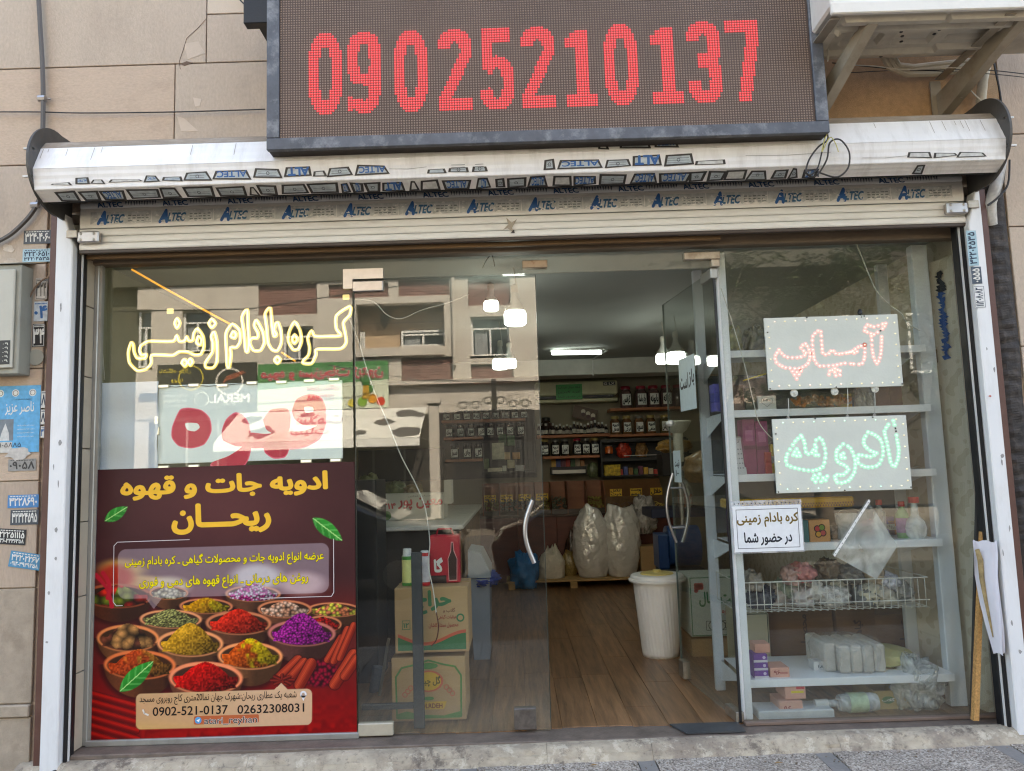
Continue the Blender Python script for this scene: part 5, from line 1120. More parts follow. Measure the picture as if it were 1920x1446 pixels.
# ================================================================== LED BOARDS
def led_board(label, x0, x1, z0, z1, path, dots_px, ledc, core, Y=.13, dead=(), y_txt=None, extras=()):
    t = thing('led_board', label, 'led sign', (x0, Y, z0))
    MB().box(x0, x1, Y-.002, Y+.012, z0, z1, .002).build('board', M('milky_board', c(206, 210, 200), .45, var=.04, scale=5, dirt=.15, dcol=c(170, 172, 160)), t)
    hb = MB(); lw = EM('led_'+ledc[0], ledc[1], ledc[2]); core_m = EM('led_core_'+ledc[0], core, 1.1)
    def bead(q, r=.0046, m=lw, name='led'):
        mb = MB(); rings = []
        for rr, yy_ in ((1, -.002), (.95, -.006), (.6, -.010), (.15, -.0115)): rings.append([(q.x+math.cos(k*math.pi/3)*r*rr, Y+yy_, q.z+math.sin(k*math.pi/3)*r*rr) for k in range(6)])
        mb.loft(rings); return mb
    allq = []
    for lp in path:
        pts = [P(1320+x/3.1426, 440+y/3.1426, Y) for x, y in smooth_loop([(a, b) for a, b in lp], 6, closed=(lp[0] == lp[-1]))]
        acc = 0; last = pts[0]; allq.append(last)
        for p in pts[1:]:
            acc += (p-last).length
            if acc >= .0165: allq.append(p); acc = 0
            last = p
    for x, y in dots_px: allq.append(P(1320+x/3.1426, 440+y/3.1426, Y))
    keep = []
    for q in allq:
        if all((q-k).length > .0095 for k in keep[-40:]): keep.append(q)
    halo = MB()
    for i, q in enumerate(keep):
        px_ = None; off_ = any(abs(q.x-P(1320+dx/3.1426, 440+dy/3.1426, Y).x) < rr and abs(q.z-P(1320+dx/3.1426, 440+dy/3.1426, Y).z) < rr*.6 for dx, dy, rr in dead)
        bead(q).build('led', black if off_ else [lw], t)
        if not off_:      # glow on the milky board round each lens, painted as a tinted disc
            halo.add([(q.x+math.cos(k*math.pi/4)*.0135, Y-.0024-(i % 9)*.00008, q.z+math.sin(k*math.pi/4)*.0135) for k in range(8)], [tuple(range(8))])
    halo.build('led_glow_ring', EM('glow_ring_'+ledc[0], tuple(.35+.6*v*v for v in ledc[1]), .08), t, kind='stuff')
    wl = EM('small_warm_led', (1, .9, .62), .75)
    n_ = 12
    for k in range(n_):
        u = (k+.5)/n_
        for z in (z0+.022, z1-.022): bead(Vector((x0+.03+(x1-x0-.06)*u, 0, z)), .0035).build('border_led', wl if (k*7) % 3 else core_m, t)
    for k in range(6):
        for x in (x0+.022, x1-.022): bead(Vector((x, 0, z0+.05+(z1-z0-.1)*k/5)), .0035).build('border_led', wl, t)
    for x, z in ((.01, .02), (.99, .03), (.32, .99), (.75, .985), (.5, .015), (.02, .8)): bead(Vector((x0+(x1-x0)*x, 0, z0+(z1-z0)*z)), .004).build('screw', black, t)
    return t
B1 = led_board('upper milky board with the word mill in red LED dots hanging in the right window', 1.447, 2.208, 1.940, 2.353,
 [[(1000, 590), (945, 568), (962, 533), (1000, 545), (1070, 525), (1045, 562), (1000, 590)], [(985, 600), (990, 680), (1000, 730), (1020, 762), (1040, 705), (1045, 640), (1045, 590)],
  [(945, 650), (900, 668), (870, 690), (830, 700), (780, 705), (755, 682), (730, 705), (700, 705), (692, 640), (685, 565), (640, 600), (640, 680), (650, 740), (680, 775), (760, 772), (830, 760), (925, 765), (945, 720), (945, 650)],
  [(440, 680), (418, 720), (430, 760), (480, 785), (560, 790), (612, 760), (625, 700), (597, 645), (570, 668), (600, 705), (560, 725), (480, 722), (440, 680)], [(900, 690), (880, 700), (860, 690), (840, 705)]],
 [(x, y) for x, y in ((770, 790), (740, 805), (800, 805), (770, 812), (735, 825), (775, 832), (800, 828), (755, 800), (785, 798), (520, 808), (545, 812), (570, 805), (532, 828), (558, 826), (545, 850))],
 ('red', (1, .70, .64), 1.0), (1, .75, .7), dead=((1030, 565, .018), (825, 690, .012)))
B2 = led_board('lower milky board with the word spices in green LED dots hanging in the right window', 1.455, 2.208, 1.362, 1.776,
 [[(1115, 1098), (1128, 1150), (1135, 1200), (1145, 1260), (1142, 1320), (1120, 1370), (1098, 1340), (1085, 1270), (1070, 1200), (1062, 1160), (1085, 1120)],
  [(965, 1165), (938, 1215), (950, 1250), (985, 1278), (1015, 1288), (980, 1310), (910, 1300), (908, 1345), (955, 1372), (1025, 1360), (1055, 1290), (1042, 1215), (1000, 1178), (965, 1165)],
  [(820, 1235), (780, 1275), (782, 1335), (830, 1362), (850, 1385), (820, 1415), (770, 1420), (790, 1465), (850, 1450), (885, 1400), (890, 1330), (862, 1260), (820, 1235)], [(820, 1290), (800, 1305), (820, 1320), (840, 1305)],
  [(570, 1185), (530, 1228), (485, 1305), (490, 1358), (560, 1382), (640, 1392), (700, 1368), (716, 1290), (695, 1212), (665, 1202), (640, 1280), (602, 1292), (590, 1222), (570, 1185)], [(545, 1265), (525, 1300), (565, 1305), (545, 1265)], [(660, 1255), (655, 1300), (675, 1300)]],
 [(650, 1420), (680, 1412), (640, 1440), (668, 1436), (700, 1434), (655, 1458), (690, 1456), (725, 1425), (715, 1448)],
 ('green', (.58, 1, .78), .9), (.6, 1, .85), dead=((1128, 1150, .022), (1068, 1190, .014)))
for x, y0, y1 in ((1478, 747, 785), (1589, 728, 782), (1640, 735, 780)):
    a, b = P(x, y0, .14), P(x, y1, .14); t = thing('chain_hook', {1478: 'left', 1589: 'middle', 1640: 'right'}[x]+' thin wire hook linking the two LED boards', 'hook', tuple(b))
    MB().tube([a, (a+b)/2+Vector((.003, 0, 0)), b], .0022, 5).build('wire', alu, t); MB().tube([b+Vector((math.cos(k)*.008, 0, math.sin(k)*.008+.004)) for k in (0, 1, 2, 3, 4, 5, 6)], .0022, 5).build('ring', alu, t)
q = P(1613, 585, .13); t = thing('suction_hook', 'black hook holding up the upper LED board', 'hook', tuple(q))
MB().lathe([(.002, 0), (.012, .006), (.014, .018), (.008, .032), (.002, .036)], q.x, .135, q.z-.018, 10).build('cap', black, t, smooth=True); MB().tube([q+Vector((0, 0, -.015)), q+Vector((.004, 0, -.03)), q+Vector((0, 0, -.036))], .003, 6).build('hook_wire', black, t)
# small frosted suction cups under the upper board
for k, (x, y) in enumerate(((1490, 737), (1566, 734), (1642, 729))):
    q = P(x, y, .134); solo('suction_cup', ('left', 'middle', 'right')[k]+' clear suction cup under the upper LED board', 'suction cup', MB().loft([[(q.x+math.cos(a*math.pi/7)*r0, yy_, q.z+math.sin(a*math.pi/7)*r0) for a in range(14)] for r0, yy_ in ((.022, .144), (.021, .139), (.008, .132), (.006, .126))]), FILM('frosted_rubber', (.8, .8, .72), .8, .4), tuple(q), 'suction cups under the upper LED board', smooth=True)
# paper notice and clear sleeve
a, b = P(1378, 1036, .138), P(1501, 946, .138); W, H = b.x-a.x, b.z-a.z
pr = Print(W, H); pr.rect(0, 0, W, H, c(226, 228, 230), 1); pr.frame(.018, .018, W-.018, H-.018, .003, c(60, 60, 70), 2)
pr.text('کره بادام زمینی', W*.06, H*.54, W*.95, H*.84, c(110, 88, 20), 2, bold=.03); pr.text('در حضور شما', W*.15, H*.14, W*.84, H*.42, c(20, 28, 40), 2, bold=.03)
nt = thing('paper_notice', 'framed white notice with gold and black Persian lettering taped low in the right window', 'notice', tuple(a))
pr.build('sheet', (a.x, .138, a.z), parent=nt, mat=vcol_mat('printed_paper'))
MB().box(a.x-.006, b.x+.006, .1395, .1415, a.z-.008, b.z+.03).build('plastic_sleeve', FILM('thin_sleeve', (.9, .9, .92), .25, .1, .2), nt)
pr = Print(W, .02); 
for k in range(16): pr.circ(W*(k+.5)/16, .01, .0035, BK, 1, n=8)
pr.build('punched_strip', (a.x, .1365, b.z+.004), parent=nt)
A, Bq, C_, D_ = (P(x, y, .15+.004) for x, y in ((1627.5, 936), (1685, 1024), (1645.5, 1087), (1561, 1040)))
dz = Vector((0, .0, 0)); n_ = 10; mb = MB()
for i in range(n_+1):
    for j in range(n_+1):
        q = A.lerp(Bq, j/n_).lerp(D_.lerp(C_, j/n_), i/n_); q.y = .165+.006*noise.noise((q.x*10, q.z*10, 0)); mb.v.append(tuple(q))
for i in range(n_):
    for j in range(n_): q = i*(n_+1)+j; mb.f.append((q, q+1, q+n_+2, q+n_+1)); mb.mi.append(0)
sl_ = thing('plastic_sleeve', 'empty clear punched pocket hanging askew below the green board', 'plastic sleeve', tuple(D_))
mb.build('pocket', FILM('pocket_film', (.80, .80, .80), .5, .2, .5, 6), sl_, smooth='all')
st_ = A.lerp(D_, 0); mb = MB(); off_ = (Bq-A).normalized()*.014
mb.prism([tuple(p) for p in (A+Vector((0, -.012, 0)), D_+Vector((0, -.012, 0)), D_+off_+Vector((0, -.012, 0)), A+off_+Vector((0, -.012, 0)))], [tuple(p) for p in (A+Vector((0, -.010, 0)), D_+Vector((0, -.010, 0)), D_+off_+Vector((0, -.010, 0)), A+off_+Vector((0, -.010, 0)))])
mb.build('punched_strip', M('milky_strip', c(226, 226, 224), .4), sl_); mb = MB()
for k in range(11):
    q = A.lerp(D_, (k+.5)/11)+off_*.5; mb.add([(q.x+math.cos(t*math.pi/3)*.003, q.y-.0135, q.z+math.sin(t*math.pi/3)*.003) for t in range(6)], [tuple(range(6))])
mb.build('punch_hole_dots', black, sl_)
# wires on the glass
wire('wire', 'white wire hanging diagonally across the closed door glass', [(655, 598), (672, 640), (690, 700), (706, 745), (730, 800), (752, 855), (778, 905), (795, 945), (802, 980), (806, 1020), (803, 1060), (812, 1105), (818, 1150)], .165, .003, wcable)
wire('wire', 'red and black bare ends of the white wire in front of the upper carton', [(818, 1148), (822, 1175), (818, 1200), (808, 1212)], .165, .003, M('dark_red_wire', c(90, 30, 24), .5))
wire('wire', 'white wire loop drooping behind the top of the door glass', [(664, 562), (700, 566), (725, 590), (752, 598), (790, 582), (840, 568), (880, 552)], .17, .003, wcable)
wire('wire', 'thin white wire dropping to the upper LED board', [(1607, 460), (1625, 505), (1643, 545), (1668, 572), (1690, 588), (1700, 605), (1725, 620)], .17, .003, wcable)
wire('wire', 'thin white wire along the left side of the right window down to the green board', [(1352, 540), (1368, 590), (1385, 645), (1400, 700), (1412, 750), (1422, 790), (1440, 815), (1448, 822)], .165, .0025, wcable)
wire('wire', 'white lead looping behind the right rack upright', [(1720, 805), (1745, 770), (1755, 800), (1753, 840), (1745, 865), (1700, 880)], .60, .0035, wcable)
wire('wire', 'cord of the small wall switch in the upper right corner', [(1757, 462), (1753, 500), (1749, 520)], .80, .003, wcable)
wire('wire', 'yellow twisted cord hanging below the small wall switch', [(1750, 540), (1747, 590), (1740, 640), (1735, 690), (1752, 705)], .80, .005, M('yellow_cord', c(170, 150, 50), .6))
wire('wire', 'thin pale wire inside the left pane edge', [(190, 630), (193, 670), (196, 712)], .3, .003, wcable)
for k in range(1): wire('wire', 'thin curled wire hanging from the transom near its middle', [(905, 502), (912, 488), (922, 478), (928, 500)], .2, .0025, cable)
q = P(1749, 528, .8); t = thing('cord_switch', 'small white inline switch hanging in the upper right corner', 'switch', tuple(q)); MB().box(q.x-.014, q.x+.014, .79, .81, q.z-.03, q.z+.03, .004).build('body', white, t); MB().box(q.x-.006, q.x+.006, .785, .79, q.z-.012, q.z+.012, .002).build('rocker', M('grey_rocker', c(120, 120, 116), .4), t)
# ================================================================== LAMPS INSIDE
bulb_e = EM('glowing_bulb', (.80, .96, 1.0), 20)
tube_e = EM('glowing_tube', (.78, .96, 1.0), 9)
def bulb(label, x, y, Y, d, group=None):
    q = P(x, y, Y); t = thing('pendant_bulb', label, 'lamp', (q.x, q.y, q.z), group)
    r = d/2; h = r*1.5
    MB().lathe([(.001, -h*.5), (r*.85, -h*.5+.003), (r, -h*.36), (r, h*.2), (r*.9, h*.34), (.001, h*.36)], q.x, q.y, q.z, 20).build('diffuser', bulb_e, t, smooth=True)
    b_ = MB().lathe([(r*.92, h*.365), (r*.85, h*.55), (r*.45, h*.9), (.022, h*1.2), (.020, h*1.5)], q.x, q.y, q.z, 18).build('heat_sink', M('bulb_body_white', c(190, 190, 186), .4), t, smooth=True)
    MB().lathe([(.026, h*1.5), (.024, h*1.9), (.008, h*2.0)], q.x, q.y, q.z, 12).build('socket', M('porcelain', c(200, 196, 186), .4), t)
    MB().tube([(q.x, q.y, q.z+h*2), (q.x+.02, q.y, (q.z+2.86)/2), (q.x, q.y, 2.86)], .004, 6).build('flex', wcable, t)
bulb('front pendant bulb, upper and left one of the nearest pair behind the closed door', 921, 573, 1.15, .105)
bulb('front pendant bulb, larger and lower right one of the nearest pair', 966, 595, .75, .145)
bulb('rear pendant bulb, left one of the small pair behind the closed door', 938, 682, 2.6, .14)
bulb('rear pendant bulb, right one of the small pair behind the closed door', 955, 681, 2.9, .13)
bulb('rear pendant bulb, left one seen through the open door leaf', 1244, 672, 2.9, .14)
bulb('rear pendant bulb, right one seen through the open door leaf', 1268, 670, 2.6, .16)
tl = thing('tube_lamp', 'lit fluorescent tube on the shop ceiling', 'lamp', (.75, 4.4, 2.8))
a, b = Vector((.46, 4.35, 2.815)), Vector((1.02, 4.42, 2.815))
MB().tube([a, b], .022, 10).build('tube', tube_e, tl, smooth=True); MB().box(.44, 1.04, 4.36, 4.41, 2.838, 2.858, .003).build('batten', white, tl)
solo('cable_trunking', 'thin pale trunking from the tube lamp down to the wall above the wall air conditioner', 'trunking', MB().tube([(1.05, 4.42, 2.85), (1.10, 4.5, 2.85), (1.0, 5.18, 2.85), (1.0, 5.18, 2.64)], .009, 6), white, (1.0, 5.18, 2.64))

# ================================================================== JARS AND SHELVES AT THE BACK
BY = 5.78       # front plane of the back shelves
def PB(x, y, Y=BY): return P(x, y, Y)
def lettering_label(w_, h_, t, name, org, parent, bg=c(214, 218, 214), fg=c(24, 24, 24), r=(1, 0, 0)):
    pr = Print(w_, h_); pr.rect(0, 0, w_, h_, bg, 1)
    ls = t.split('\n'); n_ = len(ls)
    for k, q in enumerate(ls): pr.text(q, w_*.08, h_*(1-(k+.92)/n_), w_*.92, h_*(1-(k+.12)/n_), fg, 2, bold=.05, res=2)
    return pr.build(name, org, parent=parent)
def jar(kind, label, x, y_base, w_px, h_px, text, lid, fill, Y=BY, group=None, shape=None):
    "a screw top jar whose foot stands at the photo point"
    q = PB(x, y_base, Y); s_ = (Y+4.2)/FPX; r = w_px*s_/2; h = h_px*s_; t = thing(kind, label, 'jar', tuple(q), group)
    MB().lathe([(r*.9, 0), (r, h*.05), (r, h*.68), (r*.92, h*.76), (r*.70, h*.82), (r*.70, h*.86)], q.x, q.y, q.z, 12).build('body', fill, t, smooth=True)
    MB().lathe([(r*.78, h*.86), (r*.80, h*.88), (r*.80, h*.97), (r*.72, h)], q.x, q.y, q.z, 12).build('lid', lid, t, smooth=True)
    if text: lettering_label(r*1.4, h*.50, text, 'jar_label', (q.x-r*.7, q.y-r*1.04, q.z+h*.14), t)
    return t
def fillm(n_, col): return M('jar_'+n_, col, .18, var=.35, scale=22, bump=.02, coat=.6)
fD, fB, fR, fG, fO = fillm('dark_contents', c(52, 46, 42)), fillm('brown_contents', c(112, 78, 50)), fillm('clear_reddish', c(96, 74, 72)), fillm('olive_contents', c(96, 88, 58)), fillm('orange_contents', c(196, 96, 40))
lidR, lidG, lidB, lidY, lidW = (M('lid_'+n_, cc, .35) for n_, cc in (('red', c(150, 30, 50)), ('grey', c(120, 116, 108)), ('black', c(36, 36, 38)), ('yellow', c(160, 140, 80)), ('white', c(200, 200, 196))))
def shelf(label, x0, x1, y_top, th=.035, dep=.30, Y=BY, m=shelfwood):
    a, b = PB(x0, y_top, Y), PB(x1, y_top-0.031*(x1-x0), Y); z = (a.z+b.z)/2; o = MB().box(a.x, b.x, Y-.02, Y+dep, z-th, z, .003)
    return solo('wall_shelf', label, 'shelf', o, m, (a.x, Y, z-th)), z
sh = {}
for key, lab, x0, x1, yt in (('ur', 'upper right orange wooden shelf holding the red lidded jars', 1143, 1298, 766), ('mr', 'middle right orange wooden shelf under the spice mix jars', 1143, 1270, 815), ('ml', 'orange wooden shelf crowded with small dark bottles', 1006, 1143, 817), ('ll', 'orange wooden shelf with six labelled jars above the scales', 1018, 1124, 856), ('d1', 'upper wooden shelf behind the closed door glass', 828, 985, 789), ('d2', 'short middle wooden shelf behind the closed door glass', 832, 905, 821), ('d3', 'lower wooden shelf left of the dark display behind the closed door', 832, 905, 862)):
    sh[key] = shelf(lab, x0, x1, yt, m=shelfwood)[1]
def row(shz, xs, specs, lab, w_=22, h_=36, Y=BY+.09, kind='glass_jar'):
    ords = ('first', 'second', 'third', 'fourth', 'fifth', 'sixth', 'seventh', 'eighth', 'ninth', 'tenth', 'eleventh', 'twelfth')
    for k, (x, sp) in enumerate(zip(xs, specs)):
        p = PB(x, 800, Y); y_ = 800
        # find the photo row where this shelf height lies
        s_ = (P(x, 700, Y).z-P(x, 900, Y).z)/200; y_ = 900-(shz-P(x, 900, Y).z)/s_
        jar(kind, ords[k]+' '+lab.replace('*', sp[3] if len(sp) > 3 else 'jar'), x, y_, sp[4] if len(sp) > 4 else w_, h_, sp[0], sp[1], sp[2], Y)
row(sh['ur'], (1174, 1203, 1226, 1250, 1272), (('کرفس', lidR, fR), ('چای ماسالا', lidR, fR), ('بابونه', lidR, fR), ('رازیانه', lidR, fR), (None, lidR, fR)), 'red lidded jar from the left on the upper right shelf', 23, 42)
row(sh['mr'], (1154, 1176, 1199, 1221, 1247), (('ادویه\nفلافل', lidY, fO if 0 else fB), ('ادویه\nترکی', lidY, fB), ('سویا', lidG, fB), ('ادویه\nماهی', lidY, fB), ('آویشن', lidY, fG)), 'spice mix jar from the left on the middle right shelf', 19, 35)
row(sh['ll'], (1022, 1042, 1060, 1083, 1099, 1116), (('فلفل\nسیاه', lidY, fD), ('ادویه\nکم', lidG, fD), ('زنجبیل', lidG, fD), ('زیره\nسبز', lidR, fD), ('چهار\nتخمه', lidG, fD), ('فلفل\nقرمز', lidY, fD)), 'labelled jar from the left on the shelf above the scales', 17, 32)
row(sh['d1'], (838, 858, 876, 894, 912, 930, 948, 966, 983), [(t, lidG, fD) for t in ('هل', 'زعفران', 'دارچین', 'زیره', 'پونه', 'نعنا', 'سماق', 'گلپر', 'شوید')], 'small labelled jar from the left on the upper shelf behind the closed door', 16, 20)
row(sh['d2'], (843, 864, 884, 903, 920, 938, 957, 977), [(t, lidB, fD) for t in ('میخک', 'فلفل', 'سیر', 'کاری', 'زرد', 'موسیر', 'کنجد', 'خردل')], 'dark labelled jar from the left on the middle shelf behind the closed door', 16, 26)
row(sh['d3'], (853, 877, 898), [(t, lidB, fD) for t in ('سبز', 'چای', 'گل')], 'dark labelled jar from the left on the lowest shelf behind the closed door', 18, 30)
a, b = PB(826, 900, BY+.36), PB(1002, 768, BY+.36); solo('shelf_dark_sheet', 'dark sheet added to darken the back behind the jar shelves at the closed door', 'backing board', MB().box(a.x, b.x, BY+.36, BY+.38, a.z, b.z), M('added_dark_sheet', c(52, 46, 42), .6, var=.2), (a.x, BY+.36, a.z))  # sheet added to darken the back wall behind these jars
# small dark bottles, one after the other
r_ = random.Random(21); bt = M('dark_bottle_glass', c(50, 30, 26), .2, coat=.5); btl = M('bottle_paper', c(196, 192, 182), .7)
proto = thing('small_bottle', 'small dark bottle with pale label', 'bottle', (0, 0, 0), 'small dark bottles crowding the shelf below the wall air conditioner')
MB().lathe([(.026, 0), (.028, .01), (.028, .085), (.012, .11), (.012, .125)], n=10).build('body', bt, proto, smooth=True); MB().lathe([(.015, .126), (.015, .155)], n=10).build('cap', lidW, proto); MB().lathe([(.0285, .02), (.0285, .07)], n=10, caps=False).build('bottle_label', btl, proto)
ords20 = ('first', 'second', 'third', 'fourth', 'fifth', 'sixth', 'seventh', 'eighth', 'ninth', 'tenth'); xsb = [1011+k*6.6 for k in range(20)]
used = False
for k, x in enumerate(xsb):
    q = PB(x, 816, BY+.06+.09*(k % 2)); loc = (q.x, q.y, sh['ml'])
    lab = ('front' if k % 2 == 0 else 'back')+' row small dark bottle, '+ords20[k//2]+' from the left on the crowded bottle shelf'
    if not used: proto.location = loc; proto['label'] = lab; WO[proto.name] = Vector(loc); used = True
    else: dup(proto, loc, r_.random(), lab, None, (1, 1, r_.uniform(.8, 1.2)))
q = PB(1024, 800, BY+.2); t = thing('storage_jar', 'round dark pot standing behind the small bottles at the left', 'jar', (q.x, q.y, sh['ml'])); MB().lathe([(.07, 0), (.085, .06), (.085, .16), (.05, .2)], q.x, q.y, sh['ml'], 14).build('body', bt, t, smooth=True); MB().lathe([(.055, .2), (.055, .24), (.02, .25)], q.x, q.y, sh['ml'], 14).build('lid', lidB, t)
# tilted packet with three cups
a = PB(1075, 787); pr = Print(.32, .17); pr.rect(0, 0, .32, .17, c(92, 66, 46), 1)
for k in range(3): pr.circ(.13+k*.07, .11-k*.012, .03, c(220, 212, 196), 2); pr.circ(.14+k*.07, .07-k*.012, .026, c(70, 24, 20), 3)
tag(pr.build('coffee_poster', (a.x, BY+.25, a.z+.05), (.96, 0, -.27), (.27, 0, .96)), 'small tilted brown picture of coffee cups above the bottle shelf', 'poster')
# wall mounted split air conditioner
wa = thing('wall_air_conditioner', 'cream wall air conditioner with a green notice on the back wall', 'air conditioner', (.5, 5.9, 2.3))
a, b = PB(1004, 752, 5.9), PB(1158, 712, 5.9); ay = 5.93
MB().box(a.x, b.x, ay, ay+.22, a.z+.06, b.z+.0, .02).build('case', M('cream_plastic', c(206, 204, 168), .45), wa); MB().box(a.x+.01, b.x-.06, ay-.004, ay+.1, a.z+.02, a.z+.058, .004).build('air_outlet', black, wa); MB().box(a.x, b.x, ay+.02, ay+.2, a.z-.03, a.z+.018, .008).build('lower_flap', M('cream_plastic', c(206, 204, 168), .45), wa)
pr = Print(.16, .05); pr.rect(0, 0, .16, .05, c(60, 60, 60), 1); pr.text('G LX', .01, .01, .15, .04, W_, 2, bold=.03); pr.build('badge', (b.x-.19, ay-.002, b.z-.07), parent=wa)
a = PB(1043, 750, ay-.01); b = PB(1091, 720, ay-.01); pr = Print(b.x-a.x, b.z-a.z); w_, h_ = pr.w, pr.h; pr.rect(0, 0, w_, h_, c(40, 150, 70), 1)
for k, t in enumerate(('لطفا سوال نفرمایید', 'کره گیری', 'در حضور شما')): pr.text(t, w_*.08, h_*(.70-k*.3), w_*.92, h_*(.88-k*.3), c(16, 70, 34), 2, bold=.02)
tag(pr.build('green_notice', (a.x, ay-.012, a.z), parent=None), 'bright green paper notice on the wall air conditioner', 'notice')
# grinder hopper, packets
dkb = M('black_shelf_unit', c(34, 32, 32), .5, var=.2)
def bx(name, label, cat, x0, x1, y0, y1, Y, dep, m, ch=.004, **k):
    a, b = P(x0, y1, Y), P(x1, y0, Y); return solo(name, label, cat, MB().box(a.x, b.x, Y, Y+dep, a.z, b.z, ch), m, ((a.x+b.x)/2, Y, a.z), **k)
a, b = PB(1128, 895), PB(1290, 822); su = thing('black_shelf_unit', 'black open shelf unit with bags and packets at the back right', 'shelf unit', (a.x, BY, a.z)); 
MB().box(a.x, a.x+.02, BY, BY+.38, a.z, b.z).build('side', dkb, su); MB().box(b.x-.02, b.x, BY, BY+.38, a.z, b.z).build('side', dkb, su)
for z in (a.z, a.z+.20, b.z-.02): MB().box(a.x+.021, b.x-.021, BY, BY+.38, z, z+.04 if z > a.z else z+.02).build('board', dkb, su)
MB().box(a.x+.021, b.x-.021, BY+.36, BY+.378, a.z+.05, b.z-.03).build('back_panel', black, su); zmid = a.z+.24
MB().box(a.x+.3, b.x, BY-.012, BY-.004, a.z+.262, a.z+.270).build('chrome_rail', steel, su)
def blob(name, label, cat, cx, cy2, cz, rx, ry, rz, m, seed=0, amp=.18, fr=3, n=20, group=None, parent=None, flat=.15, base=0):
    rings = []; N_ = 20; n = max(n, 34)
    for i in range(N_+1):
        th = math.pi*i/N_; z = -math.cos(th); rr = math.sin(th)**.75 if 0 < i < N_ else .01; rg = []
        for k in range(n):
            a_ = 2*math.pi*k/n; v = Vector((math.cos(a_)*rr, math.sin(a_)*rr, z)); d = 1+amp*(noise.noise(v*fr*.7+Vector((seed*7.1, 0, 0)))+.55*(.5-abs(noise.noise(v*fr*1.6+Vector((0, seed*3.3, 0))))*2.4)+.3*(.5-abs(noise.noise(v*fr*3.4+Vector((seed, seed, 0))))*2))
            zz = max(-1+flat, v.z*d); rg.append((cx+v.x*d*rx, cy2+v.y*d*ry, cz+(zz+1-flat)*rz))
        rings.append(rg)
    mb = MB().loft(rings)
    if parent is not None: return mb.build(name, m, parent, smooth='all')
    return solo(name, label, cat, mb, m, (cx, cy2, cz), group, smooth='all')
for k, (x, w_, h_, cc, lb) in enumerate(((1170, .085, .10, (190, 60, 40), 'shiny red and white sweet bag on the black shelf unit'), (1203, .075, .10, (150, 110, 70), 'shiny brown packet bag beside the red one'))):
    q = PB(x, 845, BY+.1); blob('sweet_bag', lb, 'bag', q.x, BY+.12, zmid, w_, .06, h_, M('foil_'+str(cc[0]), c(*cc), .25, var=.6, scale=30, bump=.3), k, .3, 4)
q = PB(1141, 845); jar('sweet_jar', 'short orange jar at the left end of the black shelf unit', 1142, 851, 15, 16, None, lidG, fO, BY+.05)
bx('scales', 'black and silver kitchen scales on the counter at the back', 'scales', 1033, 1100, 874, 891, BY-.02, .25, [dkb]); bx('scales_display', 'long silver display of the kitchen scales', 'display', 1036, 1098, 880, 889, BY-.03, .008, alu)
bx('tea_packet', 'yellow and black tea packet standing on the counter', 'packet', 1134, 1163, 871, 894, BY, .08, M('yellow_black_packet', c(190, 160, 30), .4, var=.8, scale=25))
q = PB(1113, 895); blob('herb_bag', 'clear bag of green herbs beside the scales', 'bag', q.x, BY+.05, q.z, .07, .05, .10, M('green_herb_bag', c(96, 104, 74), .25, var=.4, scale=30, bump=.3), 4, .2)
# more stock: packets on the black unit, hung bags, packets over the wall air conditioner
pal_ = ((190, 60, 50), (206, 160, 60), (70, 110, 70), (80, 90, 150), (196, 180, 150), (120, 60, 80), (160, 110, 60)); names_ = ('red', 'yellow', 'green', 'blue', 'cream', 'plum', 'brown'); ords_ = ('first', 'second', 'third', 'fourth', 'fifth', 'sixth', 'seventh', 'eighth', 'ninth', 'tenth')
for k in range(8):
    x = 1164+k*9.5; q = PB(x, 870, BY+.1); i = (k*3) % 7; bx('stock_packet', f'{names_[i]} packet, {ords_[k]} from the left on the bottom board of the black shelf unit', 'packet', x-3.6, x+3.6, 889-9-(k*5) % 7, 893, BY+.06, .08, M('stock_'+names_[i], c(*pal_[i]), .45, var=.3, scale=20), .003)
for k in range(7):
    x = 1038+k*9; i = (k*2+1) % 7; bx('stock_packet', f'{names_[i]} packet, {ords_[k]} from the left in the row standing behind the scales', 'packet', x-3.8, x+3.8, 862-(k*3) % 6, 876, BY+.28, .06, M('stock_'+names_[i], c(*pal_[i]), .45, var=.3, scale=20), .003)
# ---- counter with bins
red_wood = M('reddish_brown_counter', c(96, 44, 30), .45, var=.25, scale=3, st=(1, 1, 6), bump=.03)
cz = .955; ctr_ = thing('back_counter', 'long reddish brown counter front under the rows of spice bins', 'counter', (.5, 5.6, FZ))
a, b = PB(897, 965, 5.6), PB(1262, 950, 5.6)
nP = 5; wd = (b.x-a.x)/nP
for k in range(nP): MB().box(a.x+k*wd+.001, a.x+(k+1)*wd-.001, 5.6, 5.63, FZ+.0, cz-.03, .002).build('front_panel', red_wood, ctr_)
MB().box(a.x-.02, b.x+.02, 5.56, 6.18, cz-.028, cz, .004).build('counter_top', M('dark_counter_top', c(70, 48, 38), .4), ctr_)
binw = M('brown_bin_wood', c(146, 92, 62), .5, var=.2, scale=3, st=(1, 1, 5))
edges = [905, 936, 970, 1003, 1033, 1064, 1101, 1134]; fills = ['olive flakes', 'dark leaves', 'dark berries', 'dark seeds', 'black leaves', 'two small packets', 'dark rosehips']
tops = [('نبات', True), ('چای', True), ('گل گاو', True), ('سنجد', True), ('', False), ('', False), ('', False)]
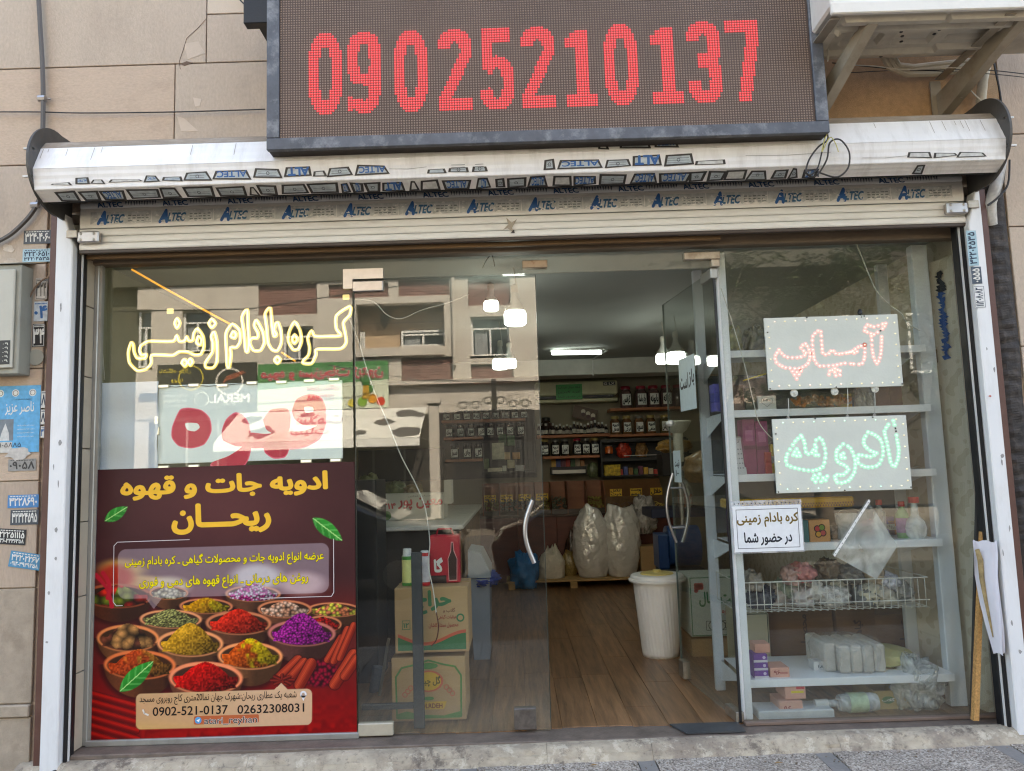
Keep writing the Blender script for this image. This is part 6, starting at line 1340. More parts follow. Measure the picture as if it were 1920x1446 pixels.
for k in range(7):
    x0, x1 = edges[k], edges[k+1]; a, b = P(x0, 960, 5.58), P(x1, 900, 5.58); z0, z1 = cz+.001, cz+.40
    t = thing('spice_bin', f'open brown wooden bin of {fills[k]}, '+('leftmost in the row', 'second from left in the row', 'third from left in the row', 'fourth from left, partly behind the door edge', 'third from right of the wooden bins', 'second from right of the wooden bins', 'rightmost of the wooden bins')[k], 'bin', (a.x, 5.58, z0))
    A_, B_ = a.x+.002, b.x-.002
    MB().prism([(A_, 5.58, z0), (A_, 5.98, z0), (A_, 5.98, z1), (A_, 5.72, z1), (A_, 5.58, z0+.2)], [(A_+.01, 5.58, z0), (A_+.01, 5.98, z0), (A_+.01, 5.98, z1), (A_+.01, 5.72, z1), (A_+.01, 5.58, z0+.2)]).build('divider', binw, t)
    MB().prism([(B_-.01, 5.58, z0), (B_-.01, 5.98, z0), (B_-.01, 5.98, z1), (B_-.01, 5.72, z1), (B_-.01, 5.58, z0+.2)], [(B_, 5.58, z0), (B_, 5.98, z0), (B_, 5.98, z1), (B_, 5.72, z1), (B_, 5.58, z0+.2)]).build('divider', binw, t)
    MB().box(A_+.0105, B_-.0105, 5.965, 5.98, z0, z1).build('back_panel', binw, t); MB().box(A_+.0105, B_-.0105, 5.582, 5.588, z0, z0+.06).build('front_lip', M('clear_bin_front', c(96, 86, 78), .2), t)
    mb = MB(); rr = random.Random(k)
    for i in range(70 if k != 5 else 6):
        X, Y, Z = rr.uniform(A_+.02, B_-.02), rr.uniform(5.60, 5.90), 0; Z = z0+.05+(Y-5.6)*.45+rr.uniform(-.01, .02) if k != 5 else z0+.01
        mb.rbox(X, Y, Z, .028, .02, .016, rr.random()*3, .002, rr.random())
    m = (M('olive_flake', c(150, 136, 70), .6, var=.4), M('dark_leaf_bits', c(84, 88, 70), .4, var=.7), M('dark_berry', c(80, 76, 78), .25, var=.6))[k % 3] if k != 5 else M('small_packet', c(190, 170, 140), .5)
    mb.build('contents', m, t, kind='stuff')
    if tops[k][1]:
        lettering_label(.15, .085, tops[k][0]+'\n۹۵', 'price_label', (A_+.02, 5.572, z0+.175), t, c(224, 180, 40), c(60, 40, 10))
edges2 = [1137, 1175, 1213, 1243]
for k in range(3):
    x0, x1 = edges2[k], edges2[k+1]; a, b = P(x0, 960, 5.55), P(x1, 900, 5.55); z0 = cz+.001
    t = thing('clear_bin', ('left', 'middle', 'right')[k]+' clear plastic bin with a yellow label right of the wooden bins', 'bin', (a.x, 5.55, z0)); A_, B_ = a.x+.004, b.x-.004
    MB().box(A_, B_, 5.56, 5.95, z0, z0+.20, .004).build('body', M('brown_clear_bin', c(110, 84, 60), .2, var=.3, scale=10, coat=.6), t)
    MB().prism([(A_, 5.56, z0+.201), (A_, 5.95, z0+.201), (A_, 5.95, z0+.40), (A_, 5.80, z0+.40)], [(B_, 5.56, z0+.201), (B_, 5.95, z0+.201), (B_, 5.95, z0+.40), (B_, 5.80, z0+.40)]).build('sloping_lid', M('clear_lid', c(126, 90, 62), .15, coat=.8), t)
    mb = MB(); rr = random.Random(40+k)
    for i in range(34): mb.rbox(rr.uniform(A_+.02, B_-.02), 5.553, z0+rr.uniform(.01, .12), .06 if k else .02, .006, .008, 0, 0, rr.uniform(-1, 1) if k else 0)
    mb.build('contents', M('pale_stick' if k == 2 else 'brown_stick', c(206, 180, 90) if k == 2 else c(84, 56, 44), .6, var=.3), t, kind='stuff')
    lettering_label(.15, .09, ('کاکل\nذرت', 'پوست\nلیمو', 'خلال')[k], 'price_label', (A_+.05, 5.545, z0+.20), t, c(214, 170, 40), c(60, 40, 10))
# dark display of small things behind the closed door
a, b = P(905, 885, BY), P(1003, 828, BY); dsp = thing('display_stand', 'dark display stand crowded with small boxes behind the closed door', 'display stand', (a.x, BY, a.z))
MB().box(a.x, b.x, BY+.1, BY+.3, a.z, b.z).build('back_board', dkb, dsp); MB().box(a.x, b.x, BY-.1, BY+.099, a.z-.03, a.z, .003).build('base_board', dkb, dsp)
for k, (x, y, w_, h_, cc, lb) in enumerate(((934, 862, 22, 32, (196, 196, 176), 'tall pale box with a small picture'), (951, 862, 10, 14, (200, 170, 130), 'small cream box'), (968, 861, 14, 13, (196, 150, 100), 'small tan box'), (958, 878, 13, 16, (190, 180, 150), 'square box with a dark picture'), (928, 886, 27, 9, (206, 200, 180), 'long flat cream box'), (946, 887, 7, 14, (210, 210, 200), 'narrow white box'), (975, 884, 17, 12, (180, 180, 180), 'grey box'), (912, 880, 9, 20, (96, 110, 80), 'small green bottle shaped box'), (942, 836, 14, 22, (60, 96, 60), 'dark green box with white leaf'), (958, 836, 14, 20, (70, 110, 70), 'green box with light leaf'), (972, 842, 10, 18, (60, 60, 66), 'dark box'))):
    bx('product_box', lb+' on the dark display behind the closed door', 'box', x-w_/2, x+w_/2, y-h_, y, BY-.08 if y > 850 else BY+.02, .05, M('pbox_%d' % k, c(*cc), .5, var=.35, scale=18), .003)

# ================================================================== FLOOR THINGS AT THE BACK
pal = thing('wooden_pallet', 'low wooden slat pallet under the sacks', 'pallet', (.3, 5.0, FZ))
a, b = P(950, 1104, 5.0), P(1203, 1096, 5.0); z = FZ
for k in range(6): MB().box(a.x, b.x, 5.0+k*.09, 5.07+k*.09, z+.075, z+.095, .003).build('slat', wood, pal)
for k in range(3): X = a.x+.02+(b.x-a.x-.12)*k/2; MB().box(X, X+.08, 5.0, 5.52, z, z+.074, .003).build('bearer', wood, pal)
PZt = z+.096
def sack(name, label, x_px, w_px, h_px, m, seed, Y=5.12, pinch=.55, base=.8, lean=0.0, ytop=None, amp=.05):
    q = P(x_px, 1085, Y); s_ = (Y+4.2)/FPX; r = w_px*s_/2; h = h_px*s_; rings = []; N_ = 44
    for i in range(N_+1):
        t = i/N_; pr_ = base+(1-base)*math.sin(min(1, t*2.2)*math.pi/2) if t < .45 else 1-(1-pinch)*((t-.45)/.55)**1.3
        rg = []
        for k in range(72):
            a_ = 2*math.pi*k/72; v = Vector((math.cos(a_), math.sin(a_), t*3)); d = 1+amp*noise.noise(v*2.1+Vector((seed, 0, 0)))+amp*.9*noise.noise(v*5+Vector((0, seed, 0)))*(.4+t)+amp*1.5*(.3-abs(noise.noise(Vector((math.cos(a_+t*1.2)*2.6, math.sin(a_+t*1.2)*2.6, t*1.6+seed))))*1.8)*(.35+t)+amp*.35*noise.noise(Vector((math.cos(a_)*2, math.sin(a_)*2, t*22+seed)))
            if t > .80: d *= 1-(t-.80)*(1.4+1.2*noise.noise(Vector((math.cos(a_)*1.6, math.sin(a_)*1.6, seed*3))))
            rg.append((q.x+v.x*r*pr_*d+lean*t, Y+.12+v.y*r*.75*pr_*d, PZt+t*h+(.10*(t-.8)*5*noise.noise(Vector((math.cos(a_)*1.4, math.sin(a_)*1.4, seed*2))) if t > .8 else 0)))
        rings.append(rg)
    return solo(name, label, 'sack', MB().loft(rings), m, (q.x, Y, PZt), smooth='all')
sil = M('silver_plastic_sack', c(226, 223, 220), .26, metal=.2, var=.10, scale=5, bump=1, bscale=11, coat=.8, bd=.03)
sack('silver_sack', 'tall silver plastic sack, left of the two standing on the pallet', 1114, 74, 124, sil, 3.1, pinch=.74, base=.7)
sack('silver_sack', 'tall silver plastic sack, right of the two standing on the pallet', 1171, 72, 126, sil, 8.7, pinch=.88, base=.7)
sack('white_sack', 'slumped dirty white woven sack beside the silver sacks', 1036, 52, 54, M('woven_white_sack', c(212, 202, 186), .7, var=.12, scale=30, bump=.5), 2.2, pinch=.40, base=.9)
sack('grain_bag', 'clear bag of yellowish grain between the white and silver sacks', 1070, 34, 44, M('grain_in_bag', c(150, 124, 70), .3, var=.45, scale=60, bump=.6, coat=.5), 5.5, pinch=.5, Y=5.28)
sack('dark_bag', 'dark clear bag leaning behind the silver sacks', 1078, 36, 78, M('dark_bag_film', c(70, 50, 42), .25, var=.5, scale=20, bump=.5, coat=.6), 6.6, pinch=.35, Y=5.40)
q = P(985, 1108, 4.92); blob('blue_plastic_bag', 'bright blue crumpled plastic bag on the pallet end behind the door', 'bag', q.x, 5.08, PZt-.09, .17, .13, .22, M('blue_bag_film', c(30, 120, 190), .3, var=.3, scale=8, bump=1, bscale=14, bd=.02), 3, .35, 3.4)
q = P(1213, 1010, 5.2); blob('clear_bag', 'crumpled clear bag lying above the carton behind the bin', 'bag', q.x, 5.35, .70, .14, .12, .24, FILM('bag_film_grey', (.62, .58, .55), .6, .2), 8, .35, 3)
bx('cardboard_carton', 'plain brown carton standing between silver sack and white bin', 'carton', 1204, 1236, 1024, 1096, 5.15, .3, card)

# ================================================================== WHITE BIN, GRINDER, RIGHT CARTON
bn = thing('waste_bin', 'white ribbed plastic bin with lid standing in the doorway', 'bin', (.98, 1.72, FZ))
bw = M('white_bin_plastic', c(232, 228, 220), .4, var=.04, dirt=.2, dcol=c(170, 160, 145)); cx0, cy0, h = 1.045, 1.72, .58
rings = []
for i in range(20):
    t = i/19; r = .145+.052*t
    rings.append([(cx0+math.cos(2*math.pi*k/96)*r*(1+(.010 if k % 2 else -.010)*(1 if 0 < i < 18 else 0)), cy0+math.sin(2*math.pi*k/96)*r*(1+(.010 if k % 2 else -.010)*(1 if 0 < i < 18 else 0)), FZ+t*h*.95) for k in [q+ i*.32 for q in range(96)]])
# ribs twist slowly round the body
def ribring(i):
    t = i/19; r = .132+.048*t; o = []
    for k in range(144):
        a_ = 2*math.pi*k/144; o.append((cx0+math.cos(a_)*r*(1+.017*math.sin(36*(a_+t*.35))*(0 < i < 18)), cy0+math.sin(a_)*r*(1+.017*math.sin(36*(a_+t*.35))*(0 < i < 18)), FZ+t*h*.94))
    return o
MB().loft([ribring(i) for i in range(20)]).build('body', bw, bn, smooth='all')
MB().lathe([(.192, h*.935), (.212, h*.94), (.214, h*.965), (.200, h*.975), (.200, h*1.0), (.188, h*1.02), (.13, h*1.025)], cx0, cy0, FZ, 40).build('lid', bw, bn, smooth=True)
MB().lathe([(.125, h*1.026), (.12, h*1.04), (.10, h*1.046), (.03, h*1.05), (.03, h*1.075), (.001, h*1.08)], cx0, cy0, FZ, 32).build('lid_centre', M('yellowed_lid', c(206, 184, 110), .4), bn, smooth=True)
gr = thing('grinding_machine', 'blue electric grinding machine with a round drum and pale hopper', 'grinder', (1.45, 3.2, FZ))
bluem = M('blue_machine_paint', c(22, 60, 110), .35, var=.15, dirt=.3, dcol=c(20, 30, 40)); q = P(1277, 1025, 3.2)
mb = MB(); rg = []
for X in (q.x-.12, q.x+.18): rg.append([(X, 3.3+math.cos(k*math.pi/14)*.19, q.z+math.sin(k*math.pi/14)*.19) for k in range(28)])
mb.loft(rg).build('drum', bluem, gr, smooth=True)
MB().box(q.x-.22, q.x-.121, 3.15, 3.45, q.z-.2, q.z+.12, .01).build('motor_housing', bluem, gr); MB().box(q.x-.2, q.x+.2, 3.12, 3.5, FZ, q.z-.2, .01).build('stand', M('dark_machine_stand', c(40, 42, 46), .5), gr)
q2 = P(1274, 800, 3.3); MB().lathe([(.045, -.34), (.05, -.06), (.09, -.03), (.135, .05), (.13, .06)], q2.x, 3.4, q2.z, 24).build('hopper', M('pale_hopper', c(196, 196, 186), .4), gr, smooth=True)
MB().tube([(q2.x, 3.4, q2.z-.34), (q2.x, 3.4, q.z+.1)], .022, 8).build('feed_tube', steel, gr)
MB().box(q.x-.19, q.x-.10, 3.13, 3.149, q.z-.44, q.z-.24, .006).build('yellow_guard', M('yellow_guard', c(206, 150, 30), .5), gr)
bx('work_table', 'dark blue edged table beside the grinder with bottles on it', 'table', 1222, 1325, 952, 972, 3.6, .6, M('dark_blue_edge', c(30, 36, 60), .5))
q = P(1289, 945, 3.65); t = thing('glass_bottle', 'large clear bottle with orange contents beside the paper notice', 'bottle', (q.x, 3.75, q.z)); zt_ = P(1289, 952, 3.75).z
MB().lathe([(.075, 0), (.08, .02), (.08, .17), (.03, .30), (.02, .38)], q.x, 3.75, zt_, 16).build('body', FILM('bottle_glass', (.7, .72, .66), .35, .05, .05), t, smooth=True); MB().lathe([(.072, .012), (.072, .14)], q.x, 3.75, zt_, 14).build('contents', fO, t); MB().lathe([(.024, .381), (.024, .42)], q.x, 3.75, zt_, 10).build('cap', lidW, t)
q = P(1325, 900, 2.6); blob('nut_bag', 'large clear bag of peanuts on the white bracket shelf behind the open door', 'bag', q.x+.02, 2.7, P(1325, 905, 2.7).z, .20, .16, .15, M('peanut_bag', c(150, 118, 78), .3, var=.4, scale=40, bump=.7, coat=.4), 12, .2, 3)
q = P(1283, 850, 3.3); blob('nut_bag', 'low bag of yellow dried fruit below the pale hopper', 'bag', q.x, 3.75, P(1283, 848, 3.75).z, .18, .1, .07, M('dried_fruit_bag', c(140, 106, 50), .3, var=.5, scale=30, bump=.6), 14, .2, 3)
bx('shelf_ledge', 'black ledge under the bags at the right back', 'ledge', 1243, 1332, 848, 893, 3.9, .3, dkb)
# carton with green Persian lettering
ct = thing('printed_carton', 'pale carton with green and red Persian lettering leaning behind the open door', 'carton', (1.45, 1.35, .5))
a, b = P(1292, 1205, 1.5), P(1372, 1082, 1.5)
ctw = M('pale_green_carton', c(186, 194, 184), .7, var=.04)
CX0, CX1, CZ0, CZ1, CY = 1.16, 1.66, .55, .95, 1.62
a = P(1291, 1082, CY); CX0 = a.x; CZ1 = a.z; CZ0 = P(1291, 1195, CY).z; CX1 = CX0+.50
MB().box(CX0, CX1, CY, CY+.36, CZ0, CZ1, .004).build('box_body', ctw, ct)
pr = Print(CX1-CX0, CZ1-CZ0); w_, h_ = pr.w, pr.h; GN = c(30, 110, 60)
pr.frame(.006, .006, w_-.01, h_-.006, .006, GN, 1); pr.text('دشت نهال', .07, h_*.50, w_*.80, h_*.74, GN, 2, bold=.03); pr.text('قهوه ترک', .15, h_*.36, w_*.62, h_*.46, c(190, 60, 50), 2, bold=.02)
for k in range(7): pr.circ(.05+.02*(k % 3), h_*.86-.02*(k//3), .016, c(206, 96, 86), 2)
for k in range(3): pr.ring(w_*(.32+.12*k), h_*.18, .028, .034, c(40, 60, 50), 2)
pr.frame(w_*.22, h_*.10, w_*.66, h_*.26, .004, c(40, 60, 50), 2); pr.build('print', (CX0, CY-.001, CZ0), parent=ct)
bx('carton_base', 'brown carton carrying the pale printed carton', 'carton', 1300, 1372, 1196, 1262, CY+.02, .34, card)
# notices on the open door
def dnotice(label, a0, z0, w_, h_, bg, txt, name='paper_notice', rot=0):
    pr = Print(w_, h_); pr.rect(0, 0, w_, h_, bg, 1)
    for k, (t, x0, y0, x1, y1) in enumerate(txt): pr.text(t, x0*w_, y0*h_, x1*w_, y1*h_, c(16, 18, 22), 2, bold=.03)
    o = D(a0, 0, z0)-uy*(-.0065) if False else D(a0, .0065, z0)
    # the notice faces the street: its right runs back towards the hinge
    tag(pr.build(name, D(a0+w_, .0068, z0), -ux, (0, 0, 1)), label, 'notice')
pa = c(190, 206, 208)
dz_ = P(1283, 762, .5)
dnotice('pale blue sheet reading open in Persian hanging on the open door leaf', .38, 1.88, .30, .34, pa, (('باز', .62, .42, .94, .74), ('است', .06, .42, .56, .70)))
dnotice('small pale sheet with black writing lower on the open door leaf', .74, 1.42, .15, .21, pa, (('قیمت', .2, .45, .8, .7), ('۱۰۰', .3, .2, .7, .38)))

# ================================================================== LEFT FRONT: COUNTER, CARTONS, TINS
ctop = M('worn_pale_counter_top', c(222, 220, 212), .35, var=.06, scale=6, dirt=.4, dcol=c(110, 104, 96), dscale=8)
kt = thing('sales_counter', 'worn pale topped sales counter along the left side behind the closed door', 'counter', (-1.4, 3, FZ))
MB().box(-2.3, -.40, 1.7, 5.0, 1.10, 1.135, .006).build('counter_top', ctop, kt); MB().box(-2.25, -.44, 1.76, 4.9, FZ, 1.099).build('cabinet', M('dark_cabinet', c(44, 40, 38), .4, var=.2), kt)
MB().box(-.439, -.425, 1.76, 4.9, .2, 1.08).build('side_cladding', M('worn_wood_edge', c(140, 108, 76), .6, var=.35, scale=4, st=(1, 1, 6)), kt)
a, b = P(710, 958, 2.4), P(832, 905, 2.4); pr = Print(b.x-a.x, b.z-a.z); w_, h_ = pr.w, pr.h
fb = thing('fruit_carton', 'white carton with red Persian lettering and a green fruit print on the counter', 'carton', tuple(a)); zc = 1.136
MB().box(a.x, b.x, 2.4, 2.75, zc, zc+h_, .005).build('box_body', M('white_carton', c(206, 204, 196), .6), fb)
pr.text('معین پور', w_*.30, h_*.40, w_*.97, h_*.84, c(190, 40, 50), 2, bold=.03); pr.text('صنایع غذایی', w_*.45, h_*.86, w_*.8, h_*.95, c(90, 90, 90), 2); pr.text('۲۱۴', w_*.06, h_*.46, w_*.26, h_*.66, c(190, 40, 50), 2, bold=.03); pr.circ(w_*.12, h_*.2, h_*.18, c(70, 120, 60), 2); pr.build('print', (a.x, 2.399, zc), parent=fb)
# goods behind the left part of the door
for k, (x, y, w_, h_, cc, lb) in enumerate(((690, 905, 44, 48, (110, 116, 80), 'olive coloured bag of herbs on the counter, uppermost at the left'), (735, 900, 50, 36, (96, 104, 66), 'green bag of herbs beside the white carton'), (690, 955, 48, 44, (84, 96, 62), 'lower green bag of herbs by the door hinge'), (770, 895, 40, 30, (120, 104, 70), 'tan bag behind the white fruit carton'))):
    q = P(x, y, 2.85); blob('herb_bag', lb, 'bag', q.x, 2.9+.1*(k % 2), 1.136 if y > 950 else 1.136+.12, w_*7/FPX/2, .14, h_*7/FPX/1.6, M('herb_%d' % k, c(*cc), .35, var=.5, scale=24, bump=.5, coat=.3), k+30, .25, 3)
bx('display_rack', 'dark glass fronted display rack on the counter behind the herb bags', 'rack', 672, 830, 840, 905, 4.4, .3, dkb)
bx('stacked_papers', 'stack of white boxes with torn edges beside the fruit carton', 'box', 833, 846, 900, 945, 2.42, .2, M('white_carton', c(206, 204, 196), .6))
# cartons near the glass
CY0 = .34
def carton(label, x0, x1, y0, y1, Y, dep, art):
    a, b = P(x0, y1, Y), P(x1, y0, Y); t = thing('printed_carton', label, 'carton', ((a.x+b.x)/2, Y, a.z)); MB().box(a.x, b.x, Y, Y+dep, a.z, b.z, .005).build('box_body', card, t)
    pr = Print(b.x-a.x, b.z-a.z); art(pr, pr.w, pr.h); pr.build('print', (a.x, Y-.0008, a.z), parent=t)
    mb = MB().box(a.x+.002, b.x-.002, Y+dep*.48, Y+dep*.52, b.z, b.z+.002); mb.build('packing_tape', M('tape', c(190, 160, 110), .25), t); return t, a, b
def art1(pr, w_, h_):
    G = c(40, 106, 66); Rr = c(190, 84, 60); wav = [(i/16*w_*.92+.04*w_, h_*(.20+.09*math.sin(i/16*5.2+2.6))) for i in range(17)]
    pr.poly([(w_*.04, h_*.04)]+wav+[(w_*.96, h_*.04)], G, 2); pr.poly([(x, y+h_*.0) for x, y in wav]+[(x, y+h_*.05) for x, y in wav[::-1]], Rr, 3)
    pr.text('حراج', w_*.28, h_*.60, w_*.76, h_*.94, G, 2, bold=.05, shear=0); pr.text('گلاب و', w_*.66, h_*.60, w_*.82, h_*.67, c(110, 60, 40), 2, bold=.02); pr.text('عرقیات گیاهی', w_*.58, h_*.50, w_*.84, h_*.57, c(150, 50, 40), 2, bold=.02); pr.text('محصول ممتاز کاشان', w_*.46, h_*.37, w_*.86, h_*.45, c(150, 50, 40), 2, bold=.02)
    pr.ring(w_*.89, h_*.52, w_*.035, w_*.055, G, 2); pr.frame(w_*.10, h_*.36, w_*.21, h_*.50, .003, G, 2); pr.text('۱۲', w_*.12, h_*.39, w_*.19, h_*.46, G, 2, bold=.03)
def art2(pr, w_, h_):
    G = c(70, 126, 60); Rr = c(200, 96, 70); Y2 = c(206, 160, 50)
    pr.stroke([(w_*.07, h_*.06), (w_*.06, h_*.70), (w_*.14, h_*.84), (w_*.3, h_*.88), (w_*.5, h_*.95), (w_*.7, h_*.88), (w_*.86, h_*.84), (w_*.94, h_*.70), (w_*.93, h_*.06), (w_*.07, h_*.06)], .010, G, 2)
    pr.circ(w_*.5, h_*.86, w_*.13, c(70, 126, 60), 3, ry=h_*.05); pr.circ(w_*.5, h_*.62, w_*.20, Rr, 3, ry=h_*.17); pr.circ(w_*.5, h_*.62, w_*.17, Y2, 4, ry=h_*.145); pr.text('گل چین', w_*.38, h_*.54, w_*.66, h_*.70, c(90, 80, 30), 5, bold=.03)
    for sx in (-1, 1):
        for k in range(3): pr.ring(w_*(.5+sx*(.24+.04*k)), h_*(.52-.05*k), w_*.025, w_*.036, Rr, 3)
    pr.circ(w_*.5, h_*.35, w_*.07, G, 3, ry=h_*.03); pr.poly([(w_*.26, h_*.30), (w_*.74, h_*.30), (w_*.70, h_*.18), (w_*.30, h_*.18)], Y2, 3); pr.text('GOLRDEH', w_*.34, h_*.20, w_*.68, h_*.27, c(120, 50, 30), 4, bold=.03)
    pr.poly([(w_*.08, h_*.04), (w_*.92, h_*.04), (w_*.92, h_*.14), (w_*.7, h_*.08), (w_*.4, h_*.10), (w_*.2, h_*.16), (w_*.08, h_*.12)], G, 4)
_, a1, b1 = carton('lower brown carton with a round yellow emblem and green border by the closed door', 735, 872, 1230, 1354, CY0, .36, art2)
_, a2, b2 = carton('upper brown carton with green calligraphy and a green red wave by the closed door', 741, 877, 1099, 1226, CY0-.01, .34, art1)
TZ = b2.z+.003
def tin(name, label, x, w_px, h_px, Y, bands, cat='can', cap=None):
    q = P(x, 1080, Y); s_ = (Y+4.2)/FPX; r = w_px*s_/2; h = h_px*s_; t = thing(name, label, cat, (q.x, Y, TZ)); z = 0
    for (f, m) in bands: MB().lathe([(r, z), (r, z+f*h-.0005)], q.x, Y, TZ, 20).build('band', m, t, smooth=True); z += f*h
    MB().lathe([(r*.9, z), (r*.8, z+h*.04), (r*.78, z+h*.2 if cap else z+h*.05), (r*.5, z+h*.21 if cap else z+h*.06)], q.x, Y, TZ, 18).build('cap', cap or lidW, t, smooth=True)
G1, Y1, R1 = M('can_green', c(50, 130, 50), .3), M('can_pale_yellow', c(206, 206, 130), .35, var=.1, scale=30), M('can_red', c(190, 40, 44), .3)
tin('spray_can', 'green and yellow spray can standing on the upper carton', 764, 20, 66, .42, ((.08, G1), (.62, Y1), (.10, G1)), cap=FILM('clear_cap', (.8, .82, .8), .6, .1, .1))
tin('tall_tin', 'red and white tall tin in front of the red bag', 797, 18, 62, .40, ((.1, R1), (.75, M('tin_white_red', c(200, 190, 190), .3, var=.3, scale=12)), (.1, R1)))
rb = thing('gift_bag', 'red carrier pack with a dark bottle picture on the upper carton', 'bag', (-.6, .5, TZ)); a, b = P(806, 1083, .46), P(861, 1003, .46)
MB().box(a.x, b.x, .46, .56, TZ, b.z, .006).build('bag_body', M('red_bag_card', c(176, 24, 44), .45, var=.12), rb); MB().tube([(a.x+.04, .51, b.z), (a.x+.05, .50, b.z+.035), (b.x-.05, .50, b.z+.035), (b.x-.04, .51, b.z)], .006, 6).build('bag_handle', M('red_bag_card', c(176, 24, 44), .45), rb)
pr = Print(b.x-a.x, b.z-TZ); w_, h_ = pr.w, pr.h; pr.poly([(w_*.62, h_*.04), (w_*.9, h_*.04), (w_*.92, h_*.5), (w_*.82, h_*.68), (w_*.80, h_*.86), (w_*.72, h_*.86), (w_*.70, h_*.68), (w_*.60, h_*.5)], c(214, 150, 150), 1); pr.poly([(w_*.64, h_*.06), (w_*.88, h_*.06), (w_*.9, h_*.5), (w_*.80, h_*.66), (w_*.78, h_*.84), (w_*.74, h_*.84), (w_*.72, h_*.66), (w_*.62, h_*.5)], c(50, 22, 20), 2)
pr.text('گا', w_*.16, h_*.24, w_*.42, h_*.52, W_, 2, bold=.05); pr.rect(0, 0, w_*.55, h_*.16, c(36, 20, 22), 1); pr.build('print', (a.x, .459, TZ), parent=rb)
# grey bin with blue liner
gb = thing('grey_bin', 'tall narrow grey plastic bin with blue liner beside the cartons', 'bin', (-.3, 1.8, FZ)); gp = M('grey_bin_plastic', c(136, 144, 152), .45, var=.05); a, b = P(886, 1225, 1.75), P(915, 1085, 1.75)
MB().prism([(a.x+.01, 1.75, FZ), (b.x+.0, 1.75, FZ), (b.x+.0, 2.2, FZ), (a.x+.01, 2.2, FZ)], [(a.x-.01, 1.73, b.z), (b.x+.012, 1.73, b.z), (b.x+.012, 2.22, b.z), (a.x-.01, 2.22, b.z)]).build('body', gp, gb)
zt = P(900, 1036, 1.75).z; MB().prism([(b.x+.018, 1.72, b.z+.02), (b.x+.018, 2.23, b.z+.02), (b.x-.04, 2.23, zt), (b.x-.04, 1.72, zt), ][0:0] or [(a.x-.015, 1.72, b.z+.01), (b.x+.020, 1.72, b.z+.01), (b.x+.016, 1.72, b.z+.06), (b.x-.05, 1.72, zt), (a.x-.015, 1.72, zt+.02)], [(a.x-.015, 2.23, b.z+.01), (b.x+.020, 2.23, b.z+.01), (b.x+.016, 2.23, b.z+.06), (b.x-.05, 2.23, zt), (a.x-.015, 2.23, zt+.02)]).build('lid', M('grey_bin_lid', c(150, 160, 164), .4), gb)
blob('liner', None, None, (a.x+b.x)/2+.02, 1.97, b.z-.07, .13, .27, .05, M('blue_liner', c(30, 60, 150), .4, var=.3, bump=.5), 3, .25, 5, parent=gb)
# black bar stand just behind the door glass
bs = thing('metal_stand', 'dark grey upright bar stand behind the left part of the closed door', 'stand', (-.55, .26, FZ)); dg = M('dark_grey_bar', c(48, 52, 56), .5, var=.1)
a, b = P(776, 1366, .24), P(790, 1036, .24); MB().box(a.x, b.x, .24, .27, FZ, b.z, .003).build('upright_bar', dg, bs); a, b = P(678, 1328, .24), P(776, 1319, .24); MB().box(a.x, P(775, 1325, .24).x, .24, .27, b.z-.03, b.z, .003).build('cross_bar', dg, bs)
a, b = P(699, 1345, .9), P(730, 1195, .9); solo('leaning_tube', 'pale leaning lath in the dark corner behind the door', 'lath', MB().tube([P(706, 1340, .9), P(729, 1197, .9)], .010, 6), M('pale_lath', c(150, 148, 140), .6), tuple(a))
a = P(700, 1330, 1.0); solo('rolled_sheet', 'blue grey rolled sheet standing in the dark corner behind the door', 'roll', MB().tube([P(696, 1330, 1.0), P(709, 1250, 1.0)], .035, 12), M('blue_grey_roll', c(96, 108, 124), .6, var=.3, scale=12), tuple(a), smooth=True)
bx('plinth_wall', 'dark low cabinet behind the spice poster', 'cabinet', 200, 705, 900, 1330, 1.2, .4, dkb)

# ================================================================== RIGHT WINDOW: RACK AND GOODS
RY0, RY1 = .24, .74
rack = thing('goods_rack', 'white steel shop rack filling the right window', 'rack', (1.8, .5, FZ))
rw = M('rack_white_steel', c(234, 236, 240), .35, var=.03, dirt=.15, dcol=c(150, 150, 150))
upm = M('rack_upright_grey', c(212, 218, 226), .4, var=.04)
RX0, RX1 = 1.235, 2.42
MB().box(1.205, 1.262, RY0-.055, RY0+.0, FZ+.01, 2.76, .004).build('upright', rw, rack)
MB().box(RX1-.01, RX1+.085, RY0+.06, RY0+.12, FZ+.01, 2.80, .004).build('upright', upm, rack)
MB().box(RX0-.03, RX0+.03, RY1, RY1+.04, FZ+.01, 2.80, .004).build('upright', upm, rack); MB().box(RX1-.01, RX1+.06, RY1, RY1+.04, FZ+.01, 2.8, .004).build('upright', upm, rack)
lev = []
for (y_) in (664, 776, 897, 1029, 1283):
    z = P(1550, y_, RY0).z; lev.append(z)
for k, z in enumerate(lev):
    s_ = MB().box(RX0+.03, RX1-.012, RY0+.001, RY1+.0, z+.030, z+.036).build('shelf_plate', rw, rack); MB().box(RX0+.03, RX1-.012, RY0-.008, RY0, z-.006, z+.036, .002).build('shelf_lip', rw, s_)
    for X in (RX0+.005, RX1-.012+.001):
        MB().prism([(X, RY0+.02, z+.025), (X, RY1, z+.025), (X, RY1, z-.10)], [(X+.004, RY0+.02, z+.025), (X+.004, RY1, z+.025), (X+.004, RY1, z-.10)]).build('shelf_bracket', rw, s_)
MB().box(RX0+.03, RX1-.012, RY1+.01, RY1+.016, 1.1, 2.1).build('back_panel', M('rack_back_grey', c(96, 98, 100), .5), rack)
LV = {k: z+.0362 for k, z in zip('ABCDE', lev)}
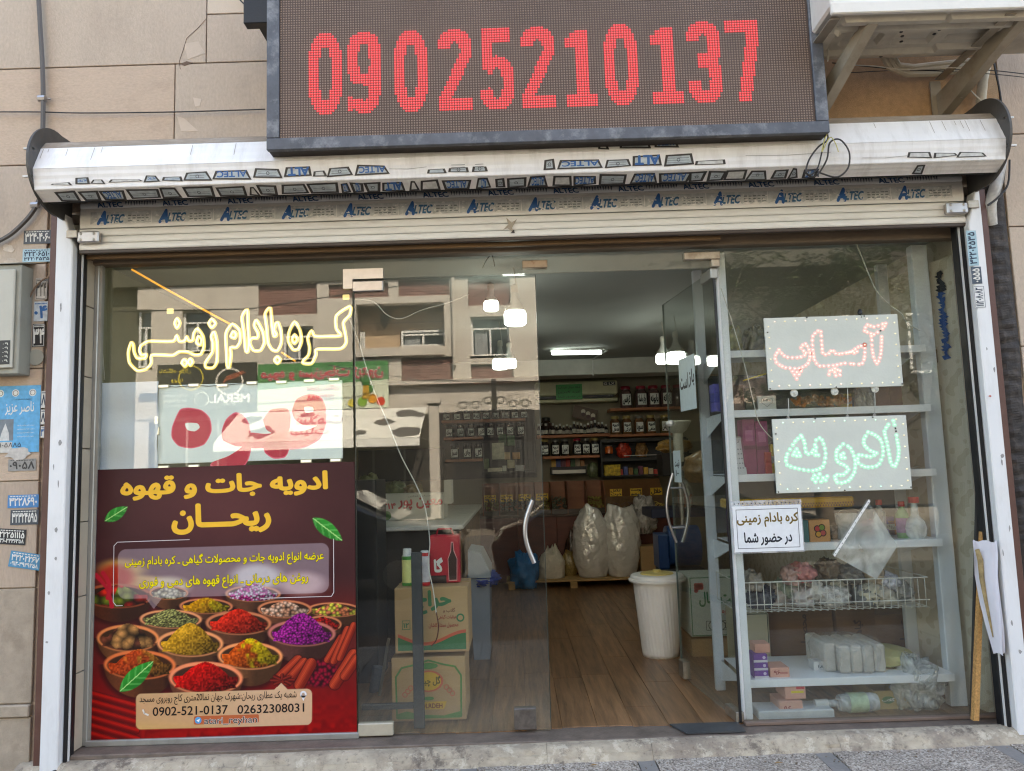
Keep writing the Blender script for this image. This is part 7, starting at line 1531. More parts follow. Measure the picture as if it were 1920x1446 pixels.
# bracket shelves seen through the open door left of the rack
for k, z in enumerate((2.02, 1.72, 1.30, 1.0)): pass
def rbx(name, label, cat, x0, x1, h_px, lvl, m, Y=RY0+.02, dep=.1, ch=.002, group=None, prt=None, off=0):
    a, b = P(x0, 1000, Y), P(x1, 1000, Y); s_ = (Y+4.2)/FPX; z = (LV[lvl] if isinstance(lvl, str) else lvl)+off; h = h_px*s_
    t = thing(name, label, cat, ((a.x+b.x)/2, Y, z), group); MB().box(a.x, b.x, Y, Y+dep, z, z+h, ch).build('box_body', m, t)
    if prt: pr = Print(b.x-a.x, h); prt(pr, pr.w, pr.h); pr.build('print', (a.x, Y-.0006, z), parent=t)
    return t, z+h
vio = M('violet_blue_packet', c(84, 84, 160), .4, var=.25, scale=14); blu = M('indigo_packet', c(60, 66, 140), .4, var=.25, scale=14)
z = 0
for k in range(3):
    rbx('packet', ('lowest', 'middle', 'top')[k]+' violet blue packet stacked at the left end of the upper rack shelf', 'packet', 1354, 1386, 17, 'B', (vio, blu, vio)[k], off=k*.0535, prt=lambda p, w_, h_: p.rect(w_*.4, 0, w_*.6, h_, c(190, 190, 214), 1))
rbx('box', 'dark brown box with yellow top beside the violet packets', 'box', 1388, 1412, 48, 'B', M('dark_brown_box', c(64, 40, 34), .4, var=.3)); rbx('box', 'dark green box on the upper rack shelf', 'box', 1413, 1434, 42, 'B', M('dark_green_box', c(44, 54, 40), .4, var=.4))
a = P(1391, 716, RY0); solo('pencil', 'thin yellow pencil lying across the dark boxes', 'pencil', MB().tube([P(1393, 714, RY0+.01), P(1436, 701, RY0+.01)], .004, 6), M('yellow_pencil', c(214, 190, 50), .4), tuple(a))
def lf(p, w_, h_): p.poly([(w_*.2, h_*.5), (w_*.5, h_*.2), (w_*.8, h_*.5), (w_*.8, h_*.8), (w_*.5, h_*.9), (w_*.2, h_*.8)], c(120, 120, 120), 1); p.poly([(w_*.23, h_*.5), (w_*.5, h_*.24), (w_*.77, h_*.5), (w_*.77, h_*.78), (w_*.5, h_*.87), (w_*.23, h_*.78)], c(214, 214, 210), 2); p.text('lifia', w_*.3, h_*.6, w_*.7, h_*.76, BK, 3, bold=.02)
rbx('box', 'small pale box with a curly framed word on the upper rack shelf', 'box', 1437, 1472, 26, 'B', M('pale_small_box', c(206, 206, 202), .5), prt=lf)
pt1 = thing('snack_bag', 'clear bag of golden brown twisted snacks on the upper rack shelf', 'bag', tuple(P(1545, 765, RY0+.06))); gold = M('golden_snack', c(176, 106, 44), .45, var=.35, scale=20); r_ = random.Random(6)
for k in range(26):
    X0_ = P(1486+r_.random()*104, 760, RY0+.05).x; zz = LV['B']+.018+r_.random()*.05; MB().tube([(X0_+i*.009, RY0+.05+.02*math.sin(i*.9+k)+.03*(k % 2), zz+.012*math.sin(i*1.2+k)) for i in range(6)], [.006, .011, .013, .013, .011, .006], 6).build('snack', gold, pt1, smooth=True)
a, b = P(1484, 765, RY0+.03), P(1602, 735, RY0+.03); MB().lathe([(.03, 0), (.105, .01), (.11, .05), (.09, .085), (.03, .1)], (a.x+b.x)/2, RY0+.09, LV['B'], 18, sx=1.65, sy=.75).build('wrapper', FILM('snack_film', (.8, .7, .5), .22, .08, .5), pt1, smooth=True)
gj = thing('glass_jar', 'clear ribbed glass jar on the upper rack shelf right of the snacks', 'jar', tuple(P(1622, 765, RY0+.1))); q = P(1622, 765, RY0+.1)
MB().lathe([(.052, 0), (.057, .01), (.057, .10), (.046, .125)], q.x, q.y, LV['B'], 22, wob=lambda a_, z: .03*math.cos(a_*11)).build('body', FILM('jar_glass', (.72, .74, .72), .4, .05, .1), gj, smooth=True); MB().lathe([(.05, .126), (.05, .145)], q.x, q.y, LV['B'], 20).build('lid', FILM('jar_glass', (.72, .74, .72), .4, .05, .1), gj)
for k, (x, w_, h_) in enumerate(((1660, 30, 46), (1690, 24, 40))): rbx('box', ('wide', 'narrow')[k]+' dim brown box at the right end of the upper rack shelf', 'box', x, x+w_, h_, 'B', M('dim_brown_box', c(96, 60, 50), .5, var=.4, scale=10), Y=RY0+.12)
# top shelf: clear wrap and pots
for k, (x, w_, cc, lb) in enumerate(((1368, 26, (120, 116, 70), 'bag with olive contents at the left of the top rack shelf'), (1400, 34, (110, 104, 84), 'clear bag of herbs second from left on the top rack shelf'), (1440, 60, (150, 150, 140), 'large cloudy bag on the top rack shelf behind the red LED board'))):
    q = P(x+w_/2, 660, RY0+.12); blob('herb_bag', lb, 'bag', q.x, RY0+.16, LV['A'], w_*.0033*.5, .09, .09, M('hb_%d' % k, c(*cc), .3, var=.4, scale=20, bump=.4, alpha=1), k+50, .25)
# row C
cal = thing('desk_calendar', 'white spiral desk calendar standing on the rack beside tall magenta boxes', 'calendar', tuple(P(1385, 885, RY0+.05))); a, b = P(1366, 884, RY0+.03), P(1396, 815, RY0+.03); zc = LV['C']
for s_, yy_, nm in ((1, 0, 'front_leaf'), (-1, .10, 'back_leaf')):
    pr = Print(b.x-a.x, .22); w_ = pr.w; pr.rect(0, 0, w_, .22, c(206, 208, 210), 1)
    for i in range(5):
        for j in range(6): pr.rect(w_*(.08+j*.145), .035+i*.028, w_*(.08+j*.145)+.007, .042+i*.028, c(110, 116, 122), 2)
    pr.text('فروردین', w_*.2, .185, w_*.8, .205, c(60, 60, 60), 2)
    d = Vector((a.x+(.035 if s_ < 0 else 0), RY0+.03+yy_, zc)); pr.build(nm, d, (1, 0, 0), (0, .055*s_*(1), .215), parent=cal)
MB().tube([(a.x, RY0+.085, zc+.217), (b.x, RY0+.085, zc+.217)], .004, 8).build('spiral_binding', alu, cal)
for k, (x0, x1, h_) in enumerate(((1404, 1428, 102), (1429, 1452, 98))):
    t, _ = rbx('tall_box', ('left', 'right')[k]+' tall magenta box on the rack behind the green LED board', 'box', x0, x1, h_, 'C', M('magenta_box', c(140, 50, 96), .4, var=.2, scale=10), Y=RY0+.04, prt=lambda p, w_, h2: (p.rect(0, h2*.45, w_, h2*.52, c(100, 30, 70), 1), p.rect(w_*.2, h2*.6, w_*.8, h2*.8, c(170, 90, 130), 1)))
rbx('box', 'small red box beside the right tall magenta box', 'box', 1444, 1456, 40, 'C', M('red_small_box', c(170, 40, 44), .4, var=.3), Y=RY0+.02, dep=.02)
for k, x in enumerate((1500, 1560, 1620, 1670)): rbx('box', ('first', 'second', 'third', 'fourth')[k]+' dull box behind the green LED board counted from the left', 'box', x-24, x+24, 60, 'C', M('dull_box_%d' % (k % 2), (c(110, 90, 80), c(84, 96, 104))[k % 2], .5, var=.3, scale=10), Y=RY0+.14, dep=.2)
# row D (z of shelf 1020)
pur = M('dark_purple_pack', c(66, 40, 84), .4, var=.3)
rbx('tea_box', 'dark purple box, left of two behind the yellow checked edging', 'box', 1372, 1398, 70, 'D', pur, Y=RY0+.12); rbx('tea_box', 'dark purple box, right of two behind the yellow checked edging', 'box', 1400, 1440, 68, 'D', pur, Y=RY0+.12)
ye = thing('checked_packet', 'long yellow packet with brown checks lying behind the paper notice', 'packet', tuple(P(1480, 930, RY0+.06)))
a, b = P(1371, 957, RY0+.06), P(1600, 930, RY0+.06); MB().box(a.x, b.x, RY0+.05, RY0+.30, a.z, b.z, .01).build('packet_body', M('yellow_packet_film', c(210, 160, 30), .25, var=.15, scale=8, bump=.3, coat=.5), ye)
pr = Print(b.x-a.x, b.z-a.z)
for i in range(46):
    for j in range(2): pr.rect((i+.5*j)*pr.w/46, pr.h*(.12+.2*j), (i+.5*j+.45)*pr.w/46, pr.h*(.30+.2*j), c(110, 54, 24), 1)
pr.build('checks', (a.x, RY0+.049, a.z), parent=ye)
t, _ = rbx('box', 'teal cardboard box under the yellow packet', 'box', 1500, 1517, 40, 'D', M('teal_box', c(60, 110, 110), .5, var=.2), Y=RY0+.03)
def rings_(p, w_, h_):
    for i, (x, y, cc) in enumerate(((.38, .6, (190, 60, 60)), (.6, .65, (110, 140, 60)), (.42, .35, (206, 150, 60)), (.64, .4, (190, 80, 80)))): p.circ(w_*x, h_*y, w_*.17, c(70, 50, 40), 1+i, n=14); p.circ(w_*x, h_*y, w_*.12, c(*cc), 6, n=14)
rbx('box', 'orange cardboard box with a round fruit picture under the yellow packet', 'box', 1518, 1557, 40, 'D', M('orange_tan_box', c(206, 150, 96), .5), Y=RY0+.03, prt=rings_)
hp = thing('patterned_bowl', 'black and white dotted bowl leaning behind the orange box', 'bowl', tuple(P(1563, 990, RY0+.13))); q = P(1563, 990, RY0+.13)
MB().lathe([(.04, 0), (.085, .035), (.095, .085), (.090, .088), (.07, .04), (.01, .02)], q.x, q.y+.05, LV['D'], 24).build('body', M('dotted_ceramic', c(110, 108, 104), .3, var=.9, scale=38), hp, smooth=True)
cb = thing('clear_tub', 'cloudy plastic tub with a wire handle in the middle of the rack', 'tub', tuple(P(1592, 1005, RY0+.08))); q = P(1590, 1005, RY0+.1)
MB().lathe([(.055, 0), (.065, .12), (.066, .15), (.06, .155)], q.x, q.y, LV['D'], 20).build('body', FILM('cloudy_tub', (.62, .62, .60), .7, .2, .2), cb, smooth=True); MB().tube([(q.x+math.cos(k*math.pi/8)*.066, q.y-.04, LV['D']+.15+math.sin(k*math.pi/8)*.03) for k in range(9)], .0018, 5).build('wire_handle', alu, cb)
def bottle(label, x, lvl, r, h, m, cap, band=None, Y=RY0+.1, prof=None):
    q = P(x, 1000, Y); z = LV[lvl]; t = thing('bottle', label, 'bottle', (q.x, Y, z)); MB().lathe(prof or [(r*.9, 0), (r, h*.05), (r, h*.65), (r*.45, h*.82), (r*.4, h*.86)], q.x, Y, z, 18).build('body', m, t, smooth=True); MB().lathe([(r*.52, h*.862), (r*.52, h)], q.x, Y, z, 14).build('cap', cap, t)
    if band: MB().lathe([(r*1.02, h*.15), (r*1.02, h*.55)], q.x, Y, z, 18, caps=False).build('bottle_label', band, t, smooth=True)
redc = M('red_cap', c(190, 40, 36), .35)
bottle('clear bottle with a red cap behind the askew clear pocket', 1652, 'D', .035, .22, FILM('jar_glass', (.72, .74, .72), .4, .05, .1), redc, Y=RY0+.16)
bottle('bottle with red cap and green and violet label at the right end of the rack', 1694, 'D', .035, .21, M('green_violet_bottle', c(110, 150, 100), .3, var=.5, scale=14), redc, M('violet_label', c(150, 110, 150), .4, var=.5, scale=20))
bottle('milky round bellied bottle with red cap at the right end of the rack', 1718, 'D', .055, .235, FILM('milky_plastic', (.76, .80, .80), .7, .15, .1), redc, Y=RY0+.06, prof=[(.04, 0), (.055, .02), (.06, .06), (.05, .10), (.022, .13), (.018, .2)])
cols_ = ((206, 60, 60), (70, 130, 80), (230, 190, 80), (90, 70, 150), (220, 210, 196), (60, 110, 150), (210, 120, 70)); nm_ = ('red', 'green', 'yellow', 'violet', 'cream', 'blue', 'orange')
fillers = [('A', (1480, 1508, 1536, 1566, 1600, 1632, 1662), 34, .14, 'top'), ('B', (1606, 1632), 30, .26, 'second'), ('C', (1466, 1700), 54, .06, 'third'), ('D', (1604, 1630, 1668, 1678), 36, .30, 'fourth')]
for (lv_, xs_, h_, dy_, wd_) in fillers:
    for k, x in enumerate(xs_):
        i = (k*3+len(xs_)) % 7; hh = h_-(k*7) % 11
        rbx('small_box', f'{nm_[i]} pale banded box, {ords_[k]} from left at the back of the {wd_} rack shelf', 'box', x-11, x+11, hh, lv_, M('sb_'+nm_[i], c(*cols_[i]), .45, var=.15, scale=12), Y=RY0+dy_, dep=.06, prt=lambda p, w_, h2: (p.rect(0, h2*.35, w_, h2*.6, c(220, 216, 206), 1), p.text('چای', w_*.2, h2*.38, w_*.8, h2*.57, c(60, 40, 40), 2)))
# wire basket
bk = thing('wire_basket', 'white wire basket full of wrapped packets in the lower right window', 'basket', tuple(P(1565, 1150, RY0-.02)))
zT, zM, zB = P(1400, 1093, RY0-.03).z, P(1400, 1135, RY0-.03).z, P(1400, 1150, RY0-.03).z; XA, XB_ = P(1385, 1100, RY0-.03).x, P(1740, 1090, RY0-.03).x
wmat = M('white_wire_coating', c(206, 204, 196), .4)
for z, r in ((zT, .0035), (zM, .0028)): MB().tube([(XA, RY0-.03, z), (XB_, RY0-.03, z)], r, 6).build('front_wire', wmat, bk)
n_ = 27; mb = MB()
for k in range(n_):
    X = XA+(XB_-XA)*(k+.5)/n_; o = MB().tube([(X, RY0-.031, zT), (X, RY0-.031, zM-.01), (X+.004, RY0-.02, zB), (X, RY0+.06, zB-.004)], .0020, 5).build('upright_wire', wmat, bk)
for k in range(8): MB().tube([(XA, RY0+.03+k*.05, zB-.004), (XB_, RY0+.03+k*.05, zB-.004)], .002, 5).build('base_wire', wmat, bk)
MB().tube([(XA, RY0-.03, zT), (XA, RY1-.05, zT), (XA, RY1-.05, zB), (XA, RY0-.02, zB)], .003, 5).build('side_frame', wmat, bk); MB().tube([(XB_, RY0-.03, zT), (XB_, RY1-.05, zT), (XB_, RY1-.05, zB), (XB_, RY0-.02, zB)], .003, 5).build('side_frame', wmat, bk)
packs = [(1408, 1085, 22, 'left end', (150, 140, 130)), (1432, 1115, 30, 'navy one near the left end', (44, 46, 60)), (1480, 1105, 30, 'greenish one with white cover', (150, 160, 140)), (1500, 1070, 28, 'red and white striped one', (190, 120, 116)), (1508, 1130, 30, 'white one with red print', (206, 196, 194)), (1545, 1085, 34, 'grey patterned one on top', (130, 126, 118)), (1560, 1125, 34, 'white one with black floral print', (196, 190, 184)), (1596, 1075, 30, 'dark floral one', (110, 104, 98)), (1590, 1130, 28, 'grey one low in the middle', (150, 146, 140)), (1625, 1110, 30, 'cream folded one', (200, 190, 166)), (1665, 1090, 30, 'white one with blue flower', (196, 196, 206)), (1690, 1105, 28, 'crinkled clear one', (180, 178, 172)), (1650, 1135, 30, 'pale flat one', (190, 182, 166)), (1530, 1105, 26, 'white one in the centre', (210, 206, 200)), (1460, 1135, 26, 'pale one low at the left', (186, 176, 170)), (1420, 1135, 26, 'dark striped one low at the left end', (70, 70, 80)), (1555, 1065, 26, 'brown grain one heaped at the back', (120, 100, 80)), (1575, 1100, 28, 'cream one with grey print', (196, 188, 172)), (1620, 1135, 28, 'black and white one low right of the middle', (120, 118, 116)), (1640, 1080, 26, 'beige nutty one at the back right', (176, 156, 130)), (1700, 1130, 28, 'clear folded one at the right end', (160, 160, 156)), (1480, 1075, 24, 'pinkish one at the back left', (190, 150, 140))]
for k, (x, y, w_, lb, cc) in enumerate(packs):
    q = P(x, y, RY0+.12); z = max(zB+.002, q.z-.06); blob('wrapped_packet', f'wrapped packet in the wire basket, the {lb}', 'packet', q.x, RY0+.10+.05*(k % 3), z, w_*.0024, .08, .058, M('pk_%d' % k, c(*cc), .35, var=.55 if k in (5, 6, 7, 10) else .2, scale=34 if k in (5, 6, 7, 10) else 8, bump=1, bscale=26, coat=.5, bd=.012), k+70, .34, 3.6, n=22)
# cartons behind the lower shelf
def up_art(p, w_, h_):
    p.text('گلاب', w_*.35, h_*.2, w_*.6, h_*.8, c(90, 60, 40), 1, bold=.03, rot=math.pi/2)
a, b = P(1440, 1225, 1.0), P(1640, 1140, 1.0)
for k, (x0, x1, y0, y1, lb) in enumerate(((1445, 1560, 1143, 1226, 'left brown carton with upright dark lettering behind the bottom rack shelf'), (1572, 1640, 1140, 1226, 'middle brown carton behind the wrapped box bundle'), (1645, 1735, 1150, 1225, 'right darker brown carton behind the yellow green bag'))):
    a, b = P(x0, y1, .95), P(x1, y0, .95); t = thing('brown_carton', lb, 'carton', ((a.x+b.x)/2, .95, a.z-.3)); MB().box(a.x, b.x, .95, 1.25, FZ, b.z, .004).build('box_body', M('dull_carton', c(118, 88, 62), .8, var=.12, st=(1, 1, 6)), t)
    pr = Print(b.x-a.x, b.z-a.z); pr.text(('محصول', 'گیاهی', 'عسل')[k], pr.w*.30, pr.h*.40, pr.w*.80, pr.h*.62, c(70, 46, 34), 1, bold=.03, rot=math.pi/2); pr.build('print', (a.x, .949, a.z), parent=t)
a, b = P(1390, 1212, .86), P(1441, 1150, .86); ctp = thing('tan_carton', 'pale tan carton with a dark rounded border at the left of the bottom rack shelf', 'carton', ((a.x+b.x)/2, .86, FZ)); MB().box(a.x, b.x, .86, 1.2, FZ, b.z, .004).build('box_body', M('tan_pale_carton', c(176, 170, 146), .7), ctp); pr = Print(b.x-a.x, b.z-a.z); pr.frame(.0, .004, pr.w-.008, pr.h, .005, c(50, 60, 50), 1); pr.build('print', (a.x, .859, a.z), parent=ctp)
# bottom shelf goods
bsz = LV['E']
for k in range(3):
    rbx('tea_box', ('lowest', 'middle', 'topmost')[k]+' violet and white box in the stack left on the bottom rack shelf', 'box', 1398, 1424, 14, 'E', M('violet_white_box', c(110, 60, 150), .4, var=.2), Y=RY0+.02, dep=.12, off=k*.0435, prt=lambda p, w_, h_: (p.rect(0, 0, w_, h_*.3, c(206, 200, 210), 1), p.circ(w_*.75, h_*.6, h_*.2, c(206, 190, 220), 2)))
rbx('tea_box', 'salmon pink box on top of the violet stack', 'box', 1402, 1430, 16, 'E', M('salmon_box', c(206, 150, 130), .5), Y=RY0+.05, off=.1312)
def pink(p, w_, h_): p.text('۹۶', w_*.2, h_*.3, w_*.5, h_*.7, c(150, 60, 60), 1, bold=.02); p.rect(w_*.5, h_*.35, w_*.9, h_*.55, c(190, 120, 110), 1)
pk_ = M('light_pink_box', c(214, 160, 142), .5, var=.06)
rbx('pink_box', 'light pink box beside the violet stack on the bottom rack shelf', 'box', 1427, 1463, 17, 'E', pk_, Y=RY0+.03, dep=.14, prt=pink)
def p1(p, w_, h_): p.text('1,630', w_*.3, h_*.3, w_*.9, h_*.6, c(40, 40, 60), 1, bold=.03)
rbx('price_box', 'tiny white box with a printed number in the middle of the bottom rack shelf', 'box', 1508, 1537, 16, 'E', M('tiny_white_box', c(206, 208, 210), .5), Y=RY0+.14, dep=.08, prt=p1)
FL = FZ+.001
rbx('pink_box', 'upper pink box with handwritten digits on the window floor', 'box', 1452, 1490, 34, FL+.095, pk_, Y=RY0+.0, dep=.16, prt=lambda p, w_, h_: (p.text('۹۶', w_*.25, h_*.74, w_*.6, h_*.92, c(40, 40, 60), 1), p.rect(w_*.3, h_*.3, w_*.9, h_*.42, c(220, 200, 60), 1), p.rect(w_*.55, h_*.5, w_*.95, h_*.66, c(200, 60, 70), 1)))
rbx('pink_box', 'lower pink box under the other one on the window floor', 'box', 1440, 1483, 28, FL+.004, pk_, Y=RY0-.02, dep=.16, prt=pink)
bd = thing('box_bundle', 'bundle of five white soft boxes wrapped in clear film on the bottom rack shelf', 'bundle', tuple(P(1595, 1262, RY0+.1)))
x0 = P(1577, 1260, RY0+.06).x; wb = M('soft_white_box', c(186, 180, 172), .7, var=.06)
for k in range(4): MB().box(x0+k*.066, x0+k*.066+.062, RY0+.06, RY0+.36, bsz+.001, bsz+.150+.004*(k % 2), .010).build('soft_box', wb, bd)
MB().box(x0-.07, x0-.004, RY0+.10, RY0+.40, bsz+.001, bsz+.16, .010).build('soft_box', wb, bd)
MB().lathe([(.10, .0), (.13, .01), (.135, .12), (.12, .165), (.04, .19)], x0+.09, RY0+.2, bsz, 24, sx=1.5, sy=1.5, wob=lambda a_, z: .04*math.sin(a_*9+z*30)).build('film_wrap', FILM('snack_film2', (.85, .83, .8), .22, .12, .8), bd, smooth='all')
q = P(1668, 1240, RY0+.2); blob('flour_bag', 'flat yellow green bag lying right of the wrapped bundle', 'bag', q.x, RY0+.26, bsz, .15, .17, .055, M('yellow_green_bag', c(190, 184, 130), .35, var=.06, bump=.4), 90, .12, 2)
# floor goods
solo('flat_box', 'long flat white tray lying on the window floor', 'tray', MB().box(P(1423, 1335, .19).x, P(1565, 1335, .19).x, .19, .36, FL, FL+.05, .006), M('tray_white', c(196, 202, 206), .4), tuple(P(1423, 1335, .19)))
pb = thing('water_bottle', 'large clear bottle lying on its side on the window floor', 'bottle', tuple(P(1590, 1325, .28))); X0_, X1_ = P(1552, 1315, .28).x, P(1645, 1315, .28).x
prf = [(0, .018), (.05, .02), (.07, .045), (.14, .052), (.27, .052), (.31, .045), (.315, .01)]
rg = [[(X0_+a_*(X1_-X0_)/.315, .28+math.cos(k*math.pi/10)*r, FL+.055+math.sin(k*math.pi/10)*r) for k in range(20)] for a_, r in prf]; MB().loft(rg).build('body', FILM('pet_bottle', (.75, .8, .84), .45, .06, .3, 12), pb, smooth=True)
rg = [[(X0_+a_, .28+math.cos(k*math.pi/8)*r, FL+.055+math.sin(k*math.pi/8)*r) for k in range(16)] for a_, r in ((-.075, .022), (-.003, .024))]; MB().loft(rg).build('cap', lidW, pb)
rg = [[(X0_+a_, .28+math.cos(k*math.pi/10)*.0535, FL+.055+math.sin(k*math.pi/10)*.0535) for k in range(20)] for a_ in (.11, .21)]; MB().loft(rg, caps=False).build('bottle_label', M('pale_green_label', c(170, 190, 160), .4, var=.4, scale=18), pb, smooth=True)
cr = thing('open_crate', 'small open carton tray with a green print lying at the right of the window floor', 'carton', tuple(P(1670, 1322, .3))); a, b = P(1640, 1325, .32), P(1703, 1290, .32)
for (x0, x1, y0, y1) in ((a.x, b.x, .32, .326), (a.x, b.x, .60, .606), (a.x, a.x+.006, .327, .599), (b.x-.006, b.x, .327, .599)): MB().box(x0, x1, y0, y1, FL, FL+.10).build('side_panel', M('crate_card', c(176, 156, 100), .7), cr)
MB().box(a.x, b.x, .327, .599, FL, FL+.004).build('bottom_panel', card, cr); pr = Print(b.x-a.x, .1); pr.circ(pr.w*.4, .05, .035, c(50, 110, 60), 1, ry=.02); pr.text('گلاب', pr.w*.22, .04, pr.w*.58, .06, W_, 2, bold=.03); pr.build('print', (a.x, .3195, FL), parent=cr)
q = P(1735, 1300, .25); blob('clear_bag', 'crumpled clear plastic bag in the right corner of the window floor', 'bag', q.x, .33, FL, .13, .10, .145, FILM('crumpled_bag', (.66, .68, .66), .6, .15, .9, 14), 95, .4, 3.5, n=30)

# ================================================================== RIGHT OF THE RACK
solo('papered_panel', 'slanting wallpapered end panel between the rack and the right guide', 'wall panel', MB().prism([(2.575, .175, FZ), (2.61, .175, FZ), (2.61, .80, FZ), (2.47, .80, FZ)], [(2.575, .175, 2.70), (2.61, .175, 2.70), (2.61, .80, 2.70), (2.47, .80, 2.70)]), wallp, (0, 0, 0))
a = P(1770, 830, .7); solo('wooden_lath', 'pale wooden board standing upright behind the rack against the papered wall', 'board', MB().box(P(1766, 1000, .46).x, P(1782, 1000, .46).x, .46, .49, FZ, P(1770, 828, .46).z, .002), wood, tuple(P(1770, 1300, .46)))
solo('chipboard_lath', 'thin chipboard strip leaning outside against the right guide', 'lath', MB().prism([tuple(P(x, y, Y)) for x, y, Y in ((1826, 1352, .02), (1836, 1352, .02), (1848, 985, .02), (1842, 985, .02))], [tuple(P(x, y, Y)+Vector((0, .03, 0))) for x, y, Y in ((1826, 1352, .02), (1836, 1352, .02), (1848, 985, .02), (1842, 985, .02))]), M('chipboard', c(186, 140, 84), .8, var=.4, scale=90), tuple(P(1830, 1352, .02)))
solo('dark_lath', 'thin dark strip leaning beside the chipboard strip', 'lath', MB().prism([tuple(P(x, y, Y)) for x, y, Y in ((1822, 1345, .06), (1829, 1345, .06), (1840, 905, .06), (1833, 905, .06))], [tuple(P(x, y, Y)+Vector((0, .02, 0))) for x, y, Y in ((1822, 1345, .06), (1829, 1345, .06), (1840, 905, .06), (1833, 905, .06))]), M('dark_lath', c(50, 48, 46), .6), tuple(P(1824, 1345, .06)))
rl = thing('rolled_poster', 'torn roll of white paper hanging on the inside of the right guide', 'roll', tuple(P(1850, 1230, -.02)))
rg = []
for k, (x, y, w_) in enumerate(((1842, 1014, 22), (1846, 1040, 22), (1850, 1080, 21), (1858, 1130, 19), (1866, 1180, 15), (1874, 1225, 9))):
    q = P(x, y, -.05); ww = w_*.0029; rg.append([(q.x-ww*.8+ww*1.7*i/9+.003*math.sin(k*2), -.05+.025*math.sin(i*.7+k*.5)-.03*(i/9), q.z+.006*math.sin(i*1.7+k)) for i in range(10)])
mb = MB(); base_ = 0
for k in range(len(rg)): mb.v += rg[k]
for k in range(len(rg)-1):
    for i in range(9): q = k*10+i; mb.f.append((q, q+1, q+11, q+10)); mb.mi.append(0)
mb.build('paper_sheet', M('torn_white_paper', c(206, 206, 214), .7, var=.05), rl, smooth='all')
pts = [P(x, y, -.06) for x, y in ((1832, 1030), (1838, 1050), (1841, 1085), (1848, 1125), (1856, 1165), (1862, 1195))]; MB().tube(pts, [.012, .016, .014, .010, .007, .003], 8, flat=.4).build('curled_edge', M('brown_paper_edge', c(150, 130, 90), .7, var=.5, scale=20), rl, smooth=True)
for k, (x, y) in enumerate(((1786, 668),)):
    q = P(x, y, .40); o = MB().box(2.525, 2.56, .36, .42, q.z-.04, q.z+.04, .003); solo('wall_hole_plate', 'rusty brown hole with a metal tongue in the papered wall', 'wall plate', o, M('rusty_hole', c(110, 84, 50), .7, var=.6, scale=20), (2.54, .4, q.z))
pr = Print(.12, .55); pr.step = .0005
for k in range(26): pr.poly([(.03+.05*r_.random(), .02*k), (.06+.05*r_.random(), .02*k+.005), (.05+.05*r_.random(), .02*k+.03), (.01+.03*r_.random(), .02*k+.025)], c(36, 84, 150) if k < 20 else c(26, 30, 44), 1)
tag(pr.build('paint_stain', (2.540, .33, 2.10), (.167, -1, 0), (0, 0, 1)), 'vertical blue and black paint stain high on the papered side wall', 'stain')
# door threshold mat of dark slate
a, b = P(1262, 1350, .1), P(1378, 1375, .1); solo('slate_tile', 'dark slate tile on the threshold at the right door hinge', 'tile', MB().prism([(.86, .02, FZ+.001), (1.17, .02, FZ+.001), (1.17, .17, FZ+.001), (.80, .17, FZ+.001)], [(.86, .02, FZ+.008), (1.17, .02, FZ+.008), (1.17, .17, FZ+.008), (.80, .17, FZ+.008)]), M('dark_slate', c(62, 66, 70), .45, var=.3, scale=14, dirt=.4), (1, .1, FZ))
# ================================================================== ACROSS THE STREET (seen only in the window glass)
OY = -18.0
opp = thing('opposite_building', 'cream plastered building with brick panels across the street, mirrored in the window glass', 'building', (-3, OY, 0))
cream = M('cream_render', c(192, 184, 174), .8, var=.08, scale=1.2, dirt=.3, dcol=c(150, 136, 120), dscale=.8, st=(1, 1, .5))
brickm = M('reddish_brick', c(134, 98, 90), .85, var=.25, scale=3)
def RR(x0, y0, x1, y1, Y=OY):
    a, b = R(x0, y1, Y), R(x1, y0, Y); return a.x, b.x, a.z, b.z
wins = [(340, 580, 394, 660), (255, 580, 284, 690), (530, 611, 587, 675), (884, 592, 954, 668)]
bal = (668, 566, 832, 655)
bricks = [(484, 530, 594, 592), (616, 530, 728, 560), (747, 522, 842, 556), (878, 514, 955, 574), (753, 668, 848, 718), (884, 681, 962, 720)]
holes = [RR(*w_) for w_ in wins]+[RR(*bal)]+[RR(*b_) for b_ in bricks]
BX0, BX1, BZ1 = -10.9, 2.0, 7.25
xsn = sorted({BX0, BX1, *[h[0] for h in holes], *[h[1] for h in holes]}); zsn = sorted({0.0, BZ1, *[h[2] for h in holes if h[2] < BZ1], *[min(h[3], BZ1) for h in holes]})
mb = MB()
for x0, x1 in zip(xsn, xsn[1:]):
    for z0, z1 in zip(zsn, zsn[1:]):
        xm, zm = (x0+x1)/2, (z0+z1)/2
        if not any(h[0] < xm < h[1] and h[2] < zm < h[3] for h in holes): mb.box(x0, x1, OY-.35, OY, z0, z1)
mb.build('wall', cream, opp)
MB().box(BX0, BX1, OY-3, OY-2.2, 0, BZ1).build('inner_wall', M('dim_room', c(90, 84, 78), .9), opp)
wfm, wgl, cur = M('white_window_frame', c(214, 214, 212), .4), M('dark_pane', c(50, 58, 62), .08, var=.1, bump=0, coat=.8), M('grey_curtain', c(130, 134, 136), .8, var=.25, scale=3, st=(12, 1, .2))
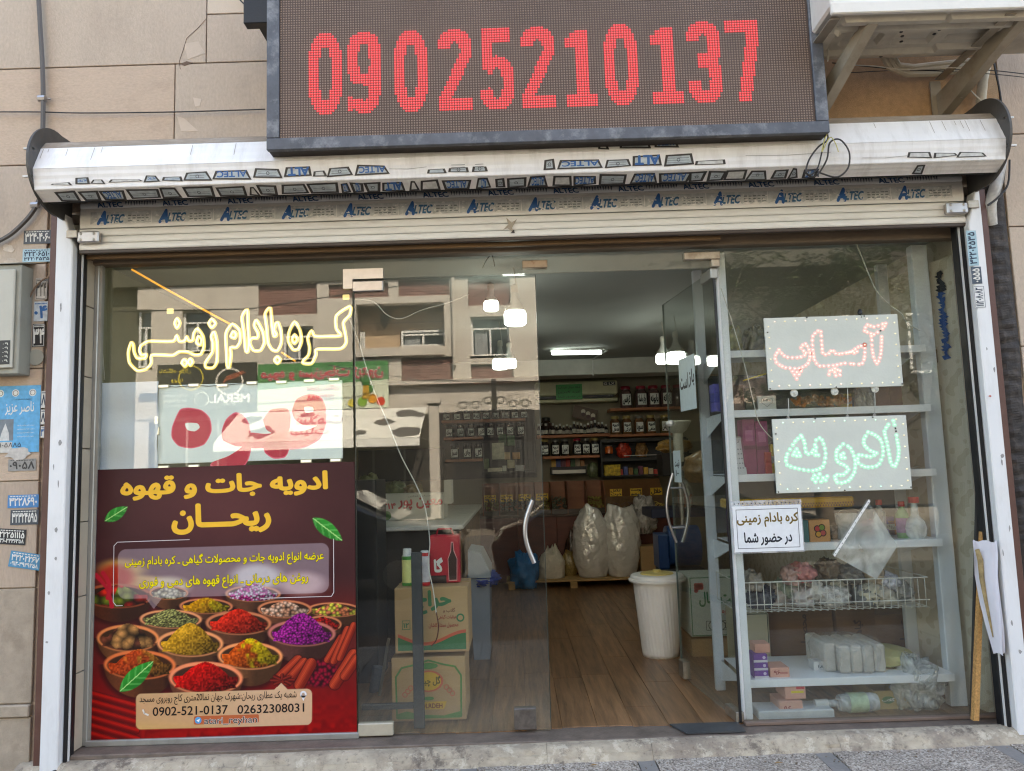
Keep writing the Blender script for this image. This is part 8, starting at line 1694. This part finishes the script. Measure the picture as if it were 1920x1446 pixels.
def win(x0, x1, z0, z1, Y, nm='window'):
    W_o = MB().box(x0, x1, Y, Y+.06, z0, z0+.06).box(x0, x1, Y, Y+.06, z1-.06, z1).box(x0, x0+.06, Y, Y+.06, z0+.061, z1-.061).box(x1-.06, x1, Y, Y+.06, z0+.061, z1-.061).box(x0+.061, x1-.061, Y, Y+.06, z0+(z1-z0)*.68, z0+(z1-z0)*.68+.05).box((x0+x1)/2-.03, (x0+x1)/2+.03, Y, Y+.06, z0+.061, z0+(z1-z0)*.68-.001).build('window', wfm, opp)
    MB().box(x0+.05, x1-.05, Y-.03, Y-.02, z0+.05, z1-.05).build('pane', wgl, W_o); MB().box(x0+.1, x0+(x1-x0)*.42, Y-.0195, Y-.015, z0+.08, z0+(z1-z0)*.66).build('curtain', cur, W_o); MB().box(x0-.05, x1+.05, Y+.02, Y+.20, z0-.07, z0-.002).build('sill', cream, W_o)
for w_ in wins: h = RR(*w_); win(h[0], h[1], h[2], h[3], OY-.2)
h = RR(*bal); win(R(757, 650, OY-1).x, h[1]-.02, h[2]+.1, h[3]-.75, OY-.55); win(h[0]+.02, R(690, 650, OY-1).x, h[2]+.1, h[3]-.75, OY-.55)
MB().box(h[0]-.3, h[1]+.3, OY-.85, OY-.61, h[2]-.2, h[3]+.1).build('balcony_back_wall', M('tan_balcony_wall', c(176, 152, 126), .8), opp); MB().box(h[0], h[1], OY-.60, OY+.12, h[2]-.25, h[2]-.002).build('balcony_slab', cream, opp); MB().tube([(h[0], OY+.02, h[2]+.75), (h[1], OY+.02, h[2]+.75)], .02, 6).build('balcony_rail', M('dark_iron', c(60, 56, 54), .6), opp)
q = R(726, 604, OY-1); MB().lathe([(.02, -.3), (.12, -.15), (.14, .1), (.03, .3)], q.x, OY-.48, q.z, 10).build('wall_lantern', M('dark_iron', c(60, 56, 54), .6), opp)
rr = random.Random(77)
for b_ in bricks:
    x0, x1, z0, z1 = RR(*b_); z1 = min(z1, BZ1); MB().box(x0, x1, OY-.2, OY-.12, z0, z1).build('brick_panel_mortar', M('dark_mortar', c(50, 40, 38), .9), opp); mb = MB(); z = z0+.005; k = 0
    while z+.07 < z1:
        x = x0+.01-(.12 if k % 2 else 0)
        while x < x1-.02:
            L_ = .26; a_, e_ = max(x, x0+.01), min(x+L_-.014, x1-.01)
            if e_-a_ > .03: mb.box(a_, e_, OY-.119, OY-.095+rr.random()*.02, z, z+.062)
            x += L_
        z += .075; k += 1
    mb.build('brickwork', brickm, opp, kind='stuff')
x0 = R(853, 700, OY).x; MB().tube([(x0, OY+.06, 4.6), (x0, OY+.06, BZ1)], .06, 8).build('downpipe', cream, opp)
for z, hh in ((4.05, .12),): MB().box(BX0, BX1, OY+.001, OY+.18, z, z+hh).build('cornice', cream, opp)
# invented dark top block, keeps bright sky out of the glass reflections
up = M('dark_olive_blocker', c(74, 72, 60), .6, var=.2, scale=1)
MB().box(BX0-3, BX1+9, OY-3.4, OY+.06, BZ1+.002, 14).build('added_dark_top', up, opp)
MB().box(BX0-3.2, BX0-.01, OY-3, OY-.3, 0, BZ1).build('added_dark_side', up, opp)  # invented side block, dark so the left pane mirrors nothing bright there
# ground floor shops
sf = M('dark_shop_front', c(60, 56, 52), .5, var=.5, scale=2)
MB().box(BX0+.3, -2.2, OY+.002, OY+.12, .1, 3.2).build('shop_front', sf, opp)
for k in range(9): MB().box(BX0+.5+k*.9, BX0+.56+k*.9, OY+.121, OY+.16, .1, 3.2).build('shop_mullion', M('shop_mullion_grey', c(150, 150, 146), .4), opp)
nb = thing('neighbour_building', 'pale building with darkened walls beside the trees across the street, mirrored in the right window', 'building', (7, -20, 0)); MB().box(3.2, 8.6, -24, -20.5, 3.4, 9).build('wall', M('pale_pink_render', c(190, 170, 156), .85, var=.1, scale=1), nb); MB().box(3.2, 8.6, -24, -20.48, 0, 3.398).box(8.602, 18, -24, -20.6, 0, 9).build('darkened_wall', M('darkened_render', c(62, 58, 54), .85, var=.1, scale=1), nb)  # lower and far walls coloured dark to weaken their reflection in the right pane
for k in range(1, 4):
    o = MB().box(4+k*3, 5.4+k*3, -20.499, -20.44, 4.2, 6.2).build('window', wfm, nb); MB().box(4.1+k*3, 5.3+k*3, -20.439, -20.43, 4.3, 6.1).build('pane', wgl, o)
zd = R(900, 772, OY).z; MB().box(-2.19, BX1, OY+.002, OY+.05, 0, zd).build('dark_ground_floor', M('added_dark_panel', c(58, 54, 50), .7, var=.3), opp)  # dark panel added for a ground-floor recess, cuts the door glass reflection
# banners
def banner(label, x0, y0, x1, y1, bg, fn, Y=OY+.25, name='shop_banner'):
    a, b = R(x0, y1, Y), R(x1, y0, Y); W, H = b.x-a.x, b.z-a.z; pr = Print(W, H); pr.step = .006; pr.rect(0, 0, W, H, bg, 1); fn(pr, W, H)
    t = thing(name, label, 'banner', (b.x, Y, a.z)); MB().box(a.x, b.x, Y-.06, Y-.001, a.z, b.z).build('banner_frame', black, t); pr.build('print', (b.x, Y+.001, a.z), (-1, 0, 0), (0, 0, 1), parent=t)
def meral(p, W, H):
    p.text('MERAL', W*.07, H*.16, W*.46, H*.33, W_, 2, bold=.03); p.text('GYM', W*.22, H*.08, W*.30, H*.13, W_, 2)
    p.ring(W*.27, H*.60, H*.26, H*.30, c(206, 200, 190), 2, sy=1); p.poly([(W*.14, H*.82), (W*.30, H*.72), (W*.36, H*.50), (W*.30, H*.62), (W*.22, H*.66), (W*.10, H*.78)], c(150, 80, 60), 3); p.ring(W*.66, H*.70, H*.24, H*.27, c(190, 170, 60), 2)
    p.text('باشگاه مرال', W*.66, H*.80, W*.98, H*.92, c(200, 180, 60), 2, bold=.02); p.text('ویژه', W*.74, H*.60, W*.86, H*.72, c(200, 180, 60), 2, bold=.02); p.ring(W*.55, H*.24, H*.14, H*.155, W_, 2)
    for k in range(3): p.text('۰۹۳۵۲۱۱۸۷۷', W*.68, H*(.30-k*.11), W*.94, H*(.36-k*.11), W_, 2)
banner('black banner with a white latin word across the street, mirrored in the left pane', 294, 679, 481, 773, c(50, 48, 48), meral)
def green(p, W, H):
    p.poly([(0, 0), (W, 0), (W, H*.45), (0, H*.6)], c(206, 212, 190), 2); p.text('میوه و سبزیجات زیتون', W*.04, H*.64, W*.97, H*.92, W_, 3, bold=.06); p.text('میوه و سبزیجات زیتون', W*.04, H*.64, W*.97, H*.92, c(190, 30, 60), 4, bold=.03)
    p.text('تحویل رایگان', W*.38, H*.40, W*.62, H*.52, c(190, 50, 50), 5, bold=.03); p.text('۰۲۶۳۲۷۸۸', W*.4, H*.20, W*.62, H*.32, c(190, 50, 50), 5, bold=.03)
    for i, (x, y, r, cc) in enumerate(((.06, .14, .09, (206, 60, 40)), (.12, .2, .1, (220, 150, 50)), (.2, .14, .1, (120, 160, 60)), (.28, .12, .08, (206, 190, 80)), (.14, .42, .08, (60, 110, 50)))): p.circ(W*x, H*y, H*r, c(*cc), 4+i)
    p.poly([(W*.14, H*.2), (W*.2, H*.2), (W*.19, H*.5), (W*.15, H*.5)], c(190, 150, 60), 9); p.poly([(W*.12, H*.72), (W*.15, H*.48), (W*.19, H*.48), (W*.22, H*.74), (W*.18, H*.6), (W*.17, H*.8), (W*.16, H*.6)], c(50, 110, 50), 10)
banner('green fruit shop banner with red lettering across the street, mirrored beside the black one', 483, 676, 728, 772, c(70, 130, 76), green)
# awning with cow spots
aw = thing('shop_awning', 'white awning with black cow spots across the street, mirrored between pane and door', 'awning', (-5, -16, 2))
AY0, AY1 = OY+.3, OY+2.2
x0, x1 = R(400, 800, AY1).x, R(786, 800, AY1).x; zt_, zb_ = R(600, 770, AY0).z, R(600, 826, AY1).z; zv = R(600, 841, AY1).z
up_ = Vector((0, AY0-AY1, zt_-zb_)); L_ = up_.length; pr = Print(x1-x0, L_); pr.step = .004; W, H = pr.w, L_
pr.rect(0, 0, W, H, c(206, 205, 198), 1)
for (x, y, rx, ry, s_) in ((.10, .80, .055, .13, 1), (.03, .74, .03, .09, 2), (.20, .52, .05, .11, 3), (.07, .18, .07, .16, 4), (.30, .2, .03, .08, 5), (.80, .3, .06, .18, 6), (.90, .74, .05, .13, 7), (.62, .85, .04, .08, 8)):
    pts = [(W*x+math.cos(k*math.pi/9)*W*rx*(1+.5*noise.noise((k*.6, s_*3, 0))), H*y+math.sin(k*math.pi/9)*H*ry*(1+.5*noise.noise((k*.5, s_*5, 2)))) for k in range(18)]; pr.poly(pts, c(84, 82, 80), 2)
pr.text('سلامت', W*.42, H*.52, W*.66, H*.92, c(150, 110, 110), 3, bold=.02, shear=.3); pr.text('لبنیات', W*.46, H*.14, W*.66, H*.42, c(150, 110, 110), 3, bold=.02, shear=.3)
pr.build('canvas', (x1, AY1, zb_), (-1, 0, 0), tuple(up_), parent=aw); MB().box(x0, x1, AY1-.02, AY1, zv, zb_-.002).build('valance', M('white_valance', c(228, 228, 222), .7), aw); MB().tube([(x0, AY1-.02, zb_), (x0, AY0, zb_)], .02, 6).tube([(x1, AY1-.02, zb_), (x1, AY0, zb_)], .02, 6).build('awning_arm', steel, aw)
# gate post, iron gate
gp_ = R(816, 900, -14); solo('gate_post', 'pale stone post across the street, mirrored in the door glass', 'post', MB().box(gp_.x-.12, gp_.x+.12, -14.12, -13.88, 0, R(816, 758, -14).z, .02).box(gp_.x-.17, gp_.x+.17, -14.17, -13.83, R(816, 758, -14).z+.001, R(816, 752, -14).z+.03, .01), cream, (gp_.x, -14, 0))
ig = thing('iron_gate', 'black wrought iron gate with scrolls across the street, mirrored in the door glass', 'gate', (-.9, -15, 0)); im = M('black_iron', c(36, 34, 34), .5)
gx0, gx1 = R(858, 800, -15).x, R(998, 800, -15).x; gz = R(920, 770, -15).z
for k in range(15): X = gx0+(gx1-gx0)*k/14; MB().tube([(X, -15, 0.02), (X, -15, gz)], .012, 5).build('bar', im, ig)
for z in (.2, 1.1, gz): MB().tube([(gx0, -15, z), (gx1, -15, z)], .018, 5).build('rail', im, ig)
for k in range(6):
    cx = gx0+(gx1-gx0)*(k+.5)/6; hh = .45 if k in (2, 3) else .25
    for s_ in (-1, 1): MB().tube([(cx+s_*(.16-.013*i)*math.cos(i*.55), -15, gz+hh*.5+(.16-.013*i)*math.sin(i*.55)) for i in range(12)], .012, 5).build('scroll', im, ig, smooth=True)
px_ = (gx0+gx1)/2; MB().box(px_-.06, px_+.06, -15.06, -14.94, 0, gz+.8).build('centre_post', im, ig)
MB().box(gx0-.2, gx1+2.5, -15.6, -15.5, 0, gz-.1).build('back_sheet', M('grey_gate_sheet', c(60, 58, 56), .7), ig)
# cables across the street
solo('street_cable', 'upper dark cable spanning the facade across the street', 'cable', MB().tube([(-11, -16, 6.1), (-7, -16, 6.05), (-3, -15.8, 6.5)], .018, 5), cable, (-11, -16, 6.1)); solo('street_cable', 'lower thin cable across the facade opposite, mirrored below the balcony', 'cable', MB().tube([(-5, -16.4, 4.5), (-2.5, -16.4, 4.0), (0, -16.4, 3.9)], .014, 5), cable, (-5, -16.4, 4.5))
# trees
leafm = M('tree_leaf_green', (.085, .12, .045), .45, var=.5, scale=1.4); barkm = M('tree_bark', (.10, .075, .055), .9, var=.3, scale=6, bump=.3)
def tree(label, x, y, h, cr_, cz_, n_, seed, lm=leafm):
    t = thing('street_tree', label, 'tree', (x, y, 0)); rr = random.Random(seed); limbs = []
    pts = [Vector((x+.12*math.sin(i*.9+seed)*i*.3, y+.1*math.cos(i*1.1+seed)*i*.3, -.1+i*(cz_*.95)/7)) for i in range(8)]; MB().tube(pts, [.17-.012*i for i in range(8)], 9).build('trunk', barkm, t, smooth=True)
    mb = MB()
    for k in range(11):
        s_ = pts[3+k % 5]; a_ = k*2.4+seed; e = s_+Vector((math.cos(a_)*cr_*.8, math.sin(a_)*cr_*.8, .6+rr.random()*1.5)); m_ = s_.lerp(e, .5)+Vector((0, 0, -.12)); mb.tube([s_, m_, e], [.06, .04, .012], 6); limbs.append((s_, e))
    mb.build('limbs', barkm, t, smooth=True); mb = MB()
    for k in range(n_//14):
        s_, e = rr.choice(limbs); c0 = s_.lerp(e, rr.uniform(.25, 1.15))+Vector((rr.gauss(0, .38), rr.gauss(0, .38), rr.gauss(.15, .34)))
        d = Vector((rr.uniform(-1, 1), rr.uniform(-1, 1), rr.uniform(-.6, .3))).normalized(); sd_ = d.cross(Vector((0, 0, 1))).normalized()
        for q in range(7):
            for s2 in (-1, 1):
                b_ = c0+d*(.05*q); l_ = (d*.5+sd_*s2+Vector((0, 0, rr.uniform(-.3, .2)))).normalized()*rr.uniform(.09, .16); w2 = l_.cross(Vector((rr.uniform(-.3, .3), rr.uniform(-.3, .3), 1))).normalized()*.022
                mb.add([b_, b_+l_*.5+w2, b_+l_, b_+l_*.5-w2], [(0, 1, 2, 3)])
    mb.build('crown', lm, t); return t
tree('leafy street tree across the road, mirrored high in the right window', 5.5, -9.3, 6, 1.7, 4.5, 14000, 3); tree('second leafy street tree farther right, mirrored beside the right rack upright', 7.9, -9.8, 6, 1.5, 4.3, 8000, 8); tree('sparse street tree left of the leafy one, mirrored left in the right window', 4.0, -10.6, 6, 1.3, 4.4, 3600, 5)
# parked black car behind the photographer, mirrored low in the door glass
car = thing('parked_car', 'black parked car at the kerb, mirrored low in the closed door glass', 'car', (-3.2, -6.6, -.1)); cp_ = M('black_car_paint', c(18, 19, 22), .22, var=.1, bump=0, coat=1); cgl = M('car_glass', c(26, 30, 32), .05, var=.05, bump=0, coat=.5)
pf = [(-5.3, .25), (-5.35, .6), (-5.2, .85), (-4.9, .92), (-4.35, 1.36), (-3.0, 1.44), (-2.3, 1.36), (-1.55, .98), (-.95, .9), (-.72, .7), (-.70, .3)]
def sec(y, s_, dz=0): return [(x+(0 if s_ == 1 else (.04 if x < -3 else -.04)), y, z-.1-(dz if z > 1 else dz*.2)) for x, z in pf]
MB().loft([sec(-5.75, 0, .12), sec(-5.65, 1, .04), sec(-6.55, 1, 0), sec(-7.4, 1, .04), sec(-7.5, 0, .12)][0:5] if False else [sec(-5.72, 0, .10), sec(-5.82, 1, .02), sec(-6.6, 1, 0), sec(-7.38, 1, .02), sec(-7.48, 0, .10)]).build('body', cp_, car, smooth=True)
for nm, pts in (('rear_side_window', [(-4.75, .97), (-4.3, 1.27), (-3.35, 1.33), (-3.35, .95)]), ('front_side_window', [(-3.28, .95), (-3.28, 1.33), (-2.4, 1.27), (-1.75, .97)])): MB().prism([(x, -5.705, z-.1) for x, z in pts], [(x, -5.73, z-.1) for x, z in pts]).build(nm, cgl, car)
MB().prism([(-2.28, -5.9, 1.27), (-1.58, -5.85, .90), (-1.58, -7.35, .90), (-2.28, -7.3, 1.27)], [(-2.26, -5.9, 1.285), (-1.56, -5.85, .915), (-1.56, -7.35, .915), (-2.26, -7.3, 1.285)]).build('windscreen', cgl, car)
for x in (-4.5, -1.55):
    for y in (-5.74, -7.46):
        rg = [[(x+math.cos(k*math.pi/12)*r, yy_, .22+math.sin(k*math.pi/12)*r) for k in range(24)] for r, yy_ in ((.26, y-.11), (.32, y-.09), (.32, y+.09), (.26, y+.11))]; o = MB().loft(rg).build('wheel', black_rub, car, smooth=True)
        rg = [[(x+math.cos(k*math.pi/12)*r, yy_, .22+math.sin(k*math.pi/12)*r) for k in range(24)] for r, yy_ in ((.19, y+.112), (.12, y+.125))]; MB().loft(rg).build('rim', steel, o)
MB().lathe([(.01, -.06), (.08, -.03), (.09, .02), (.02, .06)], -2.25, -5.62, .93, 10, sx=.7, sy=1).build('door_mirror', cp_, car, smooth=True)
car2 = dup(car, (-3.2+5.0, -6.9, -.1), 0, 'second black parked car, added to darken the low reflections in door and right window')  # copy of the car added to darken the glass low down
# grit and leaf scraps lying along the foot of the step
mb = MB(); rg_ = random.Random(15)
for k in range(150):
    x_ = rg_.uniform(-2.5, 2.7); y_ = -.13-abs(rg_.gauss(0, .10)); z_ = .022+(x_+2.5)*.0105; mb.rbox(x_, y_, z_+.001, rg_.uniform(.003, .010), rg_.uniform(.003, .008), rg_.uniform(.002, .005), rg_.random()*3, .0008)
tag(mb.build('grit', M('grit_mix', c(120, 104, 88), .9, var=.6, scale=30), None, origin=(0, 0, 0)), 'scattered grit lying on the paving along the step', 'grit', kind='stuff')
for k, (x_, y_, lb) in enumerate(((-1.3, -.22, 'left'), (.35, -.17, 'middle'), (1.25, -.24, 'right'))):
    z_ = .03+(x_+2.5)*.0105; tag(MB().prism([(x_-.02, y_, z_), (x_, y_-.008, z_+.004), (x_+.022, y_+.002, z_), (x_, y_+.009, z_+.003)], [(x_-.02, y_, z_+.001), (x_, y_-.008, z_+.005), (x_+.022, y_+.002, z_+.001), (x_, y_+.009, z_+.004)]).build('fallen_leaf', M('dry_leaf', c(150, 112, 60), .7), None, origin=(x_, y_, z_)), lb+' one of three dry fallen leaves on the paving before the step', 'leaf')
